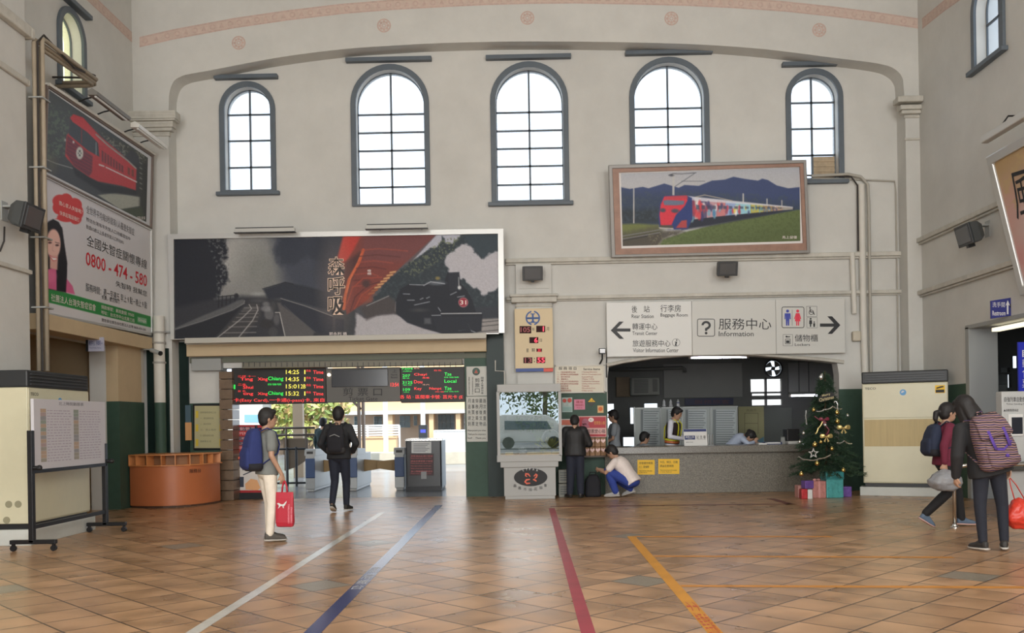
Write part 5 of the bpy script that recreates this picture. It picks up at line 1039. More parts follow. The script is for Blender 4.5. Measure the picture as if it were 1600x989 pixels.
for x, y, r in ((1035, 290, 74), (1130, 235, 88), (1170, 330, 120), (1090, 350, 100), (1280, 380, 110), (1370, 290, 66), (1390, 400, 70), (1310, 480, 80), (1405, 250, 40), (1230, 430, 90), (1360, 480, 70), (1300, 560, 30)): p.ell(x, y, r, r, (172, 168, 170), 1.5, 1, 2.4, 5)
p.poly([(240, 790), (520, 740), (900, 900), (1000, 960), (200, 960)], (160, 155, 155), 1.5)
p.poly([(205, 738), (290, 800), (370, 755), (540, 750), (620, 820), (700, 850), (560, 895), (860, 895), (980, 930), (990, 960), (185, 960)], (164, 159, 159), 2, 1, 2, 5)
p.poly([(230, 690), (480, 590), (560, 650), (560, 740), (380, 755), (290, 795)], (62, 55, 52), 3); p.line([(290, 675), (480, 590)], 1.1, (140, 138, 134))
p.poly([(1200, 790), (1440, 770), (1440, 920), (1190, 910)], (138, 132, 126), 1.5)
for y in (800, 835, 880): p.line([(1230, y+20), (1440, y)], 1.2, (58, 55, 53))
p.poly([(1200, 690), (1440, 680), (1440, 780), (1200, 790)], (40, 42, 46), 2)
loco = [(580, 530), (650, 490), (780, 500), (850, 455), (955, 480), (985, 390), (1085, 385), (1095, 480), (1150, 540), (1195, 620), (1230, 730), (1285, 740), (1275, 890), (1160, 920), (950, 915), (780, 870), (640, 820), (545, 740), (535, 640)]
p.poly(loco, (22, 24, 29), 1); p.poly([(990, 395), (1080, 392), (1090, 540), (1000, 540)], (28, 30, 36), 1)
p.ell(890, 480, 70, 18, (96, 100, 104), 1.5, .8); p.line([(780, 500), (840, 468), (960, 485)], 1.3, (168, 172, 175), .9); p.ell(900, 438, 20, 14, (140, 120, 60), 1, .8); p.ell(1087, 518, 15, 17, (190, 190, 188), 1); p.line([(1080, 430), (1082, 500)], 1.2, (150, 150, 148))
for a_, c_ in (((605, 572), (660, 574)), ((640, 626), (700, 626)), ((700, 668), (830, 640)), ((750, 620), (775, 608)), ((805, 610), (830, 598)), ((660, 492), (780, 496)), ((1010, 580), (1060, 556)), ((1070, 600), (1130, 590)), ((850, 757), (925, 755)), ((905, 690), (925, 720)), ((1080, 888), (1140, 878))): p.line([a_, c_], 1.2, (150, 153, 156), .9)
p.line([(930, 742), (1275, 738)], 1.5, (168, 168, 166)); p.line([(540, 640), (535, 720)], 1.2, (120, 116, 112), .7); p.ell(740, 712, 60, 14, (60, 58, 56), 2, .8); p.line([(1160, 830), (1190, 890), (1220, 900)], 1.4, (150, 150, 150), .8); p.poly([(785, 780), (840, 780), (845, 830), (785, 830)], (92, 92, 92), 1.5, .7); p.line([(930, 770), (930, 870)], .8, (60, 62, 66)); p.poly([(860, 775), (1270, 765), (1268, 880), (900, 900)], (27, 29, 34), 1, .9)
p.ell(1120, 645, 42, 42, (170, 120, 122), .6); p.ell(1120, 645, 37, 37, (142, 36, 48), .6)
p.ell(16, 500, 110, 320, (180, 150, 128), 14, .32); p.c = p.c*.93+np.array([10, 12, 16]); p.grain(.08, 1.3)  # raised bluish blacks: haze painted into the panorama colours
p.build('print', o, 1.2)
b = MB()
for ch, y in (('森', 402), ('呼', 433), ('吸', 464)): b.text_px(ch, 513, y, 538.5, y+27, .008, 0, pl=pl1)
b.build('title_lettering', mat('title_black', (.03, .025, .025), .6), o)
b = MB()
for ch, y in (('森', 402), ('呼', 433), ('吸', 464)): b.text_px(ch, 512, y-1, 539.5, y+28, .006, .05, pl=pl1)
b.build('title_halo', mat('title_halo', K(205, 180, 160), .6), o)
b = MB(); b.text_px('郭永利 攝', 514.5, 519, 542, 523.8, .008, .012, pl=pl1); b.text_px('31', 719.2, 469.2, 728.5, 476, .008, .02, pl=pl1)
for k, ch in enumerate('檜棚'): b.text_px(ch, 574, 421+k*4.6, 580, 425+k*4.6, .008, .01, pl=pl1)
b.build('white_lettering', mat('print_white', K(205, 195, 190), .6), o)
b = MB()
for x in (330, 525, 720): q = P(x, 470, pl=pl1); b.box((q.x-.04, 17.78, 3.3), (q.x+.04, YW, 3.36)); b.box((q.x-.04, 17.78, 4.9), (q.x+.04, YW, 4.96))
b.build('wall_bracket', M_grey, o)
for x0, x1, y, lab in ((367, 461, 360.5, 'slim lamp strip over the misty left half of the panorama'), (572, 668, 355, 'slim lamp strip over the red train part of the panorama')):
    a = P(x0, y, Y=17.45); c = P(x1, y, Y=17.45); t = thing('picture_light', lab, 'lamp', ((a.x+c.x)/2, 17.45, a.z), group='picture lamps over the panorama'); hw = (c.x-a.x)/2
    b = MB(); b.prism([(-.05, -.05), (.05, -.05), (.04, .035), (-.03, .045)], frame((-hw, 0, 0), (0, 1, 0), (0, 0, 1), (1, 0, 0)), 2*hw); b.build('housing', mat('lamp_housing', (.55, .55, .52), .4), t, bevel=.006)
    b = MB(); b.box((-hw-.01, -.055, -.052), (hw+.01, .055, -.04)); b.box((-hw+.02, -.04, .035), (hw-.02, .03, .05)); b.build('edge_strip', M_black, t)
    b = MB()
    for x in (-hw*.7, hw*.7): b.tube([(x, .02, .03), (x, .2, .09), (x, .74, .05)], .012, 6)
    b.build('arm', M_blackm, t)

# --- framed colourful train
pl2 = (Vector((0, 18.06, P(1114, 400, Y=18.06).z)), Vector((0, -1, -.16)).normalized())
Q = [(951, 258), (1259.5, 249.5), (1264, 396), (957, 401.5)]; Q = [(950.5, 258.5), (1258.5, 250), (1264.5, 395.5), (955, 402.5)]
c = P(1110, 400, pl=pl2); o = thing('train_picture', 'framed picture of a colourful train in green fields, high on the right', 'picture', c, world=True)
Qm = [(956.5, 264), (1254, 255.5), (1259.5, 391), (961, 398)]; Qw = [(966.5, 269.5), (1249, 260.5), (1254, 380), (970.5, 388.5)]; Qi = [(970, 271), (1249, 261.5), (1250.5, 376.5), (973, 384.5)]
b = MB(); prism_px(b, Q, pl2, -.05, .07, Qm); b.build('frame', mat('grey_metal_frame', (.26, .25, .235), .45, .2), o, bevel=.01)
b = MB(); prism_px(b, Qm, pl2, -.05, .045, Qw); b.build('wood_liner', mat('copper_brown_wood', K(140, 108, 92, 1.3), .5, noise=.22, nscale=5), o)
b = MB(); prism_px(b, Qw, pl2, -.03, .0); b.build('white_mount', mat('mount_white', K(195, 192, 190), .6), o)
p = Print(Qi, pl2, (330, 138)); p.at(930, 230, 4.444); p.grad((600, 150), (600, 330), (160, 163, 170), (172, 172, 174))
p.poly([(160, 275), (240, 290), (330, 275), (370, 285), (480, 252), (580, 282), (620, 262), (720, 268), (810, 232), (900, 225), (960, 205), (1040, 220), (1130, 232), (1160, 218), (1200, 228), (1260, 265), (1340, 285), (1440, 275), (1440, 460), (160, 560)], (58, 70, 106), .7)
p.poly([(160, 300), (330, 330), (470, 330), (620, 320), (820, 330), (1000, 350), (1440, 390), (1440, 480), (160, 560)], (52, 64, 84), 8, .9); p.poly([(160, 430), (440, 430), (440, 530), (160, 530)], (44, 52, 58), 5, .9, 2)
p.speck([(160, 300), (1440, 330), (1440, 440), (160, 520)], (64, 76, 88), 4, .5, .5)
p.grad  # field
fld = [(440, 690), (470, 640), (620, 590), (800, 545), (1000, 505), (1200, 470), (1440, 430), (1440, 720), (440, 720)]
p.poly([(160, 535), (300, 530), (440, 540), (450, 600), (160, 700)], (104, 112, 66), 2); p.poly([(160, 590), (440, 545), (480, 590), (440, 700), (160, 700)], (84, 84, 66), 4, .9, 3)
p.poly(fld, (90, 104, 64), 1.2); p.poly([(700, 640), (1440, 520), (1440, 720), (500, 720)], (80, 92, 58), 12, .7); p.speck(fld, (74, 86, 52), 3, .5, .5, 15)
p.poly([(160, 640), (330, 600), (560, 575), (620, 590), (470, 640), (430, 690), (160, 700)], (74, 70, 64), 3, .9, 2)
for y in (612, 632): p.line([(190, y+5), (350, y-22), (450, y-40)], 1.2, (120, 122, 128), .9)
p.line([(190, 650), (360, 618)], 1.0, (46, 46, 50)); p.speck([(360, 600), (620, 570), (500, 690), (380, 690)], (120, 118, 96), 2, .58, .6, 21)
p.poly([(600, 575), (800, 545), (1100, 490), (1380, 432), (1380, 420), (640, 500)], (42, 46, 58), 2)
for x, y0, y1, w_ in ((543, 185, 350, 3.2), (268, 280, 525, 1.8), (1028, 325, 385, 2.2), (1193, 360, 405, 1.8), (1296, 370, 412, 1.4)): p.line([(x, y0), (x, y1)], w_, (172, 172, 170))
p.line([(510, 195), (540, 183), (600, 186), (700, 178)], 1.1, (80, 84, 92)); p.line([(690, 182), (555, 272)], 1.0, (84, 88, 96)); p.line([(600, 236), (760, 236)], .8, (90, 94, 104)); p.ell(530, 195, 16, 8, (78, 80, 88), 1)
# train: long side in coloured sections, then the red and blue nose
def tr_y(x, t): # top and bottom edges of the train's side
    k = (x-640)/(1370-640); k = min(max(k, 0), 1)**.8; return (338*(1-k)+416*k) if t else (510*(1-k)+432*k)
secs = [(640, 690, (52, 66, 112)), (690, 735, (176, 160, 158)), (735, 775, (90, 82, 110)), (775, 845, (178, 140, 148)), (845, 905, (186, 120, 122)), (905, 975, (140, 160, 196)), (975, 1080, (140, 186, 200)), (1080, 1165, (176, 170, 88)), (1165, 1240, (150, 130, 96)), (1240, 1300, (166, 140, 120)), (1300, 1372, (150, 146, 140))]
for x0, x1, c_ in secs: p.poly([(x0, tr_y(x0, 1)), (x1, tr_y(x1, 1)), (x1, tr_y(x1, 0)), (x0, tr_y(x0, 0))], c_, .5)
p.poly([(640, 338), (700, 345), (1372, 414), (1372, 420), (700, 372), (640, 368)], (196, 198, 206), .8, .85)
r_ = random.Random(4)
for k in range(70):
    x = 650+r_.random()**1.4*640; t = tr_y(x, 1); bt = tr_y(x, 0); y = t+(bt-t)*(.3+.65*r_.random()); h_ = (bt-t)*.2; p.ell(x, y, h_*.45, h_, r_.choice([(60, 62, 104), (196, 60, 70), (220, 214, 214), (70, 120, 160), (206, 190, 90), (150, 66, 80), (110, 160, 180)]), .8, .8)
for k in range(16):
    x = 700+k*38; t = tr_y(x, 1); bt = tr_y(x, 0); p.poly([(x, t+(bt-t)*.33), (x+24, t+(bt-t)*.36), (x+24, t+(bt-t)*.55), (x, t+(bt-t)*.55)], (58, 66, 88), .7, .75)
p.line([(700, 345), (760, 332), (860, 352), (950, 372)], 1.4, (176, 166, 150), .8)
p.poly([(470, 345), (500, 332), (640, 338), (672, 352), (676, 500), (640, 570), (520, 572), (445, 560), (440, 480), (450, 390)], (46, 60, 112), .8)
p.poly([(480, 342), (635, 336), (640, 370), (620, 410), (560, 470), (530, 540), (455, 545), (447, 470), (455, 400)], (196, 56, 70), .8)
p.poly([(470, 372), (500, 366), (620, 372), (615, 398), (560, 404), (480, 402)], (98, 108, 128), .8); p.ell(470, 438, 19, 14, (74, 72, 84), 1); p.ell(555, 442, 26, 14, (74, 72, 84), 1); p.poly([(490, 340), (640, 336), (645, 356), (485, 360)], (168, 66, 78), 1, .8)
p.poly([(560, 560), (600, 510), (636, 505), (636, 560)], (176, 70, 66), 1, .9); p.line([(448, 560), (540, 566)], 2.0, (178, 174, 164)); p.poly([(450, 540), (540, 545), (540, 560), (450, 556)], (80, 74, 60), 1)
p.grain(.05, 1.2); p.build('print', o, 1.3)
b = MB(); b.text_px('馬上留優', 1222, 368.5, 1245, 373, .01, .01, pl=pl2); b.build('white_lettering', MATS['print_white'], o)
b = MB(); q = P(1110, 300, pl=pl2); q2 = P(1110, 398, pl=pl2)
for dx in (-1.2, 1.2): b.box((q.x+dx-.03, q.y+.05, q.z-.03), (q.x+dx+.03, YW+.0, q.z+.03)); b.box((q2.x+dx-.03, q2.y+.04, q2.z), (q2.x+dx+.03, YW, q2.z+.05))
b.build('wall_bracket', M_grey, o)

# --- left wall: red train photo above the helpline poster
pl3 = (Vector((-7.17, 0, 3.2)), Vector((3.45, 0, -.12)).normalized())
M_sf = MATS['silver_frame']; c = P(150, 300, pl=pl3)
o = thing('train_photo_board', 'board with a photo of a red railcar high on the left wall', 'picture', P(150, 320, pl=pl3), world=True)
Qo = [(71.5, 131), (238.5, 240.5), (236, 358), (68.5, 275)]; Qa = [(73.5, 137), (236.5, 245), (234, 354), (70, 272)]; Qi = [(76.5, 141), (230.8, 246.5), (228.2, 347), (71.8, 268.5)]
b = MB(); prism_px(b, Qo, pl3, -.06, .03, Qa); b.build('frame', mat('brown_edge_frame', (.17, .13, .11), .5), o, bevel=.008)
b = MB(); prism_px(b, [(71.5, 129), (238.5, 239), (238.5, 243), (71.5, 133.5)], pl3, -.06, .06); b.build('top_strip', M_white, o)
b = MB(); prism_px(b, Qa, pl3, -.05, 0); b.build('white_mount', mat('mount_white_b', K(175, 176, 178), .5), o)
p = Print(Qi, pl3, (190, 150)); p.at(60, 130, 4.303); p.grad((100, 100), (300, 700), (66, 72, 74), (52, 56, 60))
p.speck([(40, 120), (240, 200), (240, 480), (40, 520)], (86, 104, 88), 4, .5, .7); p.poly([(420, 330), (760, 500), (760, 980), (680, 900), (640, 520)], (52, 52, 46), 4, .8); p.speck([(420, 330), (760, 500), (760, 980), (660, 600), (520, 470)], (132, 132, 116), 2.5, .52, .7)
p.poly([(30, 560), (200, 600), (420, 740), (680, 760), (700, 990), (300, 800), (30, 640)], (56, 60, 66), 4)
p.ell(630, 540, 52, 85, (46, 48, 54), 1.5); p.poly([(580, 540), (680, 540), (690, 760), (580, 700)], (40, 42, 46), 2)
p.poly([(400, 752), (520, 738), (685, 766), (684, 826), (550, 850), (530, 835)], (150, 152, 140), 1); p.poly([(690, 520), (740, 540), (740, 980), (680, 880)], (40, 42, 40), 3)
for k in range(7): p.line([(682, 500+k*34), (696, 508+k*34)], 1.4, (140, 140, 130), .7)
p.poly([(550, 850), (690, 830), (720, 930), (640, 900)], (54, 62, 46), 2, .9)
p.line([(52, 512), (120, 540), (230, 572)], 1.1, (150, 152, 150)); p.ell(90, 540, 30, 60, (96, 92, 78), 6, .5)
p.poly([(230, 560), (420, 670), (660, 720), (660, 752), (430, 735), (250, 620)], (30, 32, 38), 2)
p.poly([(215, 232), (235, 210), (300, 232), (350, 285), (420, 360), (540, 460), (660, 572), (655, 720), (560, 690), (400, 660), (340, 630), (240, 560), (180, 490), (190, 350), (210, 330)], (172, 46, 52), 1)
p.poly([(215, 240), (300, 300), (400, 390), (410, 495), (330, 450), (205, 345)], (52, 58, 66), .8); p.line([(290, 300), (290, 400)], 1.4, (120, 50, 54)); p.line([(388, 400), (388, 480)], 1.4, (120, 130, 134))
p.poly([(215, 232), (235, 210), (300, 232), (390, 340), (420, 420), (330, 330), (230, 260)], (182, 50, 56), .8)
p.poly([(185, 470), (195, 350), (300, 440), (365, 490), (360, 600), (340, 625), (240, 555)], (96, 40, 54), 1)
for k in range(6): p.line([(190, 380+k*26), (362, 490+k*22)], .7, (150, 44, 54), .8)
p.ell(278, 470, 24, 42, (190, 190, 184), .7); p.ell(278, 470, 11, 20, (60, 62, 64), .7); p.line([(262, 452), (294, 490)], 1.2, (210, 210, 206)); p.line([(262, 490), (294, 452)], 1.2, (210, 210, 206)); p.ell(236, 396, 6, 8, (220, 216, 210), .8); p.ell(180, 382, 5, 8, (180, 180, 176), .8)
p.line([(388, 345), (470, 420), (600, 520), (655, 572)], 2.2, (140, 140, 132)); p.line([(410, 548), (440, 558)], 2.2, (196, 186, 184)); p.line([(455, 565), (580, 625), (660, 664)], 1.8, (196, 186, 184))
for k in range(8): x = 425+k*19; y = 450+k*14; p.poly([(x, y), (x+13, y+9), (x+13, y+84-k*4), (x, y+74-k*4)], (92, 40, 46), .6, .9)
for k in range(2): x = 600+k*26; p.poly([(x, 565+k*12), (x+16, 572+k*12), (x+16, 620+k*12), (x, 612+k*12)], (110, 48, 44), .6)
p.c = p.c*.86+np.array([20, 21, 22]); p.grain(.06, 1.4); p.build('print', o, 1.25)  # contrast lowered and blacks lifted, haze put into the print colours
b = MB(); b.text_px('阿里山號 攝', 214, 338, 226, 343, .008, pl=pl3); b.build('white_lettering', MATS['print_white'], o)
o = thing('helpline_poster', 'white and green helpline poster with a smiling woman on the left wall', 'poster', P(150, 508, pl=pl3), world=True)
Qo = [(68.5, 275.5), (236, 358.5), (237.5, 525), (64.5, 491)]; Qi = [(70.5, 278), (234, 360), (235.5, 520.5), (66.5, 487)]
b = MB(); prism_px(b, Qo, pl3, -.06, .03, Qi); b.build('frame', M_sf, o, bevel=.006)
b = MB(); prism_px(b, Qi, pl3, -.05, -.002); b.build('backing', M_grey, o)
p = Print(Qi, pl3, (190, 230), .002); p.at(40, 280, 3.956); p.fill((186, 184, 190)); p.grad((100, 200), (600, 800), (182, 181, 187), (190, 188, 188))
p.poly([(60, 650), (780, 850), (780, 918), (60, 742)], (44, 122, 62), .6)
for x, y, rx, ry in ((212, 135, 46, 40), (250, 128, 40, 40), (300, 160, 48, 44), (205, 175, 38, 42), (262, 190, 70, 50), (325, 205, 32, 46), (310, 245, 36, 34), (255, 235, 60, 30)): p.ell(x, y, rx, ry, (182, 58, 60), .6)
p.poly([(205, 215), (245, 240), (230, 252), (180, 246), (205, 238)], (182, 58, 60), .6)
p.poly([(95, 665), (110, 420), (112, 320), (140, 262), (170, 246), (205, 265), (228, 310), (240, 400), (258, 520), (250, 700), (95, 670)], (26, 24, 30), .8)
p.poly([(108, 660), (130, 560), (180, 545), (250, 610), (290, 660), (305, 712), (105, 668)], (190, 92, 130), .8); p.poly([(190, 560), (230, 520), (256, 560), (250, 700), (192, 688)], (26, 24, 30), .8)
p.ell(172, 400, 44, 92, (206, 168, 158), .8); p.poly([(150, 470), (200, 470), (196, 560), (150, 550)], (196, 152, 142), 1)
p.poly([(125, 400), (135, 320), (165, 292), (200, 310), (220, 360), (226, 300), (180, 255), (130, 270), (112, 340), (112, 430)], (26, 24, 30), .8)
p.ell(150, 392, 11, 6, (60, 36, 38), .7); p.ell(195, 408, 11, 6, (60, 36, 38), .7); p.line([(138, 374), (160, 376)], 1.0, (50, 34, 34), .8); p.line([(184, 390), (208, 396)], 1.0, (50, 34, 34), .8); p.line([(170, 400), (166, 440), (176, 446)], .7, (176, 130, 122), .8)
p.poly([(150, 470), (170, 484), (192, 484), (188, 500), (168, 500)], (226, 214, 212), .7); p.line([(148, 468), (168, 484), (194, 486)], .8, (170, 60, 70)); p.line([(152, 478), (170, 504), (190, 500)], .9, (176, 66, 76))
p.ell(150, 600, 40, 36, (206, 110, 146), 3, .7); p.ell(110, 712, 12, 16, (150, 90, 50), .8); p.poly([(692, 850), (748, 862), (748, 896), (692, 882)], (120, 160, 128), .6)
p.build('print', o, 1.35)
g4 = lambda x, y: (40+x/3.956, 280+y/3.956)
def T3(b, t, tl, tr, bl, bold=.01):
    A, B, C = (P(*g4(*q), pl=pl3)+pl3[1]*.006 for q in (bl, (bl[0]+tr[0]-tl[0], bl[1]+tr[1]-tl[1]), tl)); b.text(t, 0, 0, 1, 1, frame(A, B-A, C-A, pl3[1]), bold)
b = MB(); T3(b, '全世界平均每3秒就有1人罹患失智症', (374, 158), (670, 300), (374, 208)); T3(b, '推估台灣每年失智人口持續增加中', (372, 232), (645, 355), (372, 258), .0); T3(b, '我國65歲以上長者失智人口約佔8%', (372, 278), (605, 378), (372, 304), 0)
b.build('grey_lettering', mat('print_grey_ink', (.10, .10, .11), .6), o)
b = MB(); T3(b, '全國失智症關懷專線', (376, 340), (748, 490), (376, 410), .012); T3(b, '失智時 我幫您', (556, 625), (748, 690), (556, 662), .012); T3(b, '服務時間：週一至週五 早上 9 點－晚上 9 點', (370, 640), (748, 752), (370, 690), .004); T3(b, '免費，歡迎撥打', (468, 715), (580, 745), (468, 742), 0); T3(b, '贊助單位廣告由社團法人台灣 0800-474-580', (468, 858), (742, 918), (468, 880), .004); b.build('black_lettering', M_ink, o)
b = MB(); T3(b, '0800 - 474 - 580', (370, 445), (748, 582), (370, 530), .03); T3(b, 'TADA', (102, 690), (140, 698), (102, 728), .03); b.build('red_lettering', mat('phone_red', K(175, 35, 45), .6), o)
b = MB(); T3(b, '社團法人台灣失智症協會', (155, 705), (432, 770), (155, 752), .008); T3(b, '捐款帳號：郵政劃撥 19505', (465, 775), (668, 828), (465, 800), 0); T3(b, '地址：台北市中山北路三段', (465, 808), (672, 862), (465, 832), 0); T3(b, '擔心家人失智嗎？', (204, 130), (350, 190), (204, 158), .004); T3(b, '快拿起電話撥打', (208, 192), (330, 238), (208, 220), .004); T3(b, 'Google', (696, 858), (744, 870), (696, 880), 0); b.build('white_lettering', MATS['print_white'], o)

# --- right wall: tilted calligraphy poster
A0 = P(1597, 462, X=XR-.06); yv = A0.y
A1 = P(1543, 245, Y=yv); nrm = Vector((A1.x-A0.x, 0, A1.z-A0.z)); nrm = Vector((-nrm.z, 0, nrm.x)).normalized()
nrm = nrm if nrm.x < 0 else -nrm
pl4 = (A0, nrm)
c = P(1597, 462, pl=pl4); tl = P(1543, 245, pl=pl4); U = (tl-c); ul = U.length; U.normalize(); V = Vector((0, -1, 0)); W_ = 3.0
M4 = frame(c, V, U, nrm); o = thing('calligraphy_poster', 'tilted framed poster with pink and gold wash on the right wall', 'poster', c, world=True)
b = MB(); b.prism([(0, 0), (W_, 0), (W_, ul), (0, ul)], M4@Matrix.Translation((0, 0, -.05)), .09, [[(.14, .14), (W_-.14, .14), (W_-.14, ul-.14), (.14, ul-.14)]]); b.build('frame', M_sf, o, bevel=.02)
b = MB(); b.box((.05, .05, -.06), (W_-.05, ul-.05, -.03), M4); b.build('backing', M_grey, o)
class P4_(Print):
    def __init__(s, M, x0, y0, x1, y1, n):
        s.nx, s.ny = n; u, v = np.meshgrid(np.linspace(0, 1, n[0]+1), np.linspace(0, 1, n[1]+1)); s.w = np.array([tuple(M@Vector((x0+(x1-x0)*a, y1+(y0-y1)*b_, 0))) for a, b_ in zip(u.ravel(), v.ravel())]); s.x = u.ravel()*100; s.y = v.ravel()*100; s.c = np.zeros((len(s.x), 3)); s.T = (0, 0, 1)
p = P4_(M4, .14, .14, W_-.14, ul-.14, (130, 110)); p.grad((0, 0), (30, 75), (176, 140, 84), (204, 176, 168)); p.ell(8, 45, 26, 22, (206, 150, 138), 14, .8); p.ell(6, 78, 14, 12, (214, 136, 130), 8, .8); p.ell(40, 60, 26, 30, (208, 196, 190), 14, .8)
p.speck([(0, 0), (100, 0), (100, 40), (0, 40)], (190, 160, 100), 6, .5, .6)
p.poly([(20, 100), (24, 88), (34, 80), (44, 84), (56, 74), (70, 86), (100, 78), (100, 100)], (44, 48, 46), 1, 1, 2, 8); p.speck([(20, 100), (40, 80), (100, 78), (100, 100)], (84, 92, 84), 5, .5, .6); p.c = p.c*.8+np.array([30, 31, 34]); p.build('print', o, 1.2)
b = MB(); X = M4@Matrix.Translation((0, 0, .006)); b.text('風', .26, ul-1.05, .80, ul-.36, X@Matrix.Rotation(-.1, 4, 'Z'), .02); b.text('華', 1.0, ul-1.2, 1.5, ul-.6, X, .02); b.build('brush_lettering', M_ink, o)
b = MB(); q = M4@Vector((.3, ul-.2, -.06)); q2 = M4@Vector((W_-.3, ul-.2, -.06))
for k in (q, q2): b.cyl(k, (XR, k.y, k.z), .02, 6)
b.build('wall_bracket', M_blackm, o)
t = thing('picture_light', 'pale lamp strip above the tilted poster on the right wall', 'lamp', (M4@Vector((1.4, ul+.22, .1))), world=True); q = M4@Vector((1.4, ul+.22, .1))
b = MB(); b.box((q.x-.06, q.y-1.2, q.z-.05), (q.x+.06, q.y+1.2, q.z+.06)); b.build('housing', MATS['lamp_housing'], t, bevel=.015); b = MB()
for d in (-.7, .7): b.tube([(q.x, q.y+d, q.z+.06), (q.x+.1, q.y+d, q.z+.2), (XR, q.y+d, q.z+.2)], .014, 6)
b.build('arm', M_blackm, t)
# ---------------------------------------------------------------- floor tapes
def tape(name, lab, p0, p1, wd, m, text=None):
    a = P(*p0, Z=0); c = P(*p1, Z=0); d = (c-a); l = d.length; d.normalize(); n = Vector((d.y, -d.x, 0))
    b = MB(); k = 12
    for i in range(k): q = a+d*l*i/k; r = a+d*l*(i+1)/k; b.add([q-n*wd/2+Vector((0, 0, .0015)), q+n*wd/2+Vector((0, 0, .0015)), r+n*wd/2+Vector((0, 0, .0015)), r-n*wd/2+Vector((0, 0, .0015))], [(0, 1, 2, 3)])
    o = tag(b.build(name, m), lab, 'floor tape')
    if text:
        t = MB(); mm = text[-1]
        for s, f0, f1 in text[:-1]:
            x0 = a+d*l*f0; x1 = a+d*l*f1; M = frame(x0-n*wd*.42+Vector((0, 0, .0025)), n, d, Vector((0, 0, 1))); t.text(s, 0, 0, wd*.84, (x1-x0).length, M, .02)
        t.build('lettering', mm, o)
    return o
M_t = lambda n, c, r=.35: mat(n, c, r, noise=.2, nscale=3)
tape('floor_tape', 'worn white tape line leading to the left ticket gates', (280, 1002), (598, 800.5), .10, M_t('tape_white', (.62, .60, .55), .25))
tape('floor_tape', 'blue tape line with white lettering leading to the ticket booth', (478, 999), (686, 789.5), .125, M_t('tape_blue', (.03, .045, .16), .22), [('台', .185, .205), ('鐵', .21, .232), ('局', .238, .262), ('剪票口', .27, .31), mat('tape_lettering', (.6, .6, .62), .4)])
tape('floor_tape', 'dark red tape line leading towards the information counter', (923, 1002), (862, 794), .10, M_t('tape_red', (.36, .04, .06), .5))
tape('floor_tape', 'orange tape line with red lettering at its near end', (1129, 1002), (986, 838), .105, M_t('tape_orange', (.66, .29, .02), .5), [('售票處', .03, .16), ('→→', .17, .24), mat('tape_red_lettering', (.50, .07, .03), .5)])
tape('floor_tape', 'thin orange cross line meeting the far end of the orange tape', (992, 838.5), (1300, 838.5), .12, M_t('tape_orange_thin', (.60, .25, .04), .5))
tape('floor_tape', 'thin orange cross line ending at the feet of the woman with the striped backpack', (1022, 869), (1490, 871), .10, MATS['tape_orange_thin'])
tape('floor_tape', 'thin orange cross line nearest to the camera', (1064, 915.5), (1620, 918), .10, MATS['tape_orange_thin'])
tape('floor_tape', 'thin dark red cross line in front of the information counter', (860, 791.5), (1236, 787.5), .14, M_t('tape_red_dark', (.17, .05, .035), .4))
tape('floor_tape', 'short dark red slanted stroke on the floor near the presents', (1204, 779), (1236, 788), .14, MATS['tape_red_dark'])

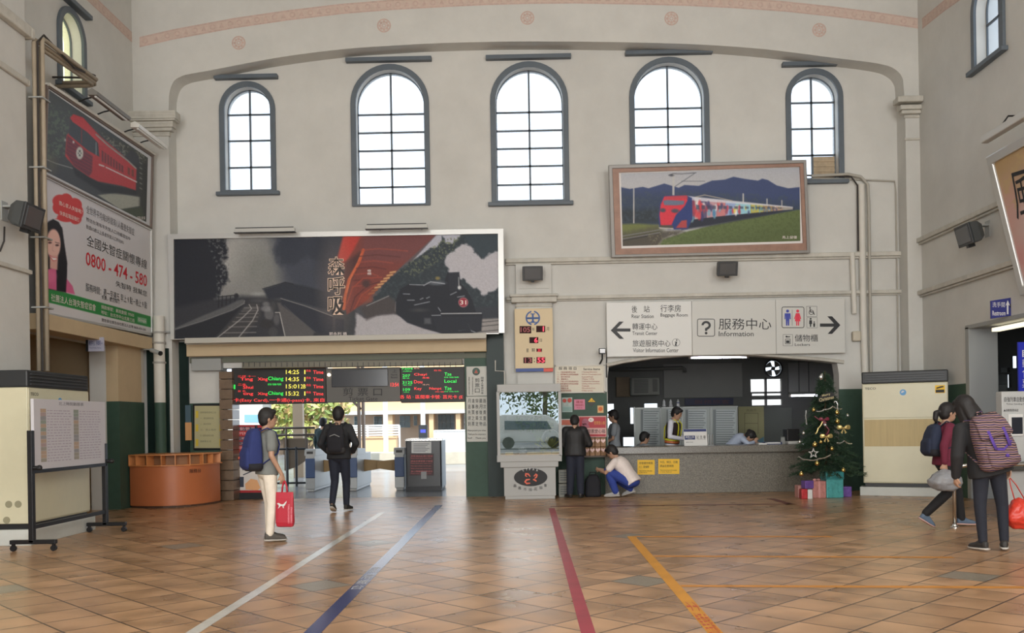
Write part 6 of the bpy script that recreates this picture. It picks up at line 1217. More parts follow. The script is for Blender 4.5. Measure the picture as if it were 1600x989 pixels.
# ---------------------------------------------------------------- floor standing air conditioners
def aircon(lab, loc, rz, W_=1.5, Hh=2.05, D_=.62, pl=.16, sticker=True):
    o = thing('air_conditioner', lab, 'air conditioner', loc, rz, group='tall cream air conditioners')
    b = MB(); b.box((-W_/2-.06, -.05, 0), (W_/2+.06, D_+.02, pl)); b.build('plinth', M_plinth, o, bevel=.008)
    z0 = pl; b = MB(); b.box((-W_/2+.03, .03, z0), (W_/2-.03, D_-.03, z0+.07)); b.build('base_gap', M_black, o)
    b = MB(); b.box((-W_/2, 0, z0+.07), (W_/2, D_, z0+Hh-.22)); b.build('body', M_cream, o, bevel=.012)
    b = MB(); b.box((-W_/2-.004, -.006, z0+Hh-.22), (W_/2+.004, D_, z0+Hh)); b.build('top_casing', mat('ac_dark_top', (.022, .024, .026), .45), o, bevel=.02)
    b = MB()
    for k in range(4): z = z0+Hh-.185+k*.042; b.box((-W_/2+.05, -.03, z), (W_/2-.05, .0, z+.012), Matrix.Identity(4))
    b.build('louvre', mat('ac_louvre', (.05, .055, .06), .4), o)
    zz = z0+.07; t = z0+Hh-.22
    b = MB(); b.box((-W_/2+.012, -.012, zz+.70*(t-zz)*.92+.02), (W_/2-.012, 0, t-.012)); b.build('upper_panel', M_cream, o, bevel=.006)
    b = MB(); b.box((-W_/2+.012, -.012, zz+.02), (W_/2-.012, 0, zz+.70*(t-zz)*.92)); b.build('lower_panel', M_cream, o, bevel=.006)
    b = MB(); b.box((-W_/2+.03, -.016, zz+.37*(t-zz)), (W_/2-.03, -.010, zz+.70*(t-zz)*.92-.01)); b.build('wood_tone_band', mat('tan_wood_band', (.50, .38, .17), .45, noise=.12, nscale=2, stretch=(8, 1, .4)), o)
    X = frame((0, -.014, 0), (1, 0, 0), (0, 0, 1)); b = MB(); b.text('TECO', -W_/2+.05, t-.105, -W_/2+.24, t-.065, X, .03); b.build('lettering', M_ink, o)
    b = MB(); b.prism(arc(-.02, t-.17, .055, 0, 360, 16), X, .003); b.build('round_sticker', mat('sticker_blue', K(70, 130, 175), .4), o); b = MB(); X2 = frame((0, -.018, 0), (1, 0, 0), (0, 0, 1)); b.prism(arc(-.02, t-.17, .03, 30, 210, 8), X2, .001); b.build('sticker_mark', M_paper, o)
    if sticker:
        b = MB(); b.box((W_/2-.21, -.0155, t-.20), (W_/2-.05, -.012, t-.06)); b.build('warning_sticker', M_yellow, o); b = MB(); b.box((W_/2-.20, -.0165, t-.19), (W_/2-.06, -.0155, t-.14)); b.prism([(W_/2-.19, t-.125), (W_/2-.07, t-.095), (W_/2-.075, t-.075), (W_/2-.12, t-.08), (W_/2-.185, t-.10)], X2, .001); b.build('sticker_print', M_ink, o)
    if D_ > .5:
        for y, z in ((.14, .42), (.26, .42), (.29, .22)): b = MB(); b.cyl((-W_/2-.004, y, z0+z-.1), (-W_/2+.01, y, z0+z-.1), .045, 14); b.build('knockout_cap', mat('cap_olive', (.30, .28, .18), .5), o)
    return o
a = 25; aircon('cream air conditioner with a wood-tone band right of the Christmas tree', ((6.35+.4535*1.455)*.985, (17.3-.2115*1.455)*.985, 0), math.radians(-a), 1.435, 2.11, .30)
aircon('cream air conditioner behind the timetable board at the left pier', (-6.27, 12.36, 0), math.radians(90), 1.62, 2.02, .68, .2, False)

# ---------------------------------------------------------------- timetable board on a rolling stand
BX = -5.93; Y0, Y1 = 11.0, 12.88; o = thing('timetable_board', 'white timetable on a black rolling stand in front of the left air conditioner', 'board', (BX, (Y0+Y1)/2, 0), world=True)
b = MB(); b.box((BX-.02, Y0+.02, .965), (BX+.02, Y1+.04, 1.835)); b.build('board', mat('board_white', (.60, .585, .615), .5), o, bevel=.006)
FLb = FL(BX+.022); b = MB(); b.text('北上時刻動態表', Y0+.62, 1.765, Y0+1.28, 1.81, FLb, .008); b.build('heading', mat('heading_grey', (.16, .16, .18), .6), o)
b = MB(); r_ = random.Random(3)
tc = [mat('row_green', (.29, .33, .28), .6), mat('row_olive', (.34, .32, .27), .6), mat('row_pink', (.42, .32, .31), .6), mat('row_grey', (.30, .30, .31), .6), mat('row_orange', (.46, .34, .25), .6)]
for y in (Y0+.17, Y0+1.0):
    for k in range(14): b.mi = r_.randrange(5); b.box((0, 0, 0), (.13, .044, .002), FLb@Matrix.Translation((y, 1.06+k*.047, 0)))
b.build('coloured_column', tc, o); b = MB()
for y in (Y0+.33, Y0+1.16):
    for k in range(19):
        z = 1.06+k*.035; x = y
        while x < y+.55: w_ = r_.uniform(.03, .09); b.box((0, 0, 0), (w_, .009, .001), FLb@Matrix.Translation((x, z, 0))); x += w_+r_.uniform(.015, .04)
b.build('printed_rows', mat('row_print', (.40, .34, .42), .6), o)
b = MB(); b.box((BX-.04, Y0+.0, .93), (BX+.03, Y1+.05, .975)); b.build('bottom_rail', M_blackm, o, bevel=.004)
for y in (Y0-.02, Y1+.04):
    b = MB(); b.box((BX-.03, y-.035, .10), (BX+.03, y+.035, 1.45 if y < 12 else 1.25)); b.build('upright', M_blackm, o, bevel=.006)
    b = MB(); b.box((BX-.26, y-.035, .085), (BX+.29, y+.035, .135)); f = b.build('foot_bar', M_blackm, o, bevel=.006)
    for x in (BX-.23, BX+.26):
        b = MB(); b.cyl((x, y-.02, .035), (x, y+.02, .035), .035, 14); b.box((x-.012, y-.025, .05), (x+.012, y+.025, .09)); b.build('caster', M_blackm, f)
    b = MB(); b.cyl((BX+.02, y, 1.0), (BX+.09, y, 1.0), .025, 10); b.ball((BX+.1, y, 1.0), .035, 10); b.build('clamp_knob', M_black, o)
b = MB(); b.box((BX-.02, Y0, .26), (BX+.02, Y1+.02, .31)); b.build('lower_brace', M_blackm, o, bevel=.004)

# ---------------------------------------------------------------- curved orange service desk
M_or = mat('orange_laminate', K(170, 100, 62, 1.3), .4, noise=.06, nscale=3); M_or2 = mat('orange_wood_light', K(190, 125, 75, 1.3), .45, noise=.08)
o = thing('service_desk', 'curved orange wooden desk with a row of open cubbyholes at the left of the gate', 'desk', (-6.5, 17.2, 0), world=True)
cp = [(-7.24, 16.78), (-7.08, 16.70), (-6.85, 16.62), (-6.58, 16.59), (-6.35, 16.64), (-6.15, 16.80), (-6.00, 17.05), (-5.92, 17.35), (-5.88, 17.66)]
inner_ = [(-7.24, 17.64), (-5.9, 17.70)]
b = MB(); b.prism([(x, y) for x, y in cp]+[(-5.88, 17.7), (-7.24, 17.7)], frame((0, 0, .04)), .72); b.build('curved_front', M_or, o, smooth=True, autos=.6)
b = MB(); b.prism([(x*.997-.02, y+.04) for x, y in cp]+[(-5.92, 17.68), (-7.22, 17.68)], frame((0, 0, 0)), .04); b.build('plinth', mat('desk_plinth', (.10, .05, .03), .6), o)
def outs(d): return [(x+(x+6.9)*d*.8/1.0, y-d*(1 if x < -6.3 else .4)) for x, y in cp]
top = outs(.035)
for z in (.76, .955):
    b = MB(); b.prism(top+[(-5.84, 17.71), (-7.25, 17.71)], frame((0, 0, z)), .02); b.build('shelf_board', M_or2, o)
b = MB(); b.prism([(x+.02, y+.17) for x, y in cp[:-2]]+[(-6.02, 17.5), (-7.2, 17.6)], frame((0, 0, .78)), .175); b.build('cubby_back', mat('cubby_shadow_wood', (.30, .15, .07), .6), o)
for i in range(len(top)):
    x, y = top[i]; d = Vector((-6.6-x, 17.5-y, 0)).normalized()*.2; n = Vector((-d.y, d.x, 0)).normalized()*.008; p0 = Vector((x, y, .78))
    b = MB(); q = [p0-n, p0+n, p0+n+d, p0-n+d]; b.add([tuple(v) for v in q]+[tuple(v+Vector((0, 0, .175))) for v in q], [(0, 3, 2, 1), (4, 5, 6, 7), (0, 1, 5, 4), (1, 2, 6, 5), (2, 3, 7, 6), (3, 0, 4, 7)]); b.build('divider', M_or2, o)
b = MB(); A = Vector((-6.15, 16.79, .62)); B = Vector((-6.02, 17.03, .62)); X = (B-A).normalized(); M = frame(A+Vector((.012, -.012, 0)), X, (0, 0, 1)); b.text('服務台', 0, 0, .27, .075, M, .02); b.build('lettering', M_ink, o)

# ---------------------------------------------------------------- small things on and near the left wall
o = thing('notice_board', 'framed pale notice with yellow corner tabs above the curved desk', 'notice', (P(325, 705, Y=YW-.04).x, YW-.06, P(325, 705, Y=YW-.04).z), world=True)
b = MB(); pbox(b, 301.5, 631, 350, 703, YW-.06, .045); b.build('frame', M_blackm, o, bevel=.006)
b = MB(); b.rect_px(304, 634, 348, 700, .004, Y=YW-.06); b.build('sheet', mat('notice_sheet', K(150, 145, 110), .5), o)
b = MB()
for y in (646, 667, 690):
    for x in (306, 343): b.rect_px(x, y-4, x+4, y+7, .007, Y=YW-.06)
b.build('yellow_tab', mat('tab_yellow', K(175, 155, 50), .6), o); b = MB()
for k, t in enumerate(('旅客服務須知公告', '一、請勿隨地吐痰', '二、請依序排隊', '三、禁止吸菸', '四、貴重物品請自行保管', '嘉義車站 啟')): b.text_px(t, 313, 643+k*9, 338-(k % 3)*4, 646+k*9, .007, Y=YW-.06)
b.build('lettering', mat('notice_faint', K(105, 105, 85), .6), o)
o = MB(); pbox(o, 289.5, 633, 298, 660, YW-.085, .02); o = tag(o.build('leaflet_holder', mat('holder_blue', K(60, 80, 90), .4)), 'narrow blue and orange leaflet strip left of the pale notice', 'leaflet holder'); b = MB(); pbox(b, 289.5, 660, 299, 688, YW-.095, .03); b.build('orange_leaflet', mat('leaflet_orange', K(175, 130, 85), .6), o)
# downpipe in front of the dark stone panels
o = thing('downpipe', 'white and green downpipe in front of the dark green stone panel', 'pipe', (P(250, 700, Y=17.66).x, 17.66, 0), world=True); x = P(250, 620, Y=17.66).x; zs = P(250, 629, Y=17.66).z
b = MB(); b.cyl((x, 17.66, zs), (x, 17.66, 3.62), .105, 18); b.build('upper_pipe', M_white, o, smooth=True, autos=.6); b = MB(); b.cyl((x, 17.66, .02), (x, 17.66, zs), .107, 18); b.build('lower_pipe', M_green, o, smooth=True, autos=.6)
b = MB()
for z in (3.28, 3.08, 2.7): b.cyl((x, 17.66, z), (x, 17.66, z+.035), .125, 18)
b.build('collar', mat('collar_grey', (.34, .33, .30), .6), o); b = MB(); b.box((x-.2, 17.70, 3.30), (x+.2, 17.79, 3.33)); b.build('clamp', M_grey, o)
o = thing('security_camera', 'grey camera on a thin arm beside the white downpipe', 'camera', (P(240, 547, Y=17.3).x, 17.3, P(240, 547, Y=17.3).z), world=True); c = P(246, 550, Y=17.2)
b = MB(); b.cyl((c.x-.12, 17.2, c.z+.04), (c.x+.08, 17.12, c.z-.03), .04, 12); b.build('housing', M_grey, o); b = MB(); b.cyl((c.x+.08, 17.12, c.z-.03), (c.x+.1, 17.11, c.z-.037), .045, 12); b.build('lens_hood', M_black, o); b = MB(); b.tube([(c.x-.55, 17.63, c.z+.07), (c.x-.3, 17.3, c.z+.06), (c.x-.08, 17.2, c.z+.05)], .013, 6); b.build('arm', M_grey, o)
o = thing('hanging_sign', 'small pale hanging sign under the helpline poster', 'sign', (P(148, 550, Y=15.4).x, 15.4, P(148, 550, Y=15.4).z), world=True); b = MB(); pbox(b, 136.5, 527, 162, 549, 15.4, .03); b.build('panel', mat('sign_lilac', K(150, 150, 165), .5), o); b = MB(); pbox(b, 134, 522, 137, 549, 15.38, .07); b.build('bracket', M_black, o)
b = MB(); b.text_px('轉運中心、停車場 →', 139, 532, 160, 540, .005, .012, Y=15.4); b.text_px('Transit Center, Parking', 140, 542.5, 158, 545, .005, Y=15.4); b.build('lettering', M_navy, o)
# conduit bundle bending over to the high window
o = thing('conduit_bundle', 'bundle of tan conduits climbing beside the left posters and bent under the high window', 'pipe', (-6.93, 13.1, 1.9), world=True)
M_cond = mat('tan_conduit', (.36, .30, .22), .6, noise=.15); M_cable = mat('black_cable', (.03, .025, .022), .6)
for k, (dx, dy, r, dz) in enumerate(((0, 0, .035, 0), (.09, .05, .032, .03), (-.02, .16, .03, -.05))):
    x, y, zt = -6.92+dx, 13.08+dy, 7.06+dz
    b = MB(); b.tube([(x, y, 2.3), (x, y, zt-.06), (x, y+.03, zt-.01), (x, y+.1, zt), (-6.84+dx*.5, 14.75-dy*.3, zt), (-6.88, 14.85-dy*.5, zt), (-6.98, 14.87-dy*.5, zt), (XL+.01, 14.87-dy*.5, zt)], r, 8); b.build('conduit', M_cond, o, smooth=True)
b = MB(); b.tube([(-6.86, 13.05, 2.3), (-6.87, 13.06, 5), (-6.85, 13.04, 7.0), (-6.84, 13.2, 7.16), (-6.80, 14.0, 7.0), (-6.80, 14.7, 7.14), (-7.0, 14.75, 7.13), (XL+.01, 14.7, 7.13)], .016, 6); b.build('cable', M_cable, o)
for z in (3.2, 4.2, 5.2, 6.2): b = MB(); b.box((-7.0, 13.03, z), (-6.79, 13.26, z+.02)); b.build('clip', M_grey, o)
def tubelamp(lab, y0, y1, x, z, m):
    o = thing('fluorescent_lamp', lab, 'lamp', (x, (y0+y1)/2, z), world=True, group='lamps over the left posters')
    b = MB(); b.prism([(-.07, -.02), (.07, -.02), (.09, .03), (.0, .09), (-.07, .05)], frame((x, y0, z), (1, 0, 0), (0, 0, 1), (0, -1, 0)), -(y1-y0)); b.build('reflector', m, o)
    b = MB(); b.cyl((x+.03, y0+.05, z-.03), (x+.03, y1-.05, z-.03), .018, 8); b.build('tube', mat('unlit_tube', (.7, .7, .66), .3), o)
    for y in (y0+.2, (y0+y1)/2+.2): b = MB(); b.tube([(x-.05, y, z+.02), (x-.2, y, z-.01), (-7.09, y, z-.06)], .012, 6); b.build('arm', M_blackm, o)
    return o
tubelamp('grey lamp trough above the left half of the red train photo', 14.5, 15.75, -6.76, 6.78, mat('trough_grey', (.20, .19, .17), .5))
tubelamp('bright white lamp trough above the right half of the red train photo', 16.1, 17.4, -6.76, 6.78, mat('trough_lit_look', (.80, .80, .76), .3))  # lit look put into the near-white trough colour, its tube gives no light
floodlight((PX, 12.35, 4.36), math.radians(90), 'grey floodlight on the left pier beside the posters', 1.25)
b = MB(); b.tube([(-6.95, 12.3, 4.2), (-6.93, 12.25, 4.0), (-6.96, 12.2, 3.85)], .012, 6); tag(b.build('loose_cable', M_cable), 'short loose cable hanging below the left floodlight', 'cable')
b = MB(); b.box((PX, 6, 3.66), (PX+.05, 12.96, 3.72)); struct(b.build('trim_34', M_moul, bevel=.01))

# ---------------------------------------------------------------- right side: pipes, restroom sign, kiosk, rails
floodlight((XR-.09, 15.1, 4.42), math.radians(-90), 'dark floodlight on the right wall moulding', 1.25)
YP2 = YW-.08
def pipe(name, lab, pts, r, m, y=YP2):
    b = MB(); b.tube([(p.x, y, p.z) for p in (P(a, c, Y=y) for a, c in pts)], r, 10); return tag(b.build(name, m, smooth=True, autos=.7), lab, 'pipe')
pipe('wall_pipe', 'thick white pipe above the right air conditioner', [(1345.5, 288), (1346, 300), (1349, 500), (1352, 584)], .065, M_white)
pipe('wall_pipe', 'thin white pipe right of the thick one above the right air conditioner', [(1268, 275), (1325, 272), (1345, 276), (1356, 288), (1357.5, 320), (1361, 584)], .028, mat('pipe_grey', (.42, .40, .35), .6), YP2-.03)
pipe('wall_pipe', 'square edged short white duct ending above the junction box', [(1331.5, 395), (1335, 490)], .05, M_white)
pipe('wall_pipe', 'slim conduit along the corner left of the right pier', [(1268, 279), (1330, 280), (1398, 283), (1400, 300), (1404, 584)], .016, MATS['pipe_grey'], YP2+.04)
pipe('wall_pipe', 'slim conduit dropping from the framed train picture corner', [(1260, 274), (1330, 276), (1340, 290), (1341, 392)], .018, M_cable, YP2)
o = MB(); pbox(o, 1333, 517, 1346, 533, YW-.12, .115); tag(o.build('junction_box', mat('box_beige', (.55, .50, .40), .5), bevel=.03), 'small beige box beside the thick pipe right of the direction sign', 'box')
o = thing('restroom_sign', 'navy restroom sign with an upward arrow over the right opening', 'sign', (P(1565, 497, Y=14.6).x, 14.6, P(1565, 497, Y=14.6).z), world=True); b = MB(); q = ((1548, 470), (1580, 465), (1580.5, 493), (1548.5, 498)); MR = FB(14.6); b.prism([(P(x, y, Y=14.6).x, P(x, y, Y=14.6).z) for x, y in q], MR, -.025); b.build('panel', mat('navy_sign', K(40, 44, 105), .4), o)
b = MB(); b.text_px('洗手間', 1550.5, 472, 1570, 480, .003, .012, Y=14.6); b.text_px('Restroom', 1550.5, 485.5, 1571, 493, .003, .012, Y=14.6); b.poly_px([(1573, 491), (1575.5, 491), (1575.5, 476), (1578, 478), (1574.3, 469), (1571, 478), (1573, 476)], .004, Y=14.6); b.build('white_lettering', M_paper, o); b = MB(); a = P(1580, 478, Y=14.6); b.box((a.x-.02, 14.6, a.z-.03), (XR+.01, 14.63, a.z+.03)); b.build('bracket', M_blackm, o)
# what is seen through the right opening
hol = []
for x0, y0, x1, y1 in ((1541, 607, 1552, 640), (1553, 585, 1580, 606), (1546, 552, 1560, 566), (1564, 574, 1578, 582), (1583, 556, 1592, 575), (1541, 590, 1550, 603), (1558, 606, 1566, 690)):
    a = P(x0, y1, Y=17.8); c = P(x1, y0, Y=17.8); hol.append([(a.x, a.z), (c.x, a.z), (c.x, c.z), (a.x, c.z)])
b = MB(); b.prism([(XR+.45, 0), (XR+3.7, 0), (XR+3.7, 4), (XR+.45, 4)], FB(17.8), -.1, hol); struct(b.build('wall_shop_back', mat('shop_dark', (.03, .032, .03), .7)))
b = MB(); a = P(1548, 590, Y=16.8); b.box((a.x-.1, 16.7, 0), (a.x+.25, 17.1, 2.0)); tag(b.build('shop_cabinet', mat('cabinet_dark', (.05, .055, .05), .5), bevel=.01), 'dark cabinet seen through the right opening behind the two women', 'cabinet')
o = MB(); a = P(1565, 486, Y=15.2); o.box((XR+.1, 13.6, 2.83), (XR+.22, 15.4, 2.89)); tag(o.build('tube_lamp', mat('soft_tube', (.8, .75, .6), .4, emit=(1, .9, .65), estr=1.2)), 'pale tube lamp under the head of the right opening', 'lamp')
# ticket kiosk
YK = 12.9; o = thing('ticket_kiosk', 'white ticket machine with screen at the right edge', 'kiosk', (P(1600, 720, Y=YK).x, YK, 0), world=True); M_k = mat('kiosk_white', (.50, .51, .50), .4)
b = MB(); pbox(b, 1566, 611, 1650, 722, YK, .17); b.build('body', M_k, o, bevel=.015); b = MB(); pbox(b, 1562, 722, 1655, 735, YK-.12, .3); b.build('shelf', mat('kiosk_shelf', (.07, .07, .065), .4), o, bevel=.01); b = MB(); pbox(b, 1570, 735, 1650, 810, YK-.02, .19, 0); b.build('pedestal', M_k, o, bevel=.01)
b = MB(); pbox(b, 1576, 647, 1599, 681, YK-.02, .03); b.build('screen_bezel', M_paper, o, bevel=.005); b = MB(); pbox(b, 1581, 652, 1598, 678, YK-.024, .01); b.build('screen', M_dark_screen, o); b = MB(); pbox(b, 1571, 700, 1586, 714, YK-.015, .02); b.build('slot_frame', M_paper, o); b = MB(); pbox(b, 1573, 702, 1584, 712, YK-.02, .01); b.build('ticket_slot', M_black, o)
b = MB(); b.text_px('自強列車自動售票機', 1569, 620, 1612, 628, .004, .015, Y=YK); b.text_px('Ticket Vending Machine', 1572, 630, 1612, 633, .004, Y=YK); b.text_px('▲自動售票系統', 1568, 639, 1591, 643, .004, .01, Y=YK); b.text_px('▲取票退幣', 1570, 691, 1587, 696, .004, .01, Y=YK)
b.build('lettering', M_ink, o)
o = thing('blue_banner', 'royal blue banner standing behind the ticket machine', 'banner', (P(1612, 760, Y=13.9).x, 13.9, 0), world=True); b = MB(); pbox(b, 1593, 534, 1650, 800, 13.9, .03, .05); b.build('cloth', mat('banner_blue', K(25, 35, 150), .5), o); b = MB(); pbox(b, 1593, 800, 1650, 806, 13.8, .25, 0); b.build('base', M_blackm, o); b = MB()
for k, ch in enumerate('自動售票'): b.text_px(ch, 1597, 545+k*16, 1612, 558+k*16, .005, .02, Y=13.9)
b.build('lettering', M_paper, o)
def chrome_rail(lab, x, y, h, L, base=True):
    o = thing('queue_rail', lab, 'railing', (x, y, 0), group='chrome queue rails')
    pts = [(0, 0, .01), (0, 0, h-.16)]+[(.16-.16*math.cos(math.radians(t)), 0, h-.16+.16*math.sin(math.radians(t))) for t in (20, 45, 70, 90)]+[(L-.16, 0, h)]+[(L-.16+.16*math.sin(math.radians(t)), 0, h-.16+.16*math.cos(math.radians(t))) for t in (20, 45, 70, 90)]+[(L, 0, .01)]
    b = MB(); b.tube(pts, .024, 12); b.build('tube', M_steel, o, smooth=True)
    for xx in (0, L): b = MB(); b.lathe([(.055, 0), (.055, .01), (.03, .02), (.028, .04)], (xx, 0, 0), 16); b.build('floor_flange', M_steel, o)
chrome_rail('chrome queue rail behind the two women at the right', 5.55, 11.95, .80, 1.5)
chrome_rail('chrome queue rail at the right edge, beside the red carrier bag', 5.58, 10.25, .84, 1.5)
# ---------------------------------------------------------------- Christmas tree and presents
TX, TY = 5.58, 17.05; rz = random.Random(5)
tz0, tz1, tr0 = .42, 2.32, .66
def trad(z): k = (z-tz0)/(tz1-tz0); return tr0*(1-k)**.85*.95+.05
o = thing('christmas_tree', 'decorated green Christmas tree in front of the right end of the counter', 'tree', (TX, TY, 0), world=True)
b = MB(); b.tube([(TX, TY, .1), (TX, TY, 1.3), (TX, TY, 2.3)], [.035, .025, .008], 8); b.build('trunk', mat('brown_trunk', (.10, .06, .03), .8), o)
b = MB(); b.lathe([(.10, 0), (.14, .02), (.15, .24), (.13, .26)], (TX, TY, 0), 16); b.build('pot', mat('gold_pot', (.36, .22, .06), .4), o)
b = MB(); fc = [mat('fir_dark', (.018, .048, .026), .7), mat('fir_mid', (.032, .075, .036), .7), mat('fir_light', (.05, .10, .05), .7)]
for k in range(330):
    z = tz0+(tz1-.1-tz0)*(rz.random()**1.25); a = rz.random()*2*math.pi; R_ = trad(z)*rz.uniform(.75, 1.08); dr = Vector((math.cos(a), math.sin(a), 0)); p0 = Vector((TX, TY, z+.10)); tip = Vector((TX, TY, z-.06))+dr*R_
    mid = p0.lerp(tip, .55)+Vector((0, 0, .05)); b.mi = 0; b.tube([p0, mid, tip], [.008, .006, .002], 4, cap=False)
    n = int(16+70*R_)
    for j in range(n):
        t = .25+.75*j/n; c = (p0*(1-t)**2+mid*2*t*(1-t)+tip*t*t); d = (dr*.55+Vector((rz.gauss(0, .7), rz.gauss(0, .7), rz.gauss(.05, .6)))).normalized(); l = rz.uniform(.05, .095); s = d.orthogonal().normalized()*.006
        b.mi = rz.choice((0, 0, 1, 1, 2)); b.add([c-s, c+s, c+d*l], [(0, 1, 2)])
b.build('foliage', fc, o)
def on_tree(cx, cy, out=.03):
    px, py = 1080+cx/3.804, 540+cy/3.804; q = P(px, py, Y=TY); r = trad(q.z)+out; dx = q.x-TX; y = TY-math.sqrt(max(.0004, r*r-dx*dx)) if abs(dx) < r else TY
    return P(px, py, Y=y)
M_gold = mat('gold_bauble', (.85, .62, .22), .15, 1); M_silver = mat('silver_tinsel', (.78, .80, .80), .25, .9); M_gribbon = mat('gold_ribbon', (.70, .55, .22), .3, .6); M_wred = mat('wine_ribbon', (.22, .03, .06), .4)
for cx, cy, r, lab in ((728, 382, .035, 'gold bauble high on the left side of the Christmas tree'), (866, 398, .04, 'gold bauble high on the right side of the Christmas tree'), (868, 450, .042, 'pale gold bauble below the silver cane on the tree'), (796, 472, .03, 'small pale bauble at the centre of the tree'), (735, 588, .045, 'bright yellow gold bauble left of the lower tree centre'), (771, 573, .03, 'small cream bauble right of the yellow gold bauble'), (836, 613, .036, 'gold bauble on the right of the lower tree'), (904, 740, .038, 'gold bauble at the lower right hem of the tree'), (655, 763, .042, 'gold bauble at the lower left hem of the tree'), (748, 700, .04, 'gold bauble above the pot of the tree'), (929, 416, .028, 'white bauble at the right edge of the tree'), (668, 520, .03, 'pale bauble at the left edge of the tree'), (645, 572, .03, 'small silver bauble at the far left of the tree')):
    c = on_tree(cx, cy); t = thing('bauble', lab, 'ornament', c, group='baubles on the Christmas tree'); b = MB(); b.ball((0, 0, 0), r, 14); b.build('globe', M_gold if 'gold' in lab else M_silver, t, smooth=True); b = MB(); b.cyl((0, 0, r*.95), (0, 0, r*1.2), r*.28, 8); b.build('cap', M_gribbon, t)
def bow(lab, cx, cy, s, m, nm='bow'):
    c = on_tree(cx, cy, .05); t = thing(nm, lab, 'ornament', c, group='bows on the Christmas tree')
    for sg in (-1, 1): b = MB(); b.loft([((0, 0, 0), (0, .012*s, 0), (0, 0, .012*s)), ((sg*.06*s, -.01, .02*s), (0, .03*s, 0), (0, 0, .05*s)), ((sg*.12*s, 0, .02*s), (0, .03*s, 0), (0, 0, .055*s)), ((sg*.15*s, 0, .015*s), (0, .01*s, 0), (0, 0, .03*s))], 10); b.build('loop', m, t)
    b = MB(); b.ball((0, -.01, 0), .022*s, 8); b.build('knot', m, t); b = MB()
    for sg in (-1, 1): b.prism([(0, 0), (sg*.03*s, -.13*s), (sg*.07*s, -.10*s)], frame((0, -.006, 0), (1, 0, 0), (0, 0, 1)), .004)
    b.build('tail', m, t)
bow('gold bow at the right edge of the Christmas tree', 905, 490, .8, M_gribbon); bow('gold bow at the centre of the Christmas tree', 803, 542, .75, M_gribbon); bow('wine red bow near the middle of the Christmas tree', 790, 440, .6, M_wred)
def strand(lab, pts, m, nm='tinsel'):
    q = [on_tree(*p, .05) for p in pts]; b = MB(); k = 0; out = []
    for a, c in zip(q[:-1], q[1:]):
        for i in range(6): out.append(a.lerp(c, i/6)-Vector((0, 0, .02*math.sin(math.pi*i/6))))
    b.tube(out+[q[-1]], .010, 5)
    for p in out:
        for j in range(5): d = Vector((rz.gauss(0, 1), rz.gauss(0, 1), rz.gauss(0, 1))).normalized(); s = d.orthogonal().normalized()*.004; b.add([p-s, p+s, p+d*.03], [(0, 1, 2)])
    tag(b.build(nm, m), lab, 'tinsel')
strand('silver tinsel hanging down the left edge of the tree', [(683, 385), (680, 420), (688, 470)], M_silver); strand('silver tinsel across the upper tree below the greeting sign', [(745, 390), (790, 380), (840, 362), (895, 375)], M_silver); strand('silver tinsel along the lower right of the tree', [(865, 578), (910, 566), (955, 582)], M_silver); strand('silver tinsel across the bottom of the tree', [(640, 660), (690, 678), (760, 672), (830, 648)], M_silver); strand('wine red ribbon strand winding down the middle of the tree', [(735, 420), (785, 445), (820, 500), (800, 530)], M_wred); strand('gold strand slanting left of the tree centre', [(780, 452), (755, 490), (738, 525)], M_gribbon)
c = on_tree(725, 640, .06); b = MB(); b.prism([((.10 if k % 2 == 0 else .042)*math.sin(math.pi*k/5), (.10 if k % 2 == 0 else .042)*math.cos(math.pi*k/5)) for k in range(10)], frame(c, (1, 0, 0), (0, 0, 1)), .02, [[((.06 if k % 2 == 0 else .026)*math.sin(math.pi*k/5), (.06 if k % 2 == 0 else .026)*math.cos(math.pi*k/5)) for k in range(10)]]); tag(b.build('star_ornament', M_silver), 'open silver star low on the front of the tree', 'ornament')
c = on_tree(868, 360, .05); b = MB(); b.tube([c+Vector((.0, 0, -.14)), c+Vector((.005, 0, .04)), c+Vector((-.01, 0, .08)), c+Vector((-.04, 0, .09)), c+Vector((-.06, 0, .06))], .012, 8); tag(b.build('candy_cane', M_silver, smooth=True), 'silver cane ornament high on the right of the tree', 'ornament')
c = on_tree(800, 305, .08); t = thing('greeting_sign', 'small gold and black greeting sign near the top of the tree', 'sign', c); M = frame((0, 0, 0), Vector((1, 0, .22)).normalized(), Vector((-.22, 0, 1)).normalized())
b = MB(); b.prism([(-.15, -.055), (-.10, -.075), (.1, -.065), (.155, -.03), (.15, .05), (.10, .07), (-.04, .06), (-.09, .045), (-.14, .0)], M@Matrix.Translation((0, 0, -.012)), .01); b.build('plaque', M_ink, t); b = MB(); b.text('Merry', -.06, .005, .09, .058, M, .015); b.text('Christmas', -.13, -.062, .14, .0, M, .018); b.build('lettering', mat('greeting_gold', (.62, .52, .28), .3, .4), t)
c = on_tree(772, 185, .06); b = MB(); b.loft([(c+Vector((0, 0, -.06)), (.02, 0, 0), (0, .02, 0)), (c, (.045, 0, 0), (0, .03, 0)), (c+Vector((.02, 0, .06)), (.012, 0, 0), (0, .012, 0))], 10); tag(b.build('silver_bell', M_silver, smooth=True), 'silver bell near the tip of the tree', 'ornament')
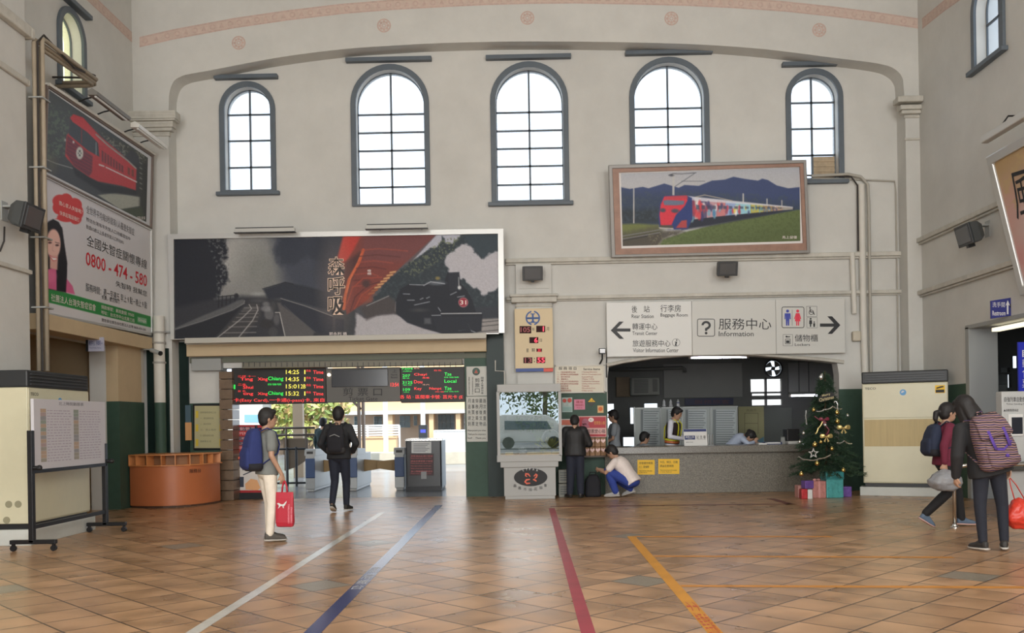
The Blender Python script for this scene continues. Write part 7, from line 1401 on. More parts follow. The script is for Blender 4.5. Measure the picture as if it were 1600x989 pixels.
def gift(lab, px, y, d, m, lid=None, rib=None, rot=0):
    a = P(px[0], px[3], Y=y); c = P(px[2], px[3], Y=y); zt = P((px[0]+px[2])/2, px[1], Y=y).z; w_ = c.x-a.x; hz = max(.02, P((px[0]+px[2])/2, px[3], Y=y).z)
    z0 = 0 if abs(hz) < .12 else hz
    o = thing('gift_box', lab, 'present', ((a.x+c.x)/2, y+d/2, z0), rot, group='presents under the Christmas tree'); h = zt-z0
    b = MB(); b.box((-w_/2, -d/2, 0), (w_/2, d/2, h)); b.build('box', m, o, bevel=.008)
    if lid: b = MB(); b.box((-w_/2-.012, -d/2-.012, h*.72), (w_/2+.012, d/2+.012, h+.008)); b.build('lid', lid, o, bevel=.008)
    if rib:
        b = MB(); b.box((-.014, -d/2-.004, 0), (.014, d/2+.004, h+.004)); b.box((-w_/2-.004, -.014, 0), (w_/2+.004, .014, h+.004)); b.build('ribbon', rib, o); b = MB()
        for s in (-1, 1): b.ball((s*.035, 0, h+.02), (.035, .018, .02), 8)
        b.build('bow', rib, o)
    return o
fol = lambda n, c: mat(n, c, .3, .25, noise=.25, nscale=14, bump=.3, bscale=18)
M_teal = fol('teal_foil', (.10, .46, .46)); M_teal2 = fol('teal_foil_dark', (.05, .32, .34)); M_purple = fol('purple_foil', (.20, .11, .42)); M_pinkp = fol('pink_paper', (.62, .27, .24)); M_redp = fol('red_paper', (.55, .04, .05))
f3 = lambda x0, y0, x1, y1: (1080+x0/3.804, 540+y0/3.804, 1080+x1/3.804, 540+y1/3.804)
gift('tall turquoise present with a darker crinkled lid', f3(806, 752, 906, 903), 16.6, .32, M_teal, M_teal2)
gift('large pink present left of the turquoise one', f3(722, 806, 803, 897), 16.62, .3, M_pinkp, None, mat('pink_ribbon', (.7, .35, .33), .4))
gift('salmon present at the left end of the presents', f3(636, 832, 672, 890), 16.7, .22, mat('salmon_paper', (.60, .30, .27), .5))
gift('small bright red present at the front of the presents', f3(657, 853, 692, 896), 16.45, .16, M_redp)
gift('small white present between the red and pink ones', f3(694, 855, 722, 896), 16.45, .14, M_paper)
gift('purple present at the right end of the presents', f3(903, 838, 955, 893), 16.75, .26, M_purple)
o = gift('purple foil present lying on the small presents', f3(670, 803, 727, 850), 16.46, .14, M_purple, rot=.25)
# ---------------------------------------------------------------- people
V = Vector
M_skin = mat('skin', (.46, .27, .18), .5, noise=.05, nscale=8); M_hair = mat('black_hair', (.012, .010, .010), .62, noise=.3, nscale=40, stretch=(1, 1, .2)); M_lip = mat('lips', (.35, .12, .10), .5); M_eye = mat('eye_dark', (.02, .015, .012), .2)
def remesh(b, name, m, parent, vox=.012, sm=6, fac=.5):
    me = bpy.data.meshes.new(name); me.from_pydata([tuple(v) for v in b.v], [], b.f); me.update(); o = bpy.data.objects.new(name, me); COL.objects.link(o)
    r = o.modifiers.new('r', 'REMESH'); r.mode = 'VOXEL'; r.voxel_size = vox; r.use_smooth_shade = True
    if sm: q = o.modifiers.new('s', 'SMOOTH'); q.iterations = sm; q.factor = fac
    dg = bpy.context.evaluated_depsgraph_get(); nm = bpy.data.meshes.new_from_object(o.evaluated_get(dg)); o.modifiers.clear(); o.data = nm; bpy.data.meshes.remove(me)
    nm.materials.clear(); nm.materials.append(m); nm.polygons.foreach_set('use_smooth', [True]*len(nm.polygons)); o.parent = parent; nm.name = name; return o
def limb(b, pts, rs, n=12):
    pts = [V(p) for p in pts]; out = [pts[0]]; rr = [rs[0]]
    for i in range(len(pts)-1):
        for k in range(1, 5): out.append(pts[i].lerp(pts[i+1], k/4)); rr.append(rs[i]+(rs[i+1]-rs[i])*k/4)
    b.tube(out, rr, n)
    for p, r in zip(pts, rs): b.ball(p, r, 12)
def spine(J, t):
    a, c, d = V(J['pelvis']), V(J['chest']), V(J['neck'])
    q = c*2-(a+d)/2; return a*(1-t)**2+q*2*t*(1-t)+d*t*t
def torso(b, J, g=0., t0=-.08, t1=1., belly=0., flare=0.):
    R_ = V(J.get('right', (1, 0, 0))).normalized(); prof = [(-.25, .145, .10), (-.08, .165, .112), (.06, .160, .108), (.25, .140, .098), (.45, .150, .108), (.65, .165, .115), (.82, .165, .10), (.92, .13, .08), (1.0, .07, .065)]
    ts = [t0+(t1-t0)*k/14 for k in range(15)]; rings = []
    for t in ts:
        w_ = np.interp(t, [p[0] for p in prof], [p[1] for p in prof])+g; d = np.interp(t, [p[0] for p in prof], [p[2] for p in prof])+g
        if t < .2: w_ += flare*(.2-t); d += flare*(.2-t)
        c = spine(J, t); tg = (spine(J, t+.02)-spine(J, t-.02)).normalized(); fw = tg.cross(R_)*-1; fw = R_.cross(tg)*-1 if False else tg.cross(R_); rings.append((c, R_*w_, fw.normalized()*d))
    b.loft(rings, 20, 1.15)
def hand(b, W_, D, n, th, curl=.6):
    W_ = V(W_); D = V(D).normalized(); n = V(n); n = (n-D*n.dot(D)).normalized(); S_ = D.cross(n)*th
    b.loft([(W_-D*.01, S_*.026, n*.019), (W_+D*.03, S_*.034, n*.017), (W_+D*.085, S_*.040, n*.014)], 12)
    for k, (o_, l) in enumerate(((.030, .068), (.011, .077), (-.009, .072), (-.028, .058))):
        p0 = W_+D*.075+S_*o_; d1 = (D+n*curl*.5).normalized(); d2 = (D+n*curl*1.8).normalized(); d3 = (D*.4+n*(curl*2.6)).normalized() if curl > .3 else D
        b.tube([p0, p0+d1*l*.45, p0+d1*l*.45+d2*l*.33, p0+d1*l*.45+d2*l*.33+d3*l*.25], [.0100, .0095, .0088, .0075], 8); b.ball(p0+d1*l*.45+d2*l*.33+d3*l*.25, .0075, 8)
    p0 = W_+D*.025+S_*.028; d1 = (D*.75+S_*.75+n*.3).normalized(); d2 = (D+S_*.15+n*.5).normalized(); b.tube([p0, p0+d1*.035, p0+d1*.035+d2*.032], [.0125, .0105, .0085], 8); b.ball(p0+d1*.035+d2*.032, .0085, 8)
BASE = dict(pelvis=(0, 0, .93), chest=(0, .01, 1.22), neck=(0, -.01, 1.43), head=(0, .025, 1.585), hyaw=0, hpitch=0, hroll=0,
            shL=(-.175, -.01, 1.375), shR=(.175, -.01, 1.375), elL=(-.235, -.02, 1.10), elR=(.235, -.02, 1.10), wrL=(-.245, .05, .865), wrR=(.245, .05, .865),
            hipL=(-.085, 0, .90), hipR=(.085, 0, .90), knL=(-.095, .02, .49), knR=(.095, .02, .49), anL=(-.10, -.02, .085), anR=(.10, -.02, .085), toeL=(-.12, .16, .03), toeR=(.12, .16, .03),
            hdL=(0, .1, -1), hdR=(0, .1, -1), hnL=(1, 0, 0), hnR=(-1, 0, 0), curl=.5)
PEOPLE = {}
def person(key, label, loc, rotdeg, Ht, pose, top, legs, shoe, hair='short', sleeve='long', topg=.018, legg=.014, female=False, coat=0, face=True, glasses=False, vox=.009, cuff=None, neckline=None):
    J = dict(BASE); J.update(pose); s = Ht/1.70; rt_ = math.radians(rotdeg)
    o = thing('person', label, 'person', loc, rt_); Sc = Matrix.Scale(s, 4)
    def N(): b = MB(); b.M = Sc; return b
    HM = Matrix.Translation(V(J['head'])) @ Matrix.Rotation(math.radians(J['hyaw']), 4, 'Z') @ Matrix.Rotation(math.radians(J['hpitch']), 4, 'X') @ Matrix.Rotation(math.radians(J['hroll']), 4, 'Y') @ Matrix.Scale(1.09, 4)
    b = N(); torso(b, J, -.004, -.1, 1.0)
    for c in ('L', 'R'):
        limb(b, [J['sh'+c], J['el'+c], J['wr'+c]], [.050, .036, .026]); limb(b, [V(J['neck']).lerp(V(J['sh'+c]), .35)-V((0, 0, .02)), J['sh'+c]], [.05, .052])
        limb(b, [J['hip'+c], J['kn'+c], J['an'+c]], [.082, .052, .034]); limb(b, [J['an'+c], V(J['an'+c]).lerp(V(J['toe'+c]), .5), V(J['an'+c]).lerp(V(J['toe'+c]), .85)], [.033, .024, .016])
        hand(b, V(J['wr'+c]), V(J['hd'+c]), V(J['hn'+c]), 1 if c == 'L' else -1, J['curl'])
    limb(b, [V(J['neck'])-V((0, 0, .05)), V(J['neck'])+V((0, 0, .02)), HM@V((0, -.015, -.06))], [.062, .052, .050])
    b.M = Sc@HM; b.ball((0, 0, .012), (.077, .097, .112), 18); b.ball((0, .022, -.055), (.055, .068, .062), 14); b.loft([((0, .088, .022), (.008, 0, 0), (0, .006, 0)), ((0, .102, -.012), (.013, 0, 0), (0, .014, 0)), ((0, .094, -.026), (.015, 0, 0), (0, .010, 0))], 8)
    for sx in (-1, 1): b.ball((sx*.077, -.005, -.005), (.012, .020, .032), 8)
    b.ball((0, .082, -.058), (.022, .012, .010), 8)
    remesh(b, 'body', M_skin, o, vox*s if vox < .02 else vox, 3)
    b = MB(); b.M = Sc@HM
    for sx in (-1, 1): b2 = MB(); b2.M = Sc@HM; b2.ball((sx*.030, .084, .012), (.011, .008, .006), 8); b2.loft([((sx*.014, .091, .034), (0, .004, 0), (0, 0, .003)), ((sx*.032, .088, .039), (0, .005, 0), (0, 0, .005)), ((sx*.050, .076, .033), (0, .003, 0), (0, 0, .003))], 6); b2.build('eye', M_eye, o, smooth=True)
    b.loft([((-.022, .084, -.056), (0, .003, 0), (0, 0, .002)), ((0, .094, -.057), (0, .006, 0), (0, 0, .007)), ((.022, .084, -.056), (0, .003, 0), (0, 0, .002))], 8); b.build('mouth', M_lip, o, smooth=True)
    # hair
    b = MB(); b.M = Sc@HM; b.ball((0, -.016, .032), (.091, .104, .110), 18); b.ball((0, -.045, -.01), (.080, .070, .085), 16)
    if hair != 'bald':
        b.ball((0, .055, .085), (.062, .045, .035), 12)
        for sx in (-1, 1): b.ball((sx*.070, .012, .035), (.018, .035, .04), 10)
    if hair == 'long':
        b.loft([((0, -.05, .02), (.085, 0, 0), (0, .06, 0)), ((0, -.07, -.08), (.10, 0, 0), (0, .055, 0)), ((0, -.085, -.20), (.105, 0, 0), (0, .04, 0)), ((0, -.08, -.30), (.09, 0, 0), (0, .028, 0))], 14)
        for sx in (-1, 1): b.loft([((sx*.075, .01, .04), (.02, 0, 0), (0, .05, 0)), ((sx*.085, 0, -.08), (.028, 0, 0), (0, .05, 0)), ((sx*.10, -.01, -.2), (.025, 0, 0), (0, .045, 0))], 10)
    if hair == 'pony': limb(b, [(0, -.10, .03), (0, -.155, .0), (0, -.165, -.07), (0, -.15, -.12)], [.022, .036, .033, .015])
    if hair == 'bun': b.ball((0, -.10, .06), (.05, .045, .045), 12)
    remesh(b, 'hair', M_hair, o, .009, 3)
    if glasses:
        b = MB(); b.M = Sc@HM
        for sx in (-1, 1): b.tube([(sx*.032+.024*math.cos(t), .101, .010+.018*math.sin(t)) for t in [2*math.pi*k/14 for k in range(15)]], .002, 5); b.tube([(sx*.056, .100, .014), (sx*.078, .06, .016), (sx*.082, -.01, .012)], .002, 5)
        b.tube([(-.009, .103, .012), (.009, .103, .012)], .002, 5); b.build('glasses', M_black, o)
    # upper garment
    b = N(); torso(b, J, topg, -.10-coat, .97, flare=.10 if coat else .02); EL = .62 if sleeve == 'short' else 1
    for c in ('L', 'R'):
        A, B_, C = V(J['sh'+c]), V(J['el'+c]), V(J['wr'+c]); limb(b, [V(J['neck']).lerp(A, .35)-V((0, 0, .02)), A], [.055+topg*.4, .056+topg*.6])
        if sleeve == 'short': limb(b, [A, A.lerp(B_, EL)], [.054+topg*.7, .054+topg*.6])
        else: limb(b, [A, B_, B_.lerp(C, .97)], [.055+topg*.6, .043+topg*.6, .033+topg*.4])
    remesh(b, 'jacket' if coat or topg > .025 else 'shirt', top, o, .012, 5)
    # trousers
    b = N(); Pp = V(J['pelvis']); R_ = V(J.get('right', (1, 0, 0))).normalized(); b.ball(Pp+V((0, 0, -.02)), (.165+legg*.5, .12+legg*.5, .115), 16)
    for c in ('L', 'R'): limb(b, [J['hip'+c], J['kn'+c], V(J['kn'+c]).lerp(V(J['an'+c]), .93)], [.088+legg*.6, .054+legg, .038+legg])
    remesh(b, 'trousers', legs, o, .012, 4)
    for c in ('L', 'R'):
        A, T_ = V(J['an'+c]), V(J['toe'+c]); d = (T_-A); fwd = d.normalized(); heel = A-V((d.x, d.y, 0)).normalized()*.055+V((0, 0, -.045)) if d.length > 0 else A
        if 'heel'+c in J: heel = V(J['heel'+c])
        ax = (T_-heel).normalized(); upv = V((0, 0, 1)); sd_ = ax.cross(upv).normalized(); nv = sd_.cross(ax)
        L_ = (T_-heel).length+.045; b = N(); b.loft([(heel+ax*(-.01)+nv*.035, sd_*.022, nv*.035), (heel+ax*.02+nv*.04, sd_*.036, nv*.048), (heel+ax*.09+nv*.040, sd_*.038, nv*.052), (heel+ax*.15+nv*.025, sd_*.043, nv*.036), (heel+ax*(L_-.05)+nv*.018, sd_*.045, nv*.027), (heel+ax*(L_-.012)+nv*.012, sd_*.028, nv*.016)], 16, 1.3)
        f = remesh(b, 'shoe', shoe[0], o, .008, 2); b = N(); b.loft([(heel+ax*(-.018)-nv*.008, sd_*.026, nv*.010), (heel+ax*.06-nv*.008, sd_*.042, nv*.011), (heel+ax*.15-nv*.009, sd_*.047, nv*.010), (heel+ax*(L_-.04)-nv*.006, sd_*.046, nv*.010), (heel+ax*L_-nv*.0, sd_*.026, nv*.008)], 16, 1.5); b.build('sole', shoe[1], f, smooth=True)
    PEOPLE[key] = (o, J, s, rt_, HM); return o
def cloth(n, c, bump=.25): return mat(n, c, .85, noise=.12, nscale=7, bump=bump, bscale=14)
def worn(name, label, cat, key):  # carried thing in the carrier's own frame
    o, J, s, r, _ = PEOPLE[key]; t = thing(name, label, cat, o.location, r); t.scale = (s, s, s); return t, J
def ground(px, py): p = P(px, py, Z=0); return (p.x, p.y, 0)
C_navyj = cloth('navy_jeans', (.025, .032, .055)); C_black = cloth('black_cloth', (.014, .014, .016)); C_tee = cloth('grey_tee', K(105, 108, 105)); C_white = cloth('off_white_trousers', K(200, 192, 178)); C_wtee = cloth('white_tee', K(200, 190, 185))
S_dark = mat('dark_shoe', (.03, .028, .026), .6); S_sole = mat('pale_sole', (.55, .52, .47), .6); S_grey = mat('grey_canvas_shoe', (.085, .075, .065), .7)

# the boy with the blue backpack
p0 = ground(419, 846)
person('boy', 'person in grey T-shirt and white trousers with a blue backpack and red bag', p0, -52, 1.66, dict(hyaw=-12, wrR=(.235, .10, .87), elR=(.225, -.03, 1.11), wrL=(-.23, .12, .90), anL=(-.07, .05, .085), knL=(-.08, .06, .49), toeL=(-.08, .23, .03), hdR=(0, .15, -1), curl=.9), C_tee, C_white, (S_grey, S_sole), 'short', 'short', glasses=True)
def backpack(name, lab, key, main, dark, w_=.165, h_=.47, d=.15, zc=1.17, straps=None, logo=None, flap=False, y0=-.11, tt=.46):
    t, J = worn(name, lab, 'backpack', key); R_ = V(J.get('right', (1, 0, 0)))
    ch = V(J['chest']); up_ = (V(J['neck'])-V(J['pelvis'])).normalized(); bk = up_.cross(R_)*-1; bk = bk.normalized()
    if bk.y > 0: bk = -bk
    O = spine(J, tt)+bk*(-y0); Mx = frame(O, R_, up_, bk)   # x right, y up, z backwards
    b = MB(); b.M = Mx; hh = h_/2
    b.loft([((0, -hh, d*.42), (w_*.80, 0, 0), (0, 0, d*.36)), ((0, -hh+.03, d*.48), (w_*.98, 0, 0), (0, 0, d*.50)), ((0, -hh*.3, d*.52), (w_*1.02, 0, 0), (0, 0, d*.56)), ((0, hh*.4, d*.44), (w_*.93, 0, 0), (0, 0, d*.46)), ((0, hh*.85, d*.34), (w_*.72, 0, 0), (0, 0, d*.34)), ((0, hh, d*.26), (w_*.42, 0, 0), (0, 0, d*.18))], 20, 1.7)
    remesh(b, 'main_compartment', main, t, .012, 4)
    b = MB(); b.M = Mx; b.loft([((0, -hh+.015, d*.80), (w_*.70, 0, 0), (0, 0, d*.22)), ((0, -hh+.06, d*.92), (w_*.82, 0, 0), (0, 0, d*.26)), ((0, -hh*.15, d*.92), (w_*.80, 0, 0), (0, 0, d*.24)), ((0, hh*.12, d*.82), (w_*.66, 0, 0), (0, 0, d*.16))], 18, 1.8); remesh(b, 'front_pocket', straps if flap else main, t, .012, 4)
    b = MB(); b.M = Mx; b.loft([((0, -hh-.006, d*.44), (w_*.82, 0, 0), (0, 0, d*.38)), ((0, -hh+.03, d*.50), (w_*1.02, 0, 0), (0, 0, d*.54)), ((0, -hh+.09, d*.52), (w_*1.04, 0, 0), (0, 0, d*.56)), ((0, -hh+.10, d*.52), (w_*.9, 0, 0), (0, 0, d*.4))], 20, 1.7); b.build('base_panel', dark, t, smooth=True)
    for sx in (-1, 1):
        A = V(J['shL' if sx < 0 else 'shR'])
        pts = [Mx@V((sx*w_*.45, hh*.85, d*.05)), A*.72+V(J['neck'])*.28+V((0, -.03, .075)), A*.80+V(J['neck'])*.2+V((0, .075, .03)), A+V((-sx*.03, .125, -.12)), spine(J, .35)+R_*sx*.165+V((0, .07, 0)), Mx@V((sx*w_*.85, -hh*.7, d*.08))]
        b = MB(); q = []
        for i in range(len(pts)-1):
            for k in range(5): q.append(pts[i].lerp(pts[i+1], k/5))
        b.tube(q+[pts[-1]], .026, 8, flat=.35); b.build('shoulder_strap', straps or main, t, smooth=True)
    b = MB(); b.M = Mx; b.tube([(-.03, hh*.9, d*.15), (-.025, hh+.03, d*.15), (.025, hh+.03, d*.15), (.03, hh*.9, d*.15)], .009, 6); b.build('grab_handle', straps or dark, t, smooth=True)
    return t, Mx, hh, w_, d
C_blue = cloth('backpack_blue', (.022, .035, .145)); C_bpdark = cloth('backpack_black', (.015, .015, .02))
t, Mx, hh, w_, d = backpack('backpack', 'large navy blue backpack with a black base on the boy in white trousers', 'boy', C_blue, C_bpdark, .165, .54, .20, logo=True)
b = MB(); b.M = Mx; b.prism([(-.055, 0), (-.01, .01), (-.012, .035), (-.05, .028)], frame((-.05, -.12, d*1.19), (1, 0, 0), (0, 1, 0), (0, 0, 1)), .004); b.build('orange_tag', mat('orange_tag', K(190, 90, 70), .6), t)
# red carrier bag
o, J, s, r, _ = PEOPLE['boy']; hp = o.matrix_basis@(V(J['wrR'])*s+V(J['hdR']).normalized()*.09*s)
def wpos(key, loc): o, J, s, r, _ = PEOPLE[key]; return Matrix.Translation(o.location)@Matrix.Rotation(r, 4, 'Z')@(V(loc)*s)
J = PEOPLE['boy'][1]; hp = wpos('boy', V(J['wrR'])+V(J['hdR']).normalized()*.10+V((-.02, 0, 0)))
t = thing('carrier_bag', 'red drawstring shopping bag with a white leaping cat in the boy\'s hand', 'bag', (hp.x+.03, hp.y-.01, hp.z-.56), math.radians(-8)); M_rb = mat('red_bag', (.50, .022, .045), .5, bump=.15, bscale=10)
b = MB(); b.loft([((0, 0, 0), (.085, 0, 0), (0, .02, 0)), ((0, 0, .01), (.105, 0, 0), (0, .035, 0)), ((0, 0, .06), (.115, 0, 0), (0, .045, 0)), ((0, 0, .36), (.113, 0, 0), (0, .022, 0)), ((0, 0, .435), (.113, 0, 0), (0, .006, 0))], 24, 3); b.build('bag_body', M_rb, t)
b = MB()
for sx in (-1, 1): b.tube([(sx*.035, 0, .42), (sx*.028, 0, .50), (sx*.012, 0, .555), (0, 0, .575)], .012, 6, flat=.4)
b.build('handle', M_rb, t, smooth=True); X = frame((0, -.047, 0), V((1, 0, 0)), V((0, .045, 1)).normalized())
b = MB(); cat_ = [(0, .6), (.12, .68), (.22, .66), (.38, .52), (.55, .48), (.70, .56), (.82, .74), (.93, .86), (1.0, .98), (.96, .84), (.98, .74), (.90, .62), (.86, .46), (.74, .30), (.66, .20), (.70, .06), (.66, 0), (.58, .12), (.56, .28), (.44, .30), (.34, .26), (.26, .12), (.16, .0), (.10, .02), (.18, .16), (.20, .34), (.14, .46), (.04, .52)]
b.prism([(-.09+x*.13, .235+y*.10) for x, y in cat_], X, .002); b.build('cat_emblem', M_paper, t); b = MB(); XV = frame((.075, -.047, .05), V((0, .045, 1)).normalized(), V((-1, 0, 0)))
b.text('LOVE=FOOTBALL', 0, 0, .24, .022, XV, .02); b.text('CHASING GOALS', .0, -.035, .2, -.015, XV, .01); b.build('lettering', mat('bag_lettering', K(215, 140, 150), .5), t)

# the walker at the gate
p0 = ground(531, 800); C_jack = cloth('charcoal_jacket', (.022, .023, .026)); C_jean = cloth('dark_blue_jeans', (.018, .022, .038))
person('walker', 'person walking away to the gate in dark jacket and jeans with black backpack', p0, -4, 1.74, dict(anL=(-.07, -.20, .15), knL=(-.08, .02, .50), toeL=(-.08, -.06, .035), heelL=(-.07, -.235, .11), anR=(.085, .10, .085), knR=(.09, .10, .49), toeR=(.11, .28, .03), elR=(.30, -.06, 1.12), wrR=(.20, .12, .98), elL=(-.29, -.05, 1.12), wrL=(-.20, .12, .97), hdR=(-.6, .6, -.5), hdL=(.6, .6, -.5)), C_jack, C_jean, (S_dark, S_sole), 'short', topg=.03)
t, Mx, hh, w_, d = backpack('backpack', 'black backpack with a pale chevron strip on the walker at the gate', 'walker', C_bpdark, cloth('backpack_grey', (.04, .04, .043)), .15, .46, .15)
b = MB(); b.M = Mx; b.prism([(-.08, .0), (0, .03), (.085, -.01), (.085, -.022), (0, .017), (-.08, -.012)], frame((0, .055, d*1.02), (1, 0, 0), (0, 1, 0), (0, 0, 1)), .006); b.build('reflective_strip', mat('strip_grey', (.30, .30, .30), .4), t)
# figure beyond the gates
C_teal = cloth('dark_teal_jacket', (.012, .028, .03)); q = P(505, 700, Y=23.2)
person('beyond', 'person in dark teal jacket seen from behind between the gates beyond the walker', (q.x, 23.2, 0), -25, 1.63, dict(), C_teal, C_black, (S_dark, S_dark), topg=.03, vox=.012)
# man in black at the posters
q = P(901, 770, Y=17.45); person('blackman', 'person in black leather jacket facing the posters on the green wall', (q.x-.02, 17.42, 0), -6, 1.58, dict(head=(.0, .075, 1.55), hpitch=-28, neck=(0, .02, 1.42), elL=(-.27, .03, 1.10), elR=(.29, .04, 1.10), wrL=(-.17, .26, 1.08), wrR=(.17, .26, 1.08), hdL=(.3, 1, 0), hdR=(-.3, 1, 0), anL=(-.12, .02, .085), toeL=(-.20, .19, .03)), mat('black_leather', (.012, .012, .013), .6, bump=.3, bscale=10), C_jean, (S_dark, S_dark), topg=.062, legg=.034)
t = thing('duffel_bag', 'black bag standing on the floor right of the person in black', 'bag', (P(926, 772, Y=17.75).x, 17.7, 0)); b = MB(); b.loft([((0, 0, 0), (.14, 0, 0), (0, .13, 0)), ((0, 0, .03), (.16, 0, 0), (0, .15, 0)), ((0, 0, .30), (.15, 0, 0), (0, .14, 0)), ((.01, 0, .40), (.10, 0, 0), (0, .09, 0)), ((.02, 0, .43), (.05, 0, 0), (0, .04, 0))], 18, 1.8); remesh(b, 'bag_body', C_bpdark, t, .014, 3); b = MB(); b.tube([(-.08, -.03, .36), (-.05, -.05, .47), (.05, -.05, .47), (.08, -.03, .36)], .012, 6); b.build('handle', C_black, t)
for k, (x, z, lab) in enumerate(((881, .0, 'lower pale carton of printed sheets beside the display case'), (881, .27, 'upper pale carton beside the display case'))):
    c = P(x, 770, Y=17.8); t = thing('carton', lab, 'box', (c.x+.01, 17.82, z), group='cartons by the display case'); b = MB(); b.box((-.11, -.12, 0), (.11, .12, .255)); b.build('carton_body', mat('carton_grey', (.30, .30, .26), .7, noise=.1), t, bevel=.006); b = MB()
    for j in range(4): b.box((-.08, -.124, .05+j*.045), (.085, -.12, .07+j*.045))
    b.build('printed_label', mat('carton_print', (.14, .15, .15), .7), t)
# crouching man
q = P(971, 773, Y=17.5); C_bl = cloth('royal_blue_trousers', (.03, .06, .30))
person('crouch', 'person crouching in white T-shirt and royal blue trousers before the counter', (q.x+.06, 17.45, 0), 62, 1.70, dict(pelvis=(0, -.16, .32), chest=(0, .01, .55), neck=(0, .16, .73), head=(0, .25, .85), hpitch=-35, right=(1, 0, 0), shL=(-.17, .12, .68), shR=(.17, .12, .68), elL=(-.25, .28, .47), elR=(.24, .28, .47), wrL=(-.16, .45, .52), wrR=(.12, .46, .50), hdL=(.4, .8, .2), hdR=(-.3, .9, .1), hipL=(-.09, -.13, .29), hipR=(.09, -.13, .29), knL=(-.16, .27, .50), knR=(.14, .25, .36), anL=(-.14, .12, .09), anR=(.12, -.10, .14), toeL=(-.17, .31, .03), toeR=(.13, .08, .03), heelR=(.12, -.15, .11)), C_wtee, C_bl, (mat('grey_runner', (.40, .40, .40), .6), S_sole), sleeve='short', topg=.026, legg=.03)
# people behind the counter
C_grey = cloth('grey_blue_shirt', K(120, 125, 130)); q = P(960, 690, Y=19.5)
person('window', 'person in grey shirt in profile at the bright left end of the counter', (q.x, 19.45, 0), 80, 1.66, dict(hpitch=-8, wrL=(-.16, .25, 1.0), wrR=(.16, .25, 1.0), elL=(-.24, .02, 1.1), elR=(.24, .02, 1.1), hdL=(0, 1, 0), hdR=(0, 1, 0)), C_grey, C_black, (S_dark, S_dark), sleeve='short', topg=.022, vox=.011)
q = P(1001, 700, Y=19.6); person('seated', 'person seated behind the counter, only dark hair and face showing', (q.x, 19.6, .0), -75, 1.64, dict(pelvis=(0, 0, .50), chest=(0, .03, .78), neck=(0, .05, .98), head=(0, .10, 1.11), hpitch=-12, shL=(-.17, .03, .92), shR=(.17, .03, .92), elL=(-.23, .12, .70), elR=(.23, .12, .70), wrL=(-.13, .32, .76), wrR=(.13, .32, .76), hdL=(.2, 1, 0), hdR=(-.2, 1, 0), hipL=(-.09, .02, .48), hipR=(.09, .02, .48), knL=(-.10, .42, .50), knR=(.10, .42, .50), anL=(-.10, .42, .09), anR=(.10, .42, .09), toeL=(-.1, .6, .03), toeR=(.1, .6, .03)), C_grey, C_black, (S_dark, S_dark), vox=.011)
tt = thing('office_chair', 'dark stool under the seated person behind the counter', 'chair', (q.x, 19.6, 0)); b = MB(); b.cyl((0, 0, .33), (0, 0, .385), .20, 20); b.build('seat', C_black, tt, bevel=.01); b = MB(); b.cyl((0, 0, .05), (0, 0, .33), .03, 10); b.build('post', M_blackm, tt); b = MB(); b.cyl((0, 0, 0), (0, 0, .05), .2, 16, .05); b.build('foot', M_blackm, tt)
C_vest = cloth('maroon_black_vest', (.022, .010, .014)); C_ws = cloth('white_shirt', K(190, 190, 200)); q = P(1050, 700, Y=19.55)
person('staff', 'person in white shirt and reflective vest standing behind the counter', (q.x, 19.55, 0), -118, 1.73, dict(chest=(0, .03, 1.22), neck=(0, .05, 1.42), head=(0, .115, 1.55), hpitch=-22, shL=(-.175, .04, 1.37), shR=(.175, .04, 1.37), elL=(-.23, .06, 1.08), elR=(.25, .04, 1.08), wrL=(-.13, .30, 1.02), wrR=(.14, .30, 1.03), hdL=(.3, 1, 0), hdR=(-.3, 1, 0)), C_ws, C_black, (S_dark, S_dark), topg=.014, vox=.010)
o, J, s, r, _ = PEOPLE['staff']; b = MB(); b.M = Matrix.Scale(s, 4); torso(b, J, .030, .0, .88); v_ = remesh(b, 'vest', C_vest, o, .012, 3)
M_hi = mat('hi_vis_yellow', (.70, .66, .04), .5); M_ho = mat('hi_vis_orange', (.60, .16, .05), .5)
b = MB(); b.M = Matrix.Scale(s, 4)
def ringstrip(b, J, t0, t1, g):
    R_ = V((1, 0, 0)); vs = []; fs = []; n = 28
    for t in (t0, t1):
        c = spine(J, t); tg = (spine(J, t+.02)-spine(J, t-.02)).normalized(); fw = tg.cross(R_).normalized()
        for k in range(n): a = 2*math.pi*k/n; x, y = math.cos(a), math.sin(a); e = 1/1.15; x = math.copysign(abs(x)**e, x); y = math.copysign(abs(y)**e, y); vs.append(c+R_*x*(.152+g)+fw*y*(.105+g))
    for k in range(n): j = (k+1) % n; fs.append((k, j, n+j, n+k))
    b.add(vs, fs)
ringstrip(b, J, .10, .17, .040); b.build('yellow_band', M_hi, v_); b = MB(); b.M = Matrix.Scale(s, 4); ringstrip(b, J, .03, .09, .042); b.build('orange_band', M_ho, v_)
for sx in (-1, 1):
    b = MB(); b.M = Matrix.Scale(s, 4); b.tube([spine(J, .15)+V((sx*.09, .135, 0)), spine(J, .5)+V((sx*.095, .148, 0)), spine(J, .75)+V((sx*.10, .142, 0)), spine(J, .95)+V((sx*.11, .07, .02)), spine(J, .92)+V((sx*.11, -.07, .0)), spine(J, .6)+V((sx*.095, -.15, 0)), spine(J, .15)+V((sx*.09, -.142, 0))], .028, 8, flat=.3); b.build('yellow_braces', M_hi, v_, smooth=True)
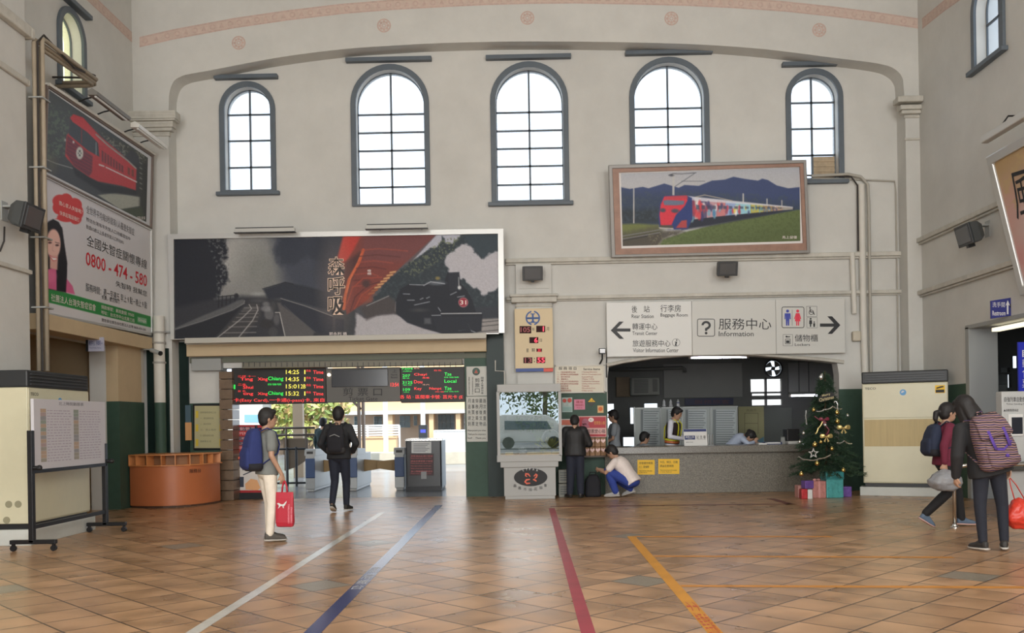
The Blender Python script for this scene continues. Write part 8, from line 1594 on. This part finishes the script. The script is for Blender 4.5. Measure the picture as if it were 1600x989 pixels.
q = P(1152, 700, Y=19.3); person('bent', 'person in pale blue shirt bending over the counter with hair in a bun', (q.x-.02, 19.35, 0), -110, 1.60, dict(pelvis=(0, -.14, .88), chest=(0, .03, 1.06), neck=(0, .20, 1.13), head=(0, .31, 1.14), hpitch=-52, shL=(-.15, .17, 1.08), shR=(.15, .17, 1.08), elL=(-.22, .24, .98), elR=(.2, .30, .98), wrL=(-.10, .40, .985), wrR=(.08, .40, 1.02), hdL=(.3, 1, 0), hdR=(-.2, .5, .6), hipL=(-.09, -.12, .86), hipR=(.09, -.12, .86)), cloth('pale_blue_shirt', K(150, 160, 178)), C_black, (S_dark, S_dark), 'bun', female=True, vox=.010)
# woman in maroon
C_mar = cloth('maroon_knit', (.15, .016, .04)); C_nv = cloth('navy_bag', (.018, .026, .055)); S_bl = mat('blue_runner', (.10, .15, .22), .6); S_or = mat('orange_sole', (.62, .40, .36), .6)
p0 = ground(1480, 824)
person('maroon', 'person in maroon top and black trousers striding right with a ponytail', (p0[0]-.02, p0[1], 0), -86, 1.60, dict(hipL=(-.085, 0, .90), anL=(-.08, .27, .09), knL=(-.09, .22, .50), toeL=(-.08, .44, .035), anR=(.08, -.34, .19), knR=(.09, -.02, .48), toeR=(.09, -.24, .045), heelR=(.08, -.40, .15), pelvis=(0, 0, .92), elR=(.25, -.14, 1.13), wrR=(.26, -.14, .90), elL=(-.23, .06, 1.11), wrL=(-.20, .26, .96), chest=(0, .02, 1.22), neck=(0, .02, 1.42), head=(0, .06, 1.575), hdR=(0, .05, -1), curl=.9), C_mar, C_black, (S_bl, S_or), 'pony', topg=.024, legg=.020, female=True, glasses=True)
backpack('backpack', 'navy backpack on the person in the maroon top', 'maroon', C_nv, C_bpdark, .16, .44, .17)
def baglump(lab, key, wr, hd, m, w_, h_, dx, name='plastic_bag', hl=.13):
    J = PEOPLE[key][1]; hp = wpos(key, V(J[wr])+V(J[hd]).normalized()*.10); t = thing(name, lab, 'bag', (hp.x+dx[0], hp.y+dx[1], hp.z-h_-hl)); b = MB(); rr = random.Random(len(lab))
    rings = []
    for k in range(9):
        f_ = k/8; a = math.sin(math.pi*min(1, f_*.92+.08))**.6; rings.append(((rr.uniform(-.01, .01), rr.uniform(-.01, .01), h_*f_), (w_*a*(1 if f_ < .6 else 1.25-f_*.55)+.012, 0, 0), (0, w_*.62*a+.01, 0)))
    b.loft(rings, 22, 1.3); o2 = remesh(b, 'bag_body', m, t, .013, 4); d_ = o2.modifiers.new('crumple', 'DISPLACE'); tx = bpy.data.textures.new('crumple', 'CLOUDS'); tx.noise_scale = .07; d_.texture = tx; d_.strength = .03
    b = MB()
    for sx in (-1, 1): b.tube([(sx*w_*.35, 0, h_*.92), (sx*.03-dx[0]*.6, -dx[1]*.6, h_+hl*.6), (-dx[0], -dx[1], h_+hl)], .010, 6, flat=.5)
    b.build('handle', m, t, smooth=True); return t
baglump('crumpled grey plastic bag held by the person in the maroon top', 'maroon', 'wrR', 'hdR', mat('grey_plastic', (.30, .31, .33), .35, bump=.4, bscale=14), .20, .28, (-.01, -.02), hl=-.02)
# woman with the striped backpack
p0 = ground(1554, 861)
C_coat = cloth('charcoal_coat', (.020, .020, .022)); C_leg = cloth('dark_navy_leggings', (.016, .019, .03))
person('striped', 'person in long dark coat with long black hair and a striped backpack', (p0[0], p0[1], 0), 6, 1.66, dict(right=(.97, 0, .24), pelvis=(-.05, 0, .93), head=(-.275, .06, 1.56), hyaw=14, hpitch=-18, hroll=-14, neck=(-.21, .01, 1.42), chest=(-.135, .01, 1.22), wrR=(.21, .05, .90), elR=(.15, -.02, 1.14), shR=(-.03, -.01, 1.40), shL=(-.37, -.01, 1.32), elL=(-.42, -.02, 1.05), wrL=(-.38, .08, .82), hdR=(.1, .1, -1), anL=(-.13, .0, .085), anR=(.115, .0, .085), toeL=(-.15, .17, .03), toeR=(.20, .14, .03), hipL=(-.14, 0, .9), hipR=(.04, 0, .9), knL=(-.145, .02, .49), knR=(.11, .02, .49), curl=.8), C_coat, C_leg, (S_dark, S_sole), 'long', topg=.045, legg=.010, female=True, coat=.03)
def stripes():
    m = bpy.data.materials.new('striped_canvas'); m.use_nodes = True; t = m.node_tree; L = t.links.new; b = t.nodes['Principled BSDF']; tc = nd(t, 'ShaderNodeTexCoord'); wv = nd(t, 'ShaderNodeTexWave', wave_type='BANDS', bands_direction='Z'); wv.inputs['Scale'].default_value = 6.5; wv.inputs['Distortion'].default_value = 1.4; wv.inputs['Detail'].default_value = 1; wv.inputs['Detail Scale'].default_value = 2
    L(tc.outputs['Object'], wv.inputs['Vector']); r = nd(t, 'ShaderNodeValToRGB'); cr = r.color_ramp; cr.interpolation = 'CONSTANT'
    cols = [(.03, .02, .035), (.40, .26, .20), (.14, .03, .045), (.46, .32, .26), (.05, .03, .09)]; cr.elements[0].color = (*cols[0], 1); cr.elements[1].position = .8; cr.elements[1].color = (*cols[4], 1)
    for p_, c in ((.2, cols[1]), (.42, cols[2]), (.62, cols[3])): e = cr.elements.new(p_); e.color = (*c, 1)
    L(wv.outputs['Fac'], r.inputs[0]); L(r.outputs[0], b.inputs['Base Color']); b.inputs['Roughness'].default_value = .85; return m
M_str = stripes(); M_pur = cloth('purple_strap', (.10, .05, .30))
t, Mx, hh, w_, d = backpack('backpack', 'striped maroon and cream backpack with purple straps on the person in the long coat', 'striped', M_str, M_str, .205, .60, .20, straps=M_str)
b = MB(); b.M = Mx; b.loft([((0, hh*.15, d*1.02), (w_*.86, 0, 0), (0, 0, .012)), ((0, hh*.25, d*1.06), (w_*.90, 0, 0), (0, 0, .022)), ((0, hh*.7, d*.86), (w_*.80, 0, 0), (0, 0, .03)), ((0, hh*1.0, d*.42), (w_*.62, 0, 0), (0, 0, .05))], 18, 2); b.build('flap', M_str, t, smooth=True)
for sx in (-1, 1): b = MB(); b.M = Mx; b.tube([(sx*.085, hh*.45, d*1.10), (sx*.085, hh*.1, d*1.18), (sx*.08, -hh*.25, d*1.22)], .018, 8, flat=.35); b.build('buckle_strap', M_pur, t, smooth=True)
b = MB(); b.M = Mx; b.tube([(-.13, -hh*.18, d*1.06), (0, -hh*.32, d*1.22), (.13, -hh*.1, d*1.08)], .014, 8, flat=.4); b.build('purple_trim', M_pur, t, smooth=True); b = MB(); b.M = Mx; b.ball((.02, -hh*.55, d*1.20), (.022, .022, .012), 10); b.build('badge', M_pur, t, smooth=True)
baglump('bright red plastic bag held by the person in the long coat', 'striped', 'wrR', 'hdR', mat('red_plastic', (.60, .045, .025), .35, bump=.4, bscale=12), .155, .34, (.10, -.02), hl=.22)
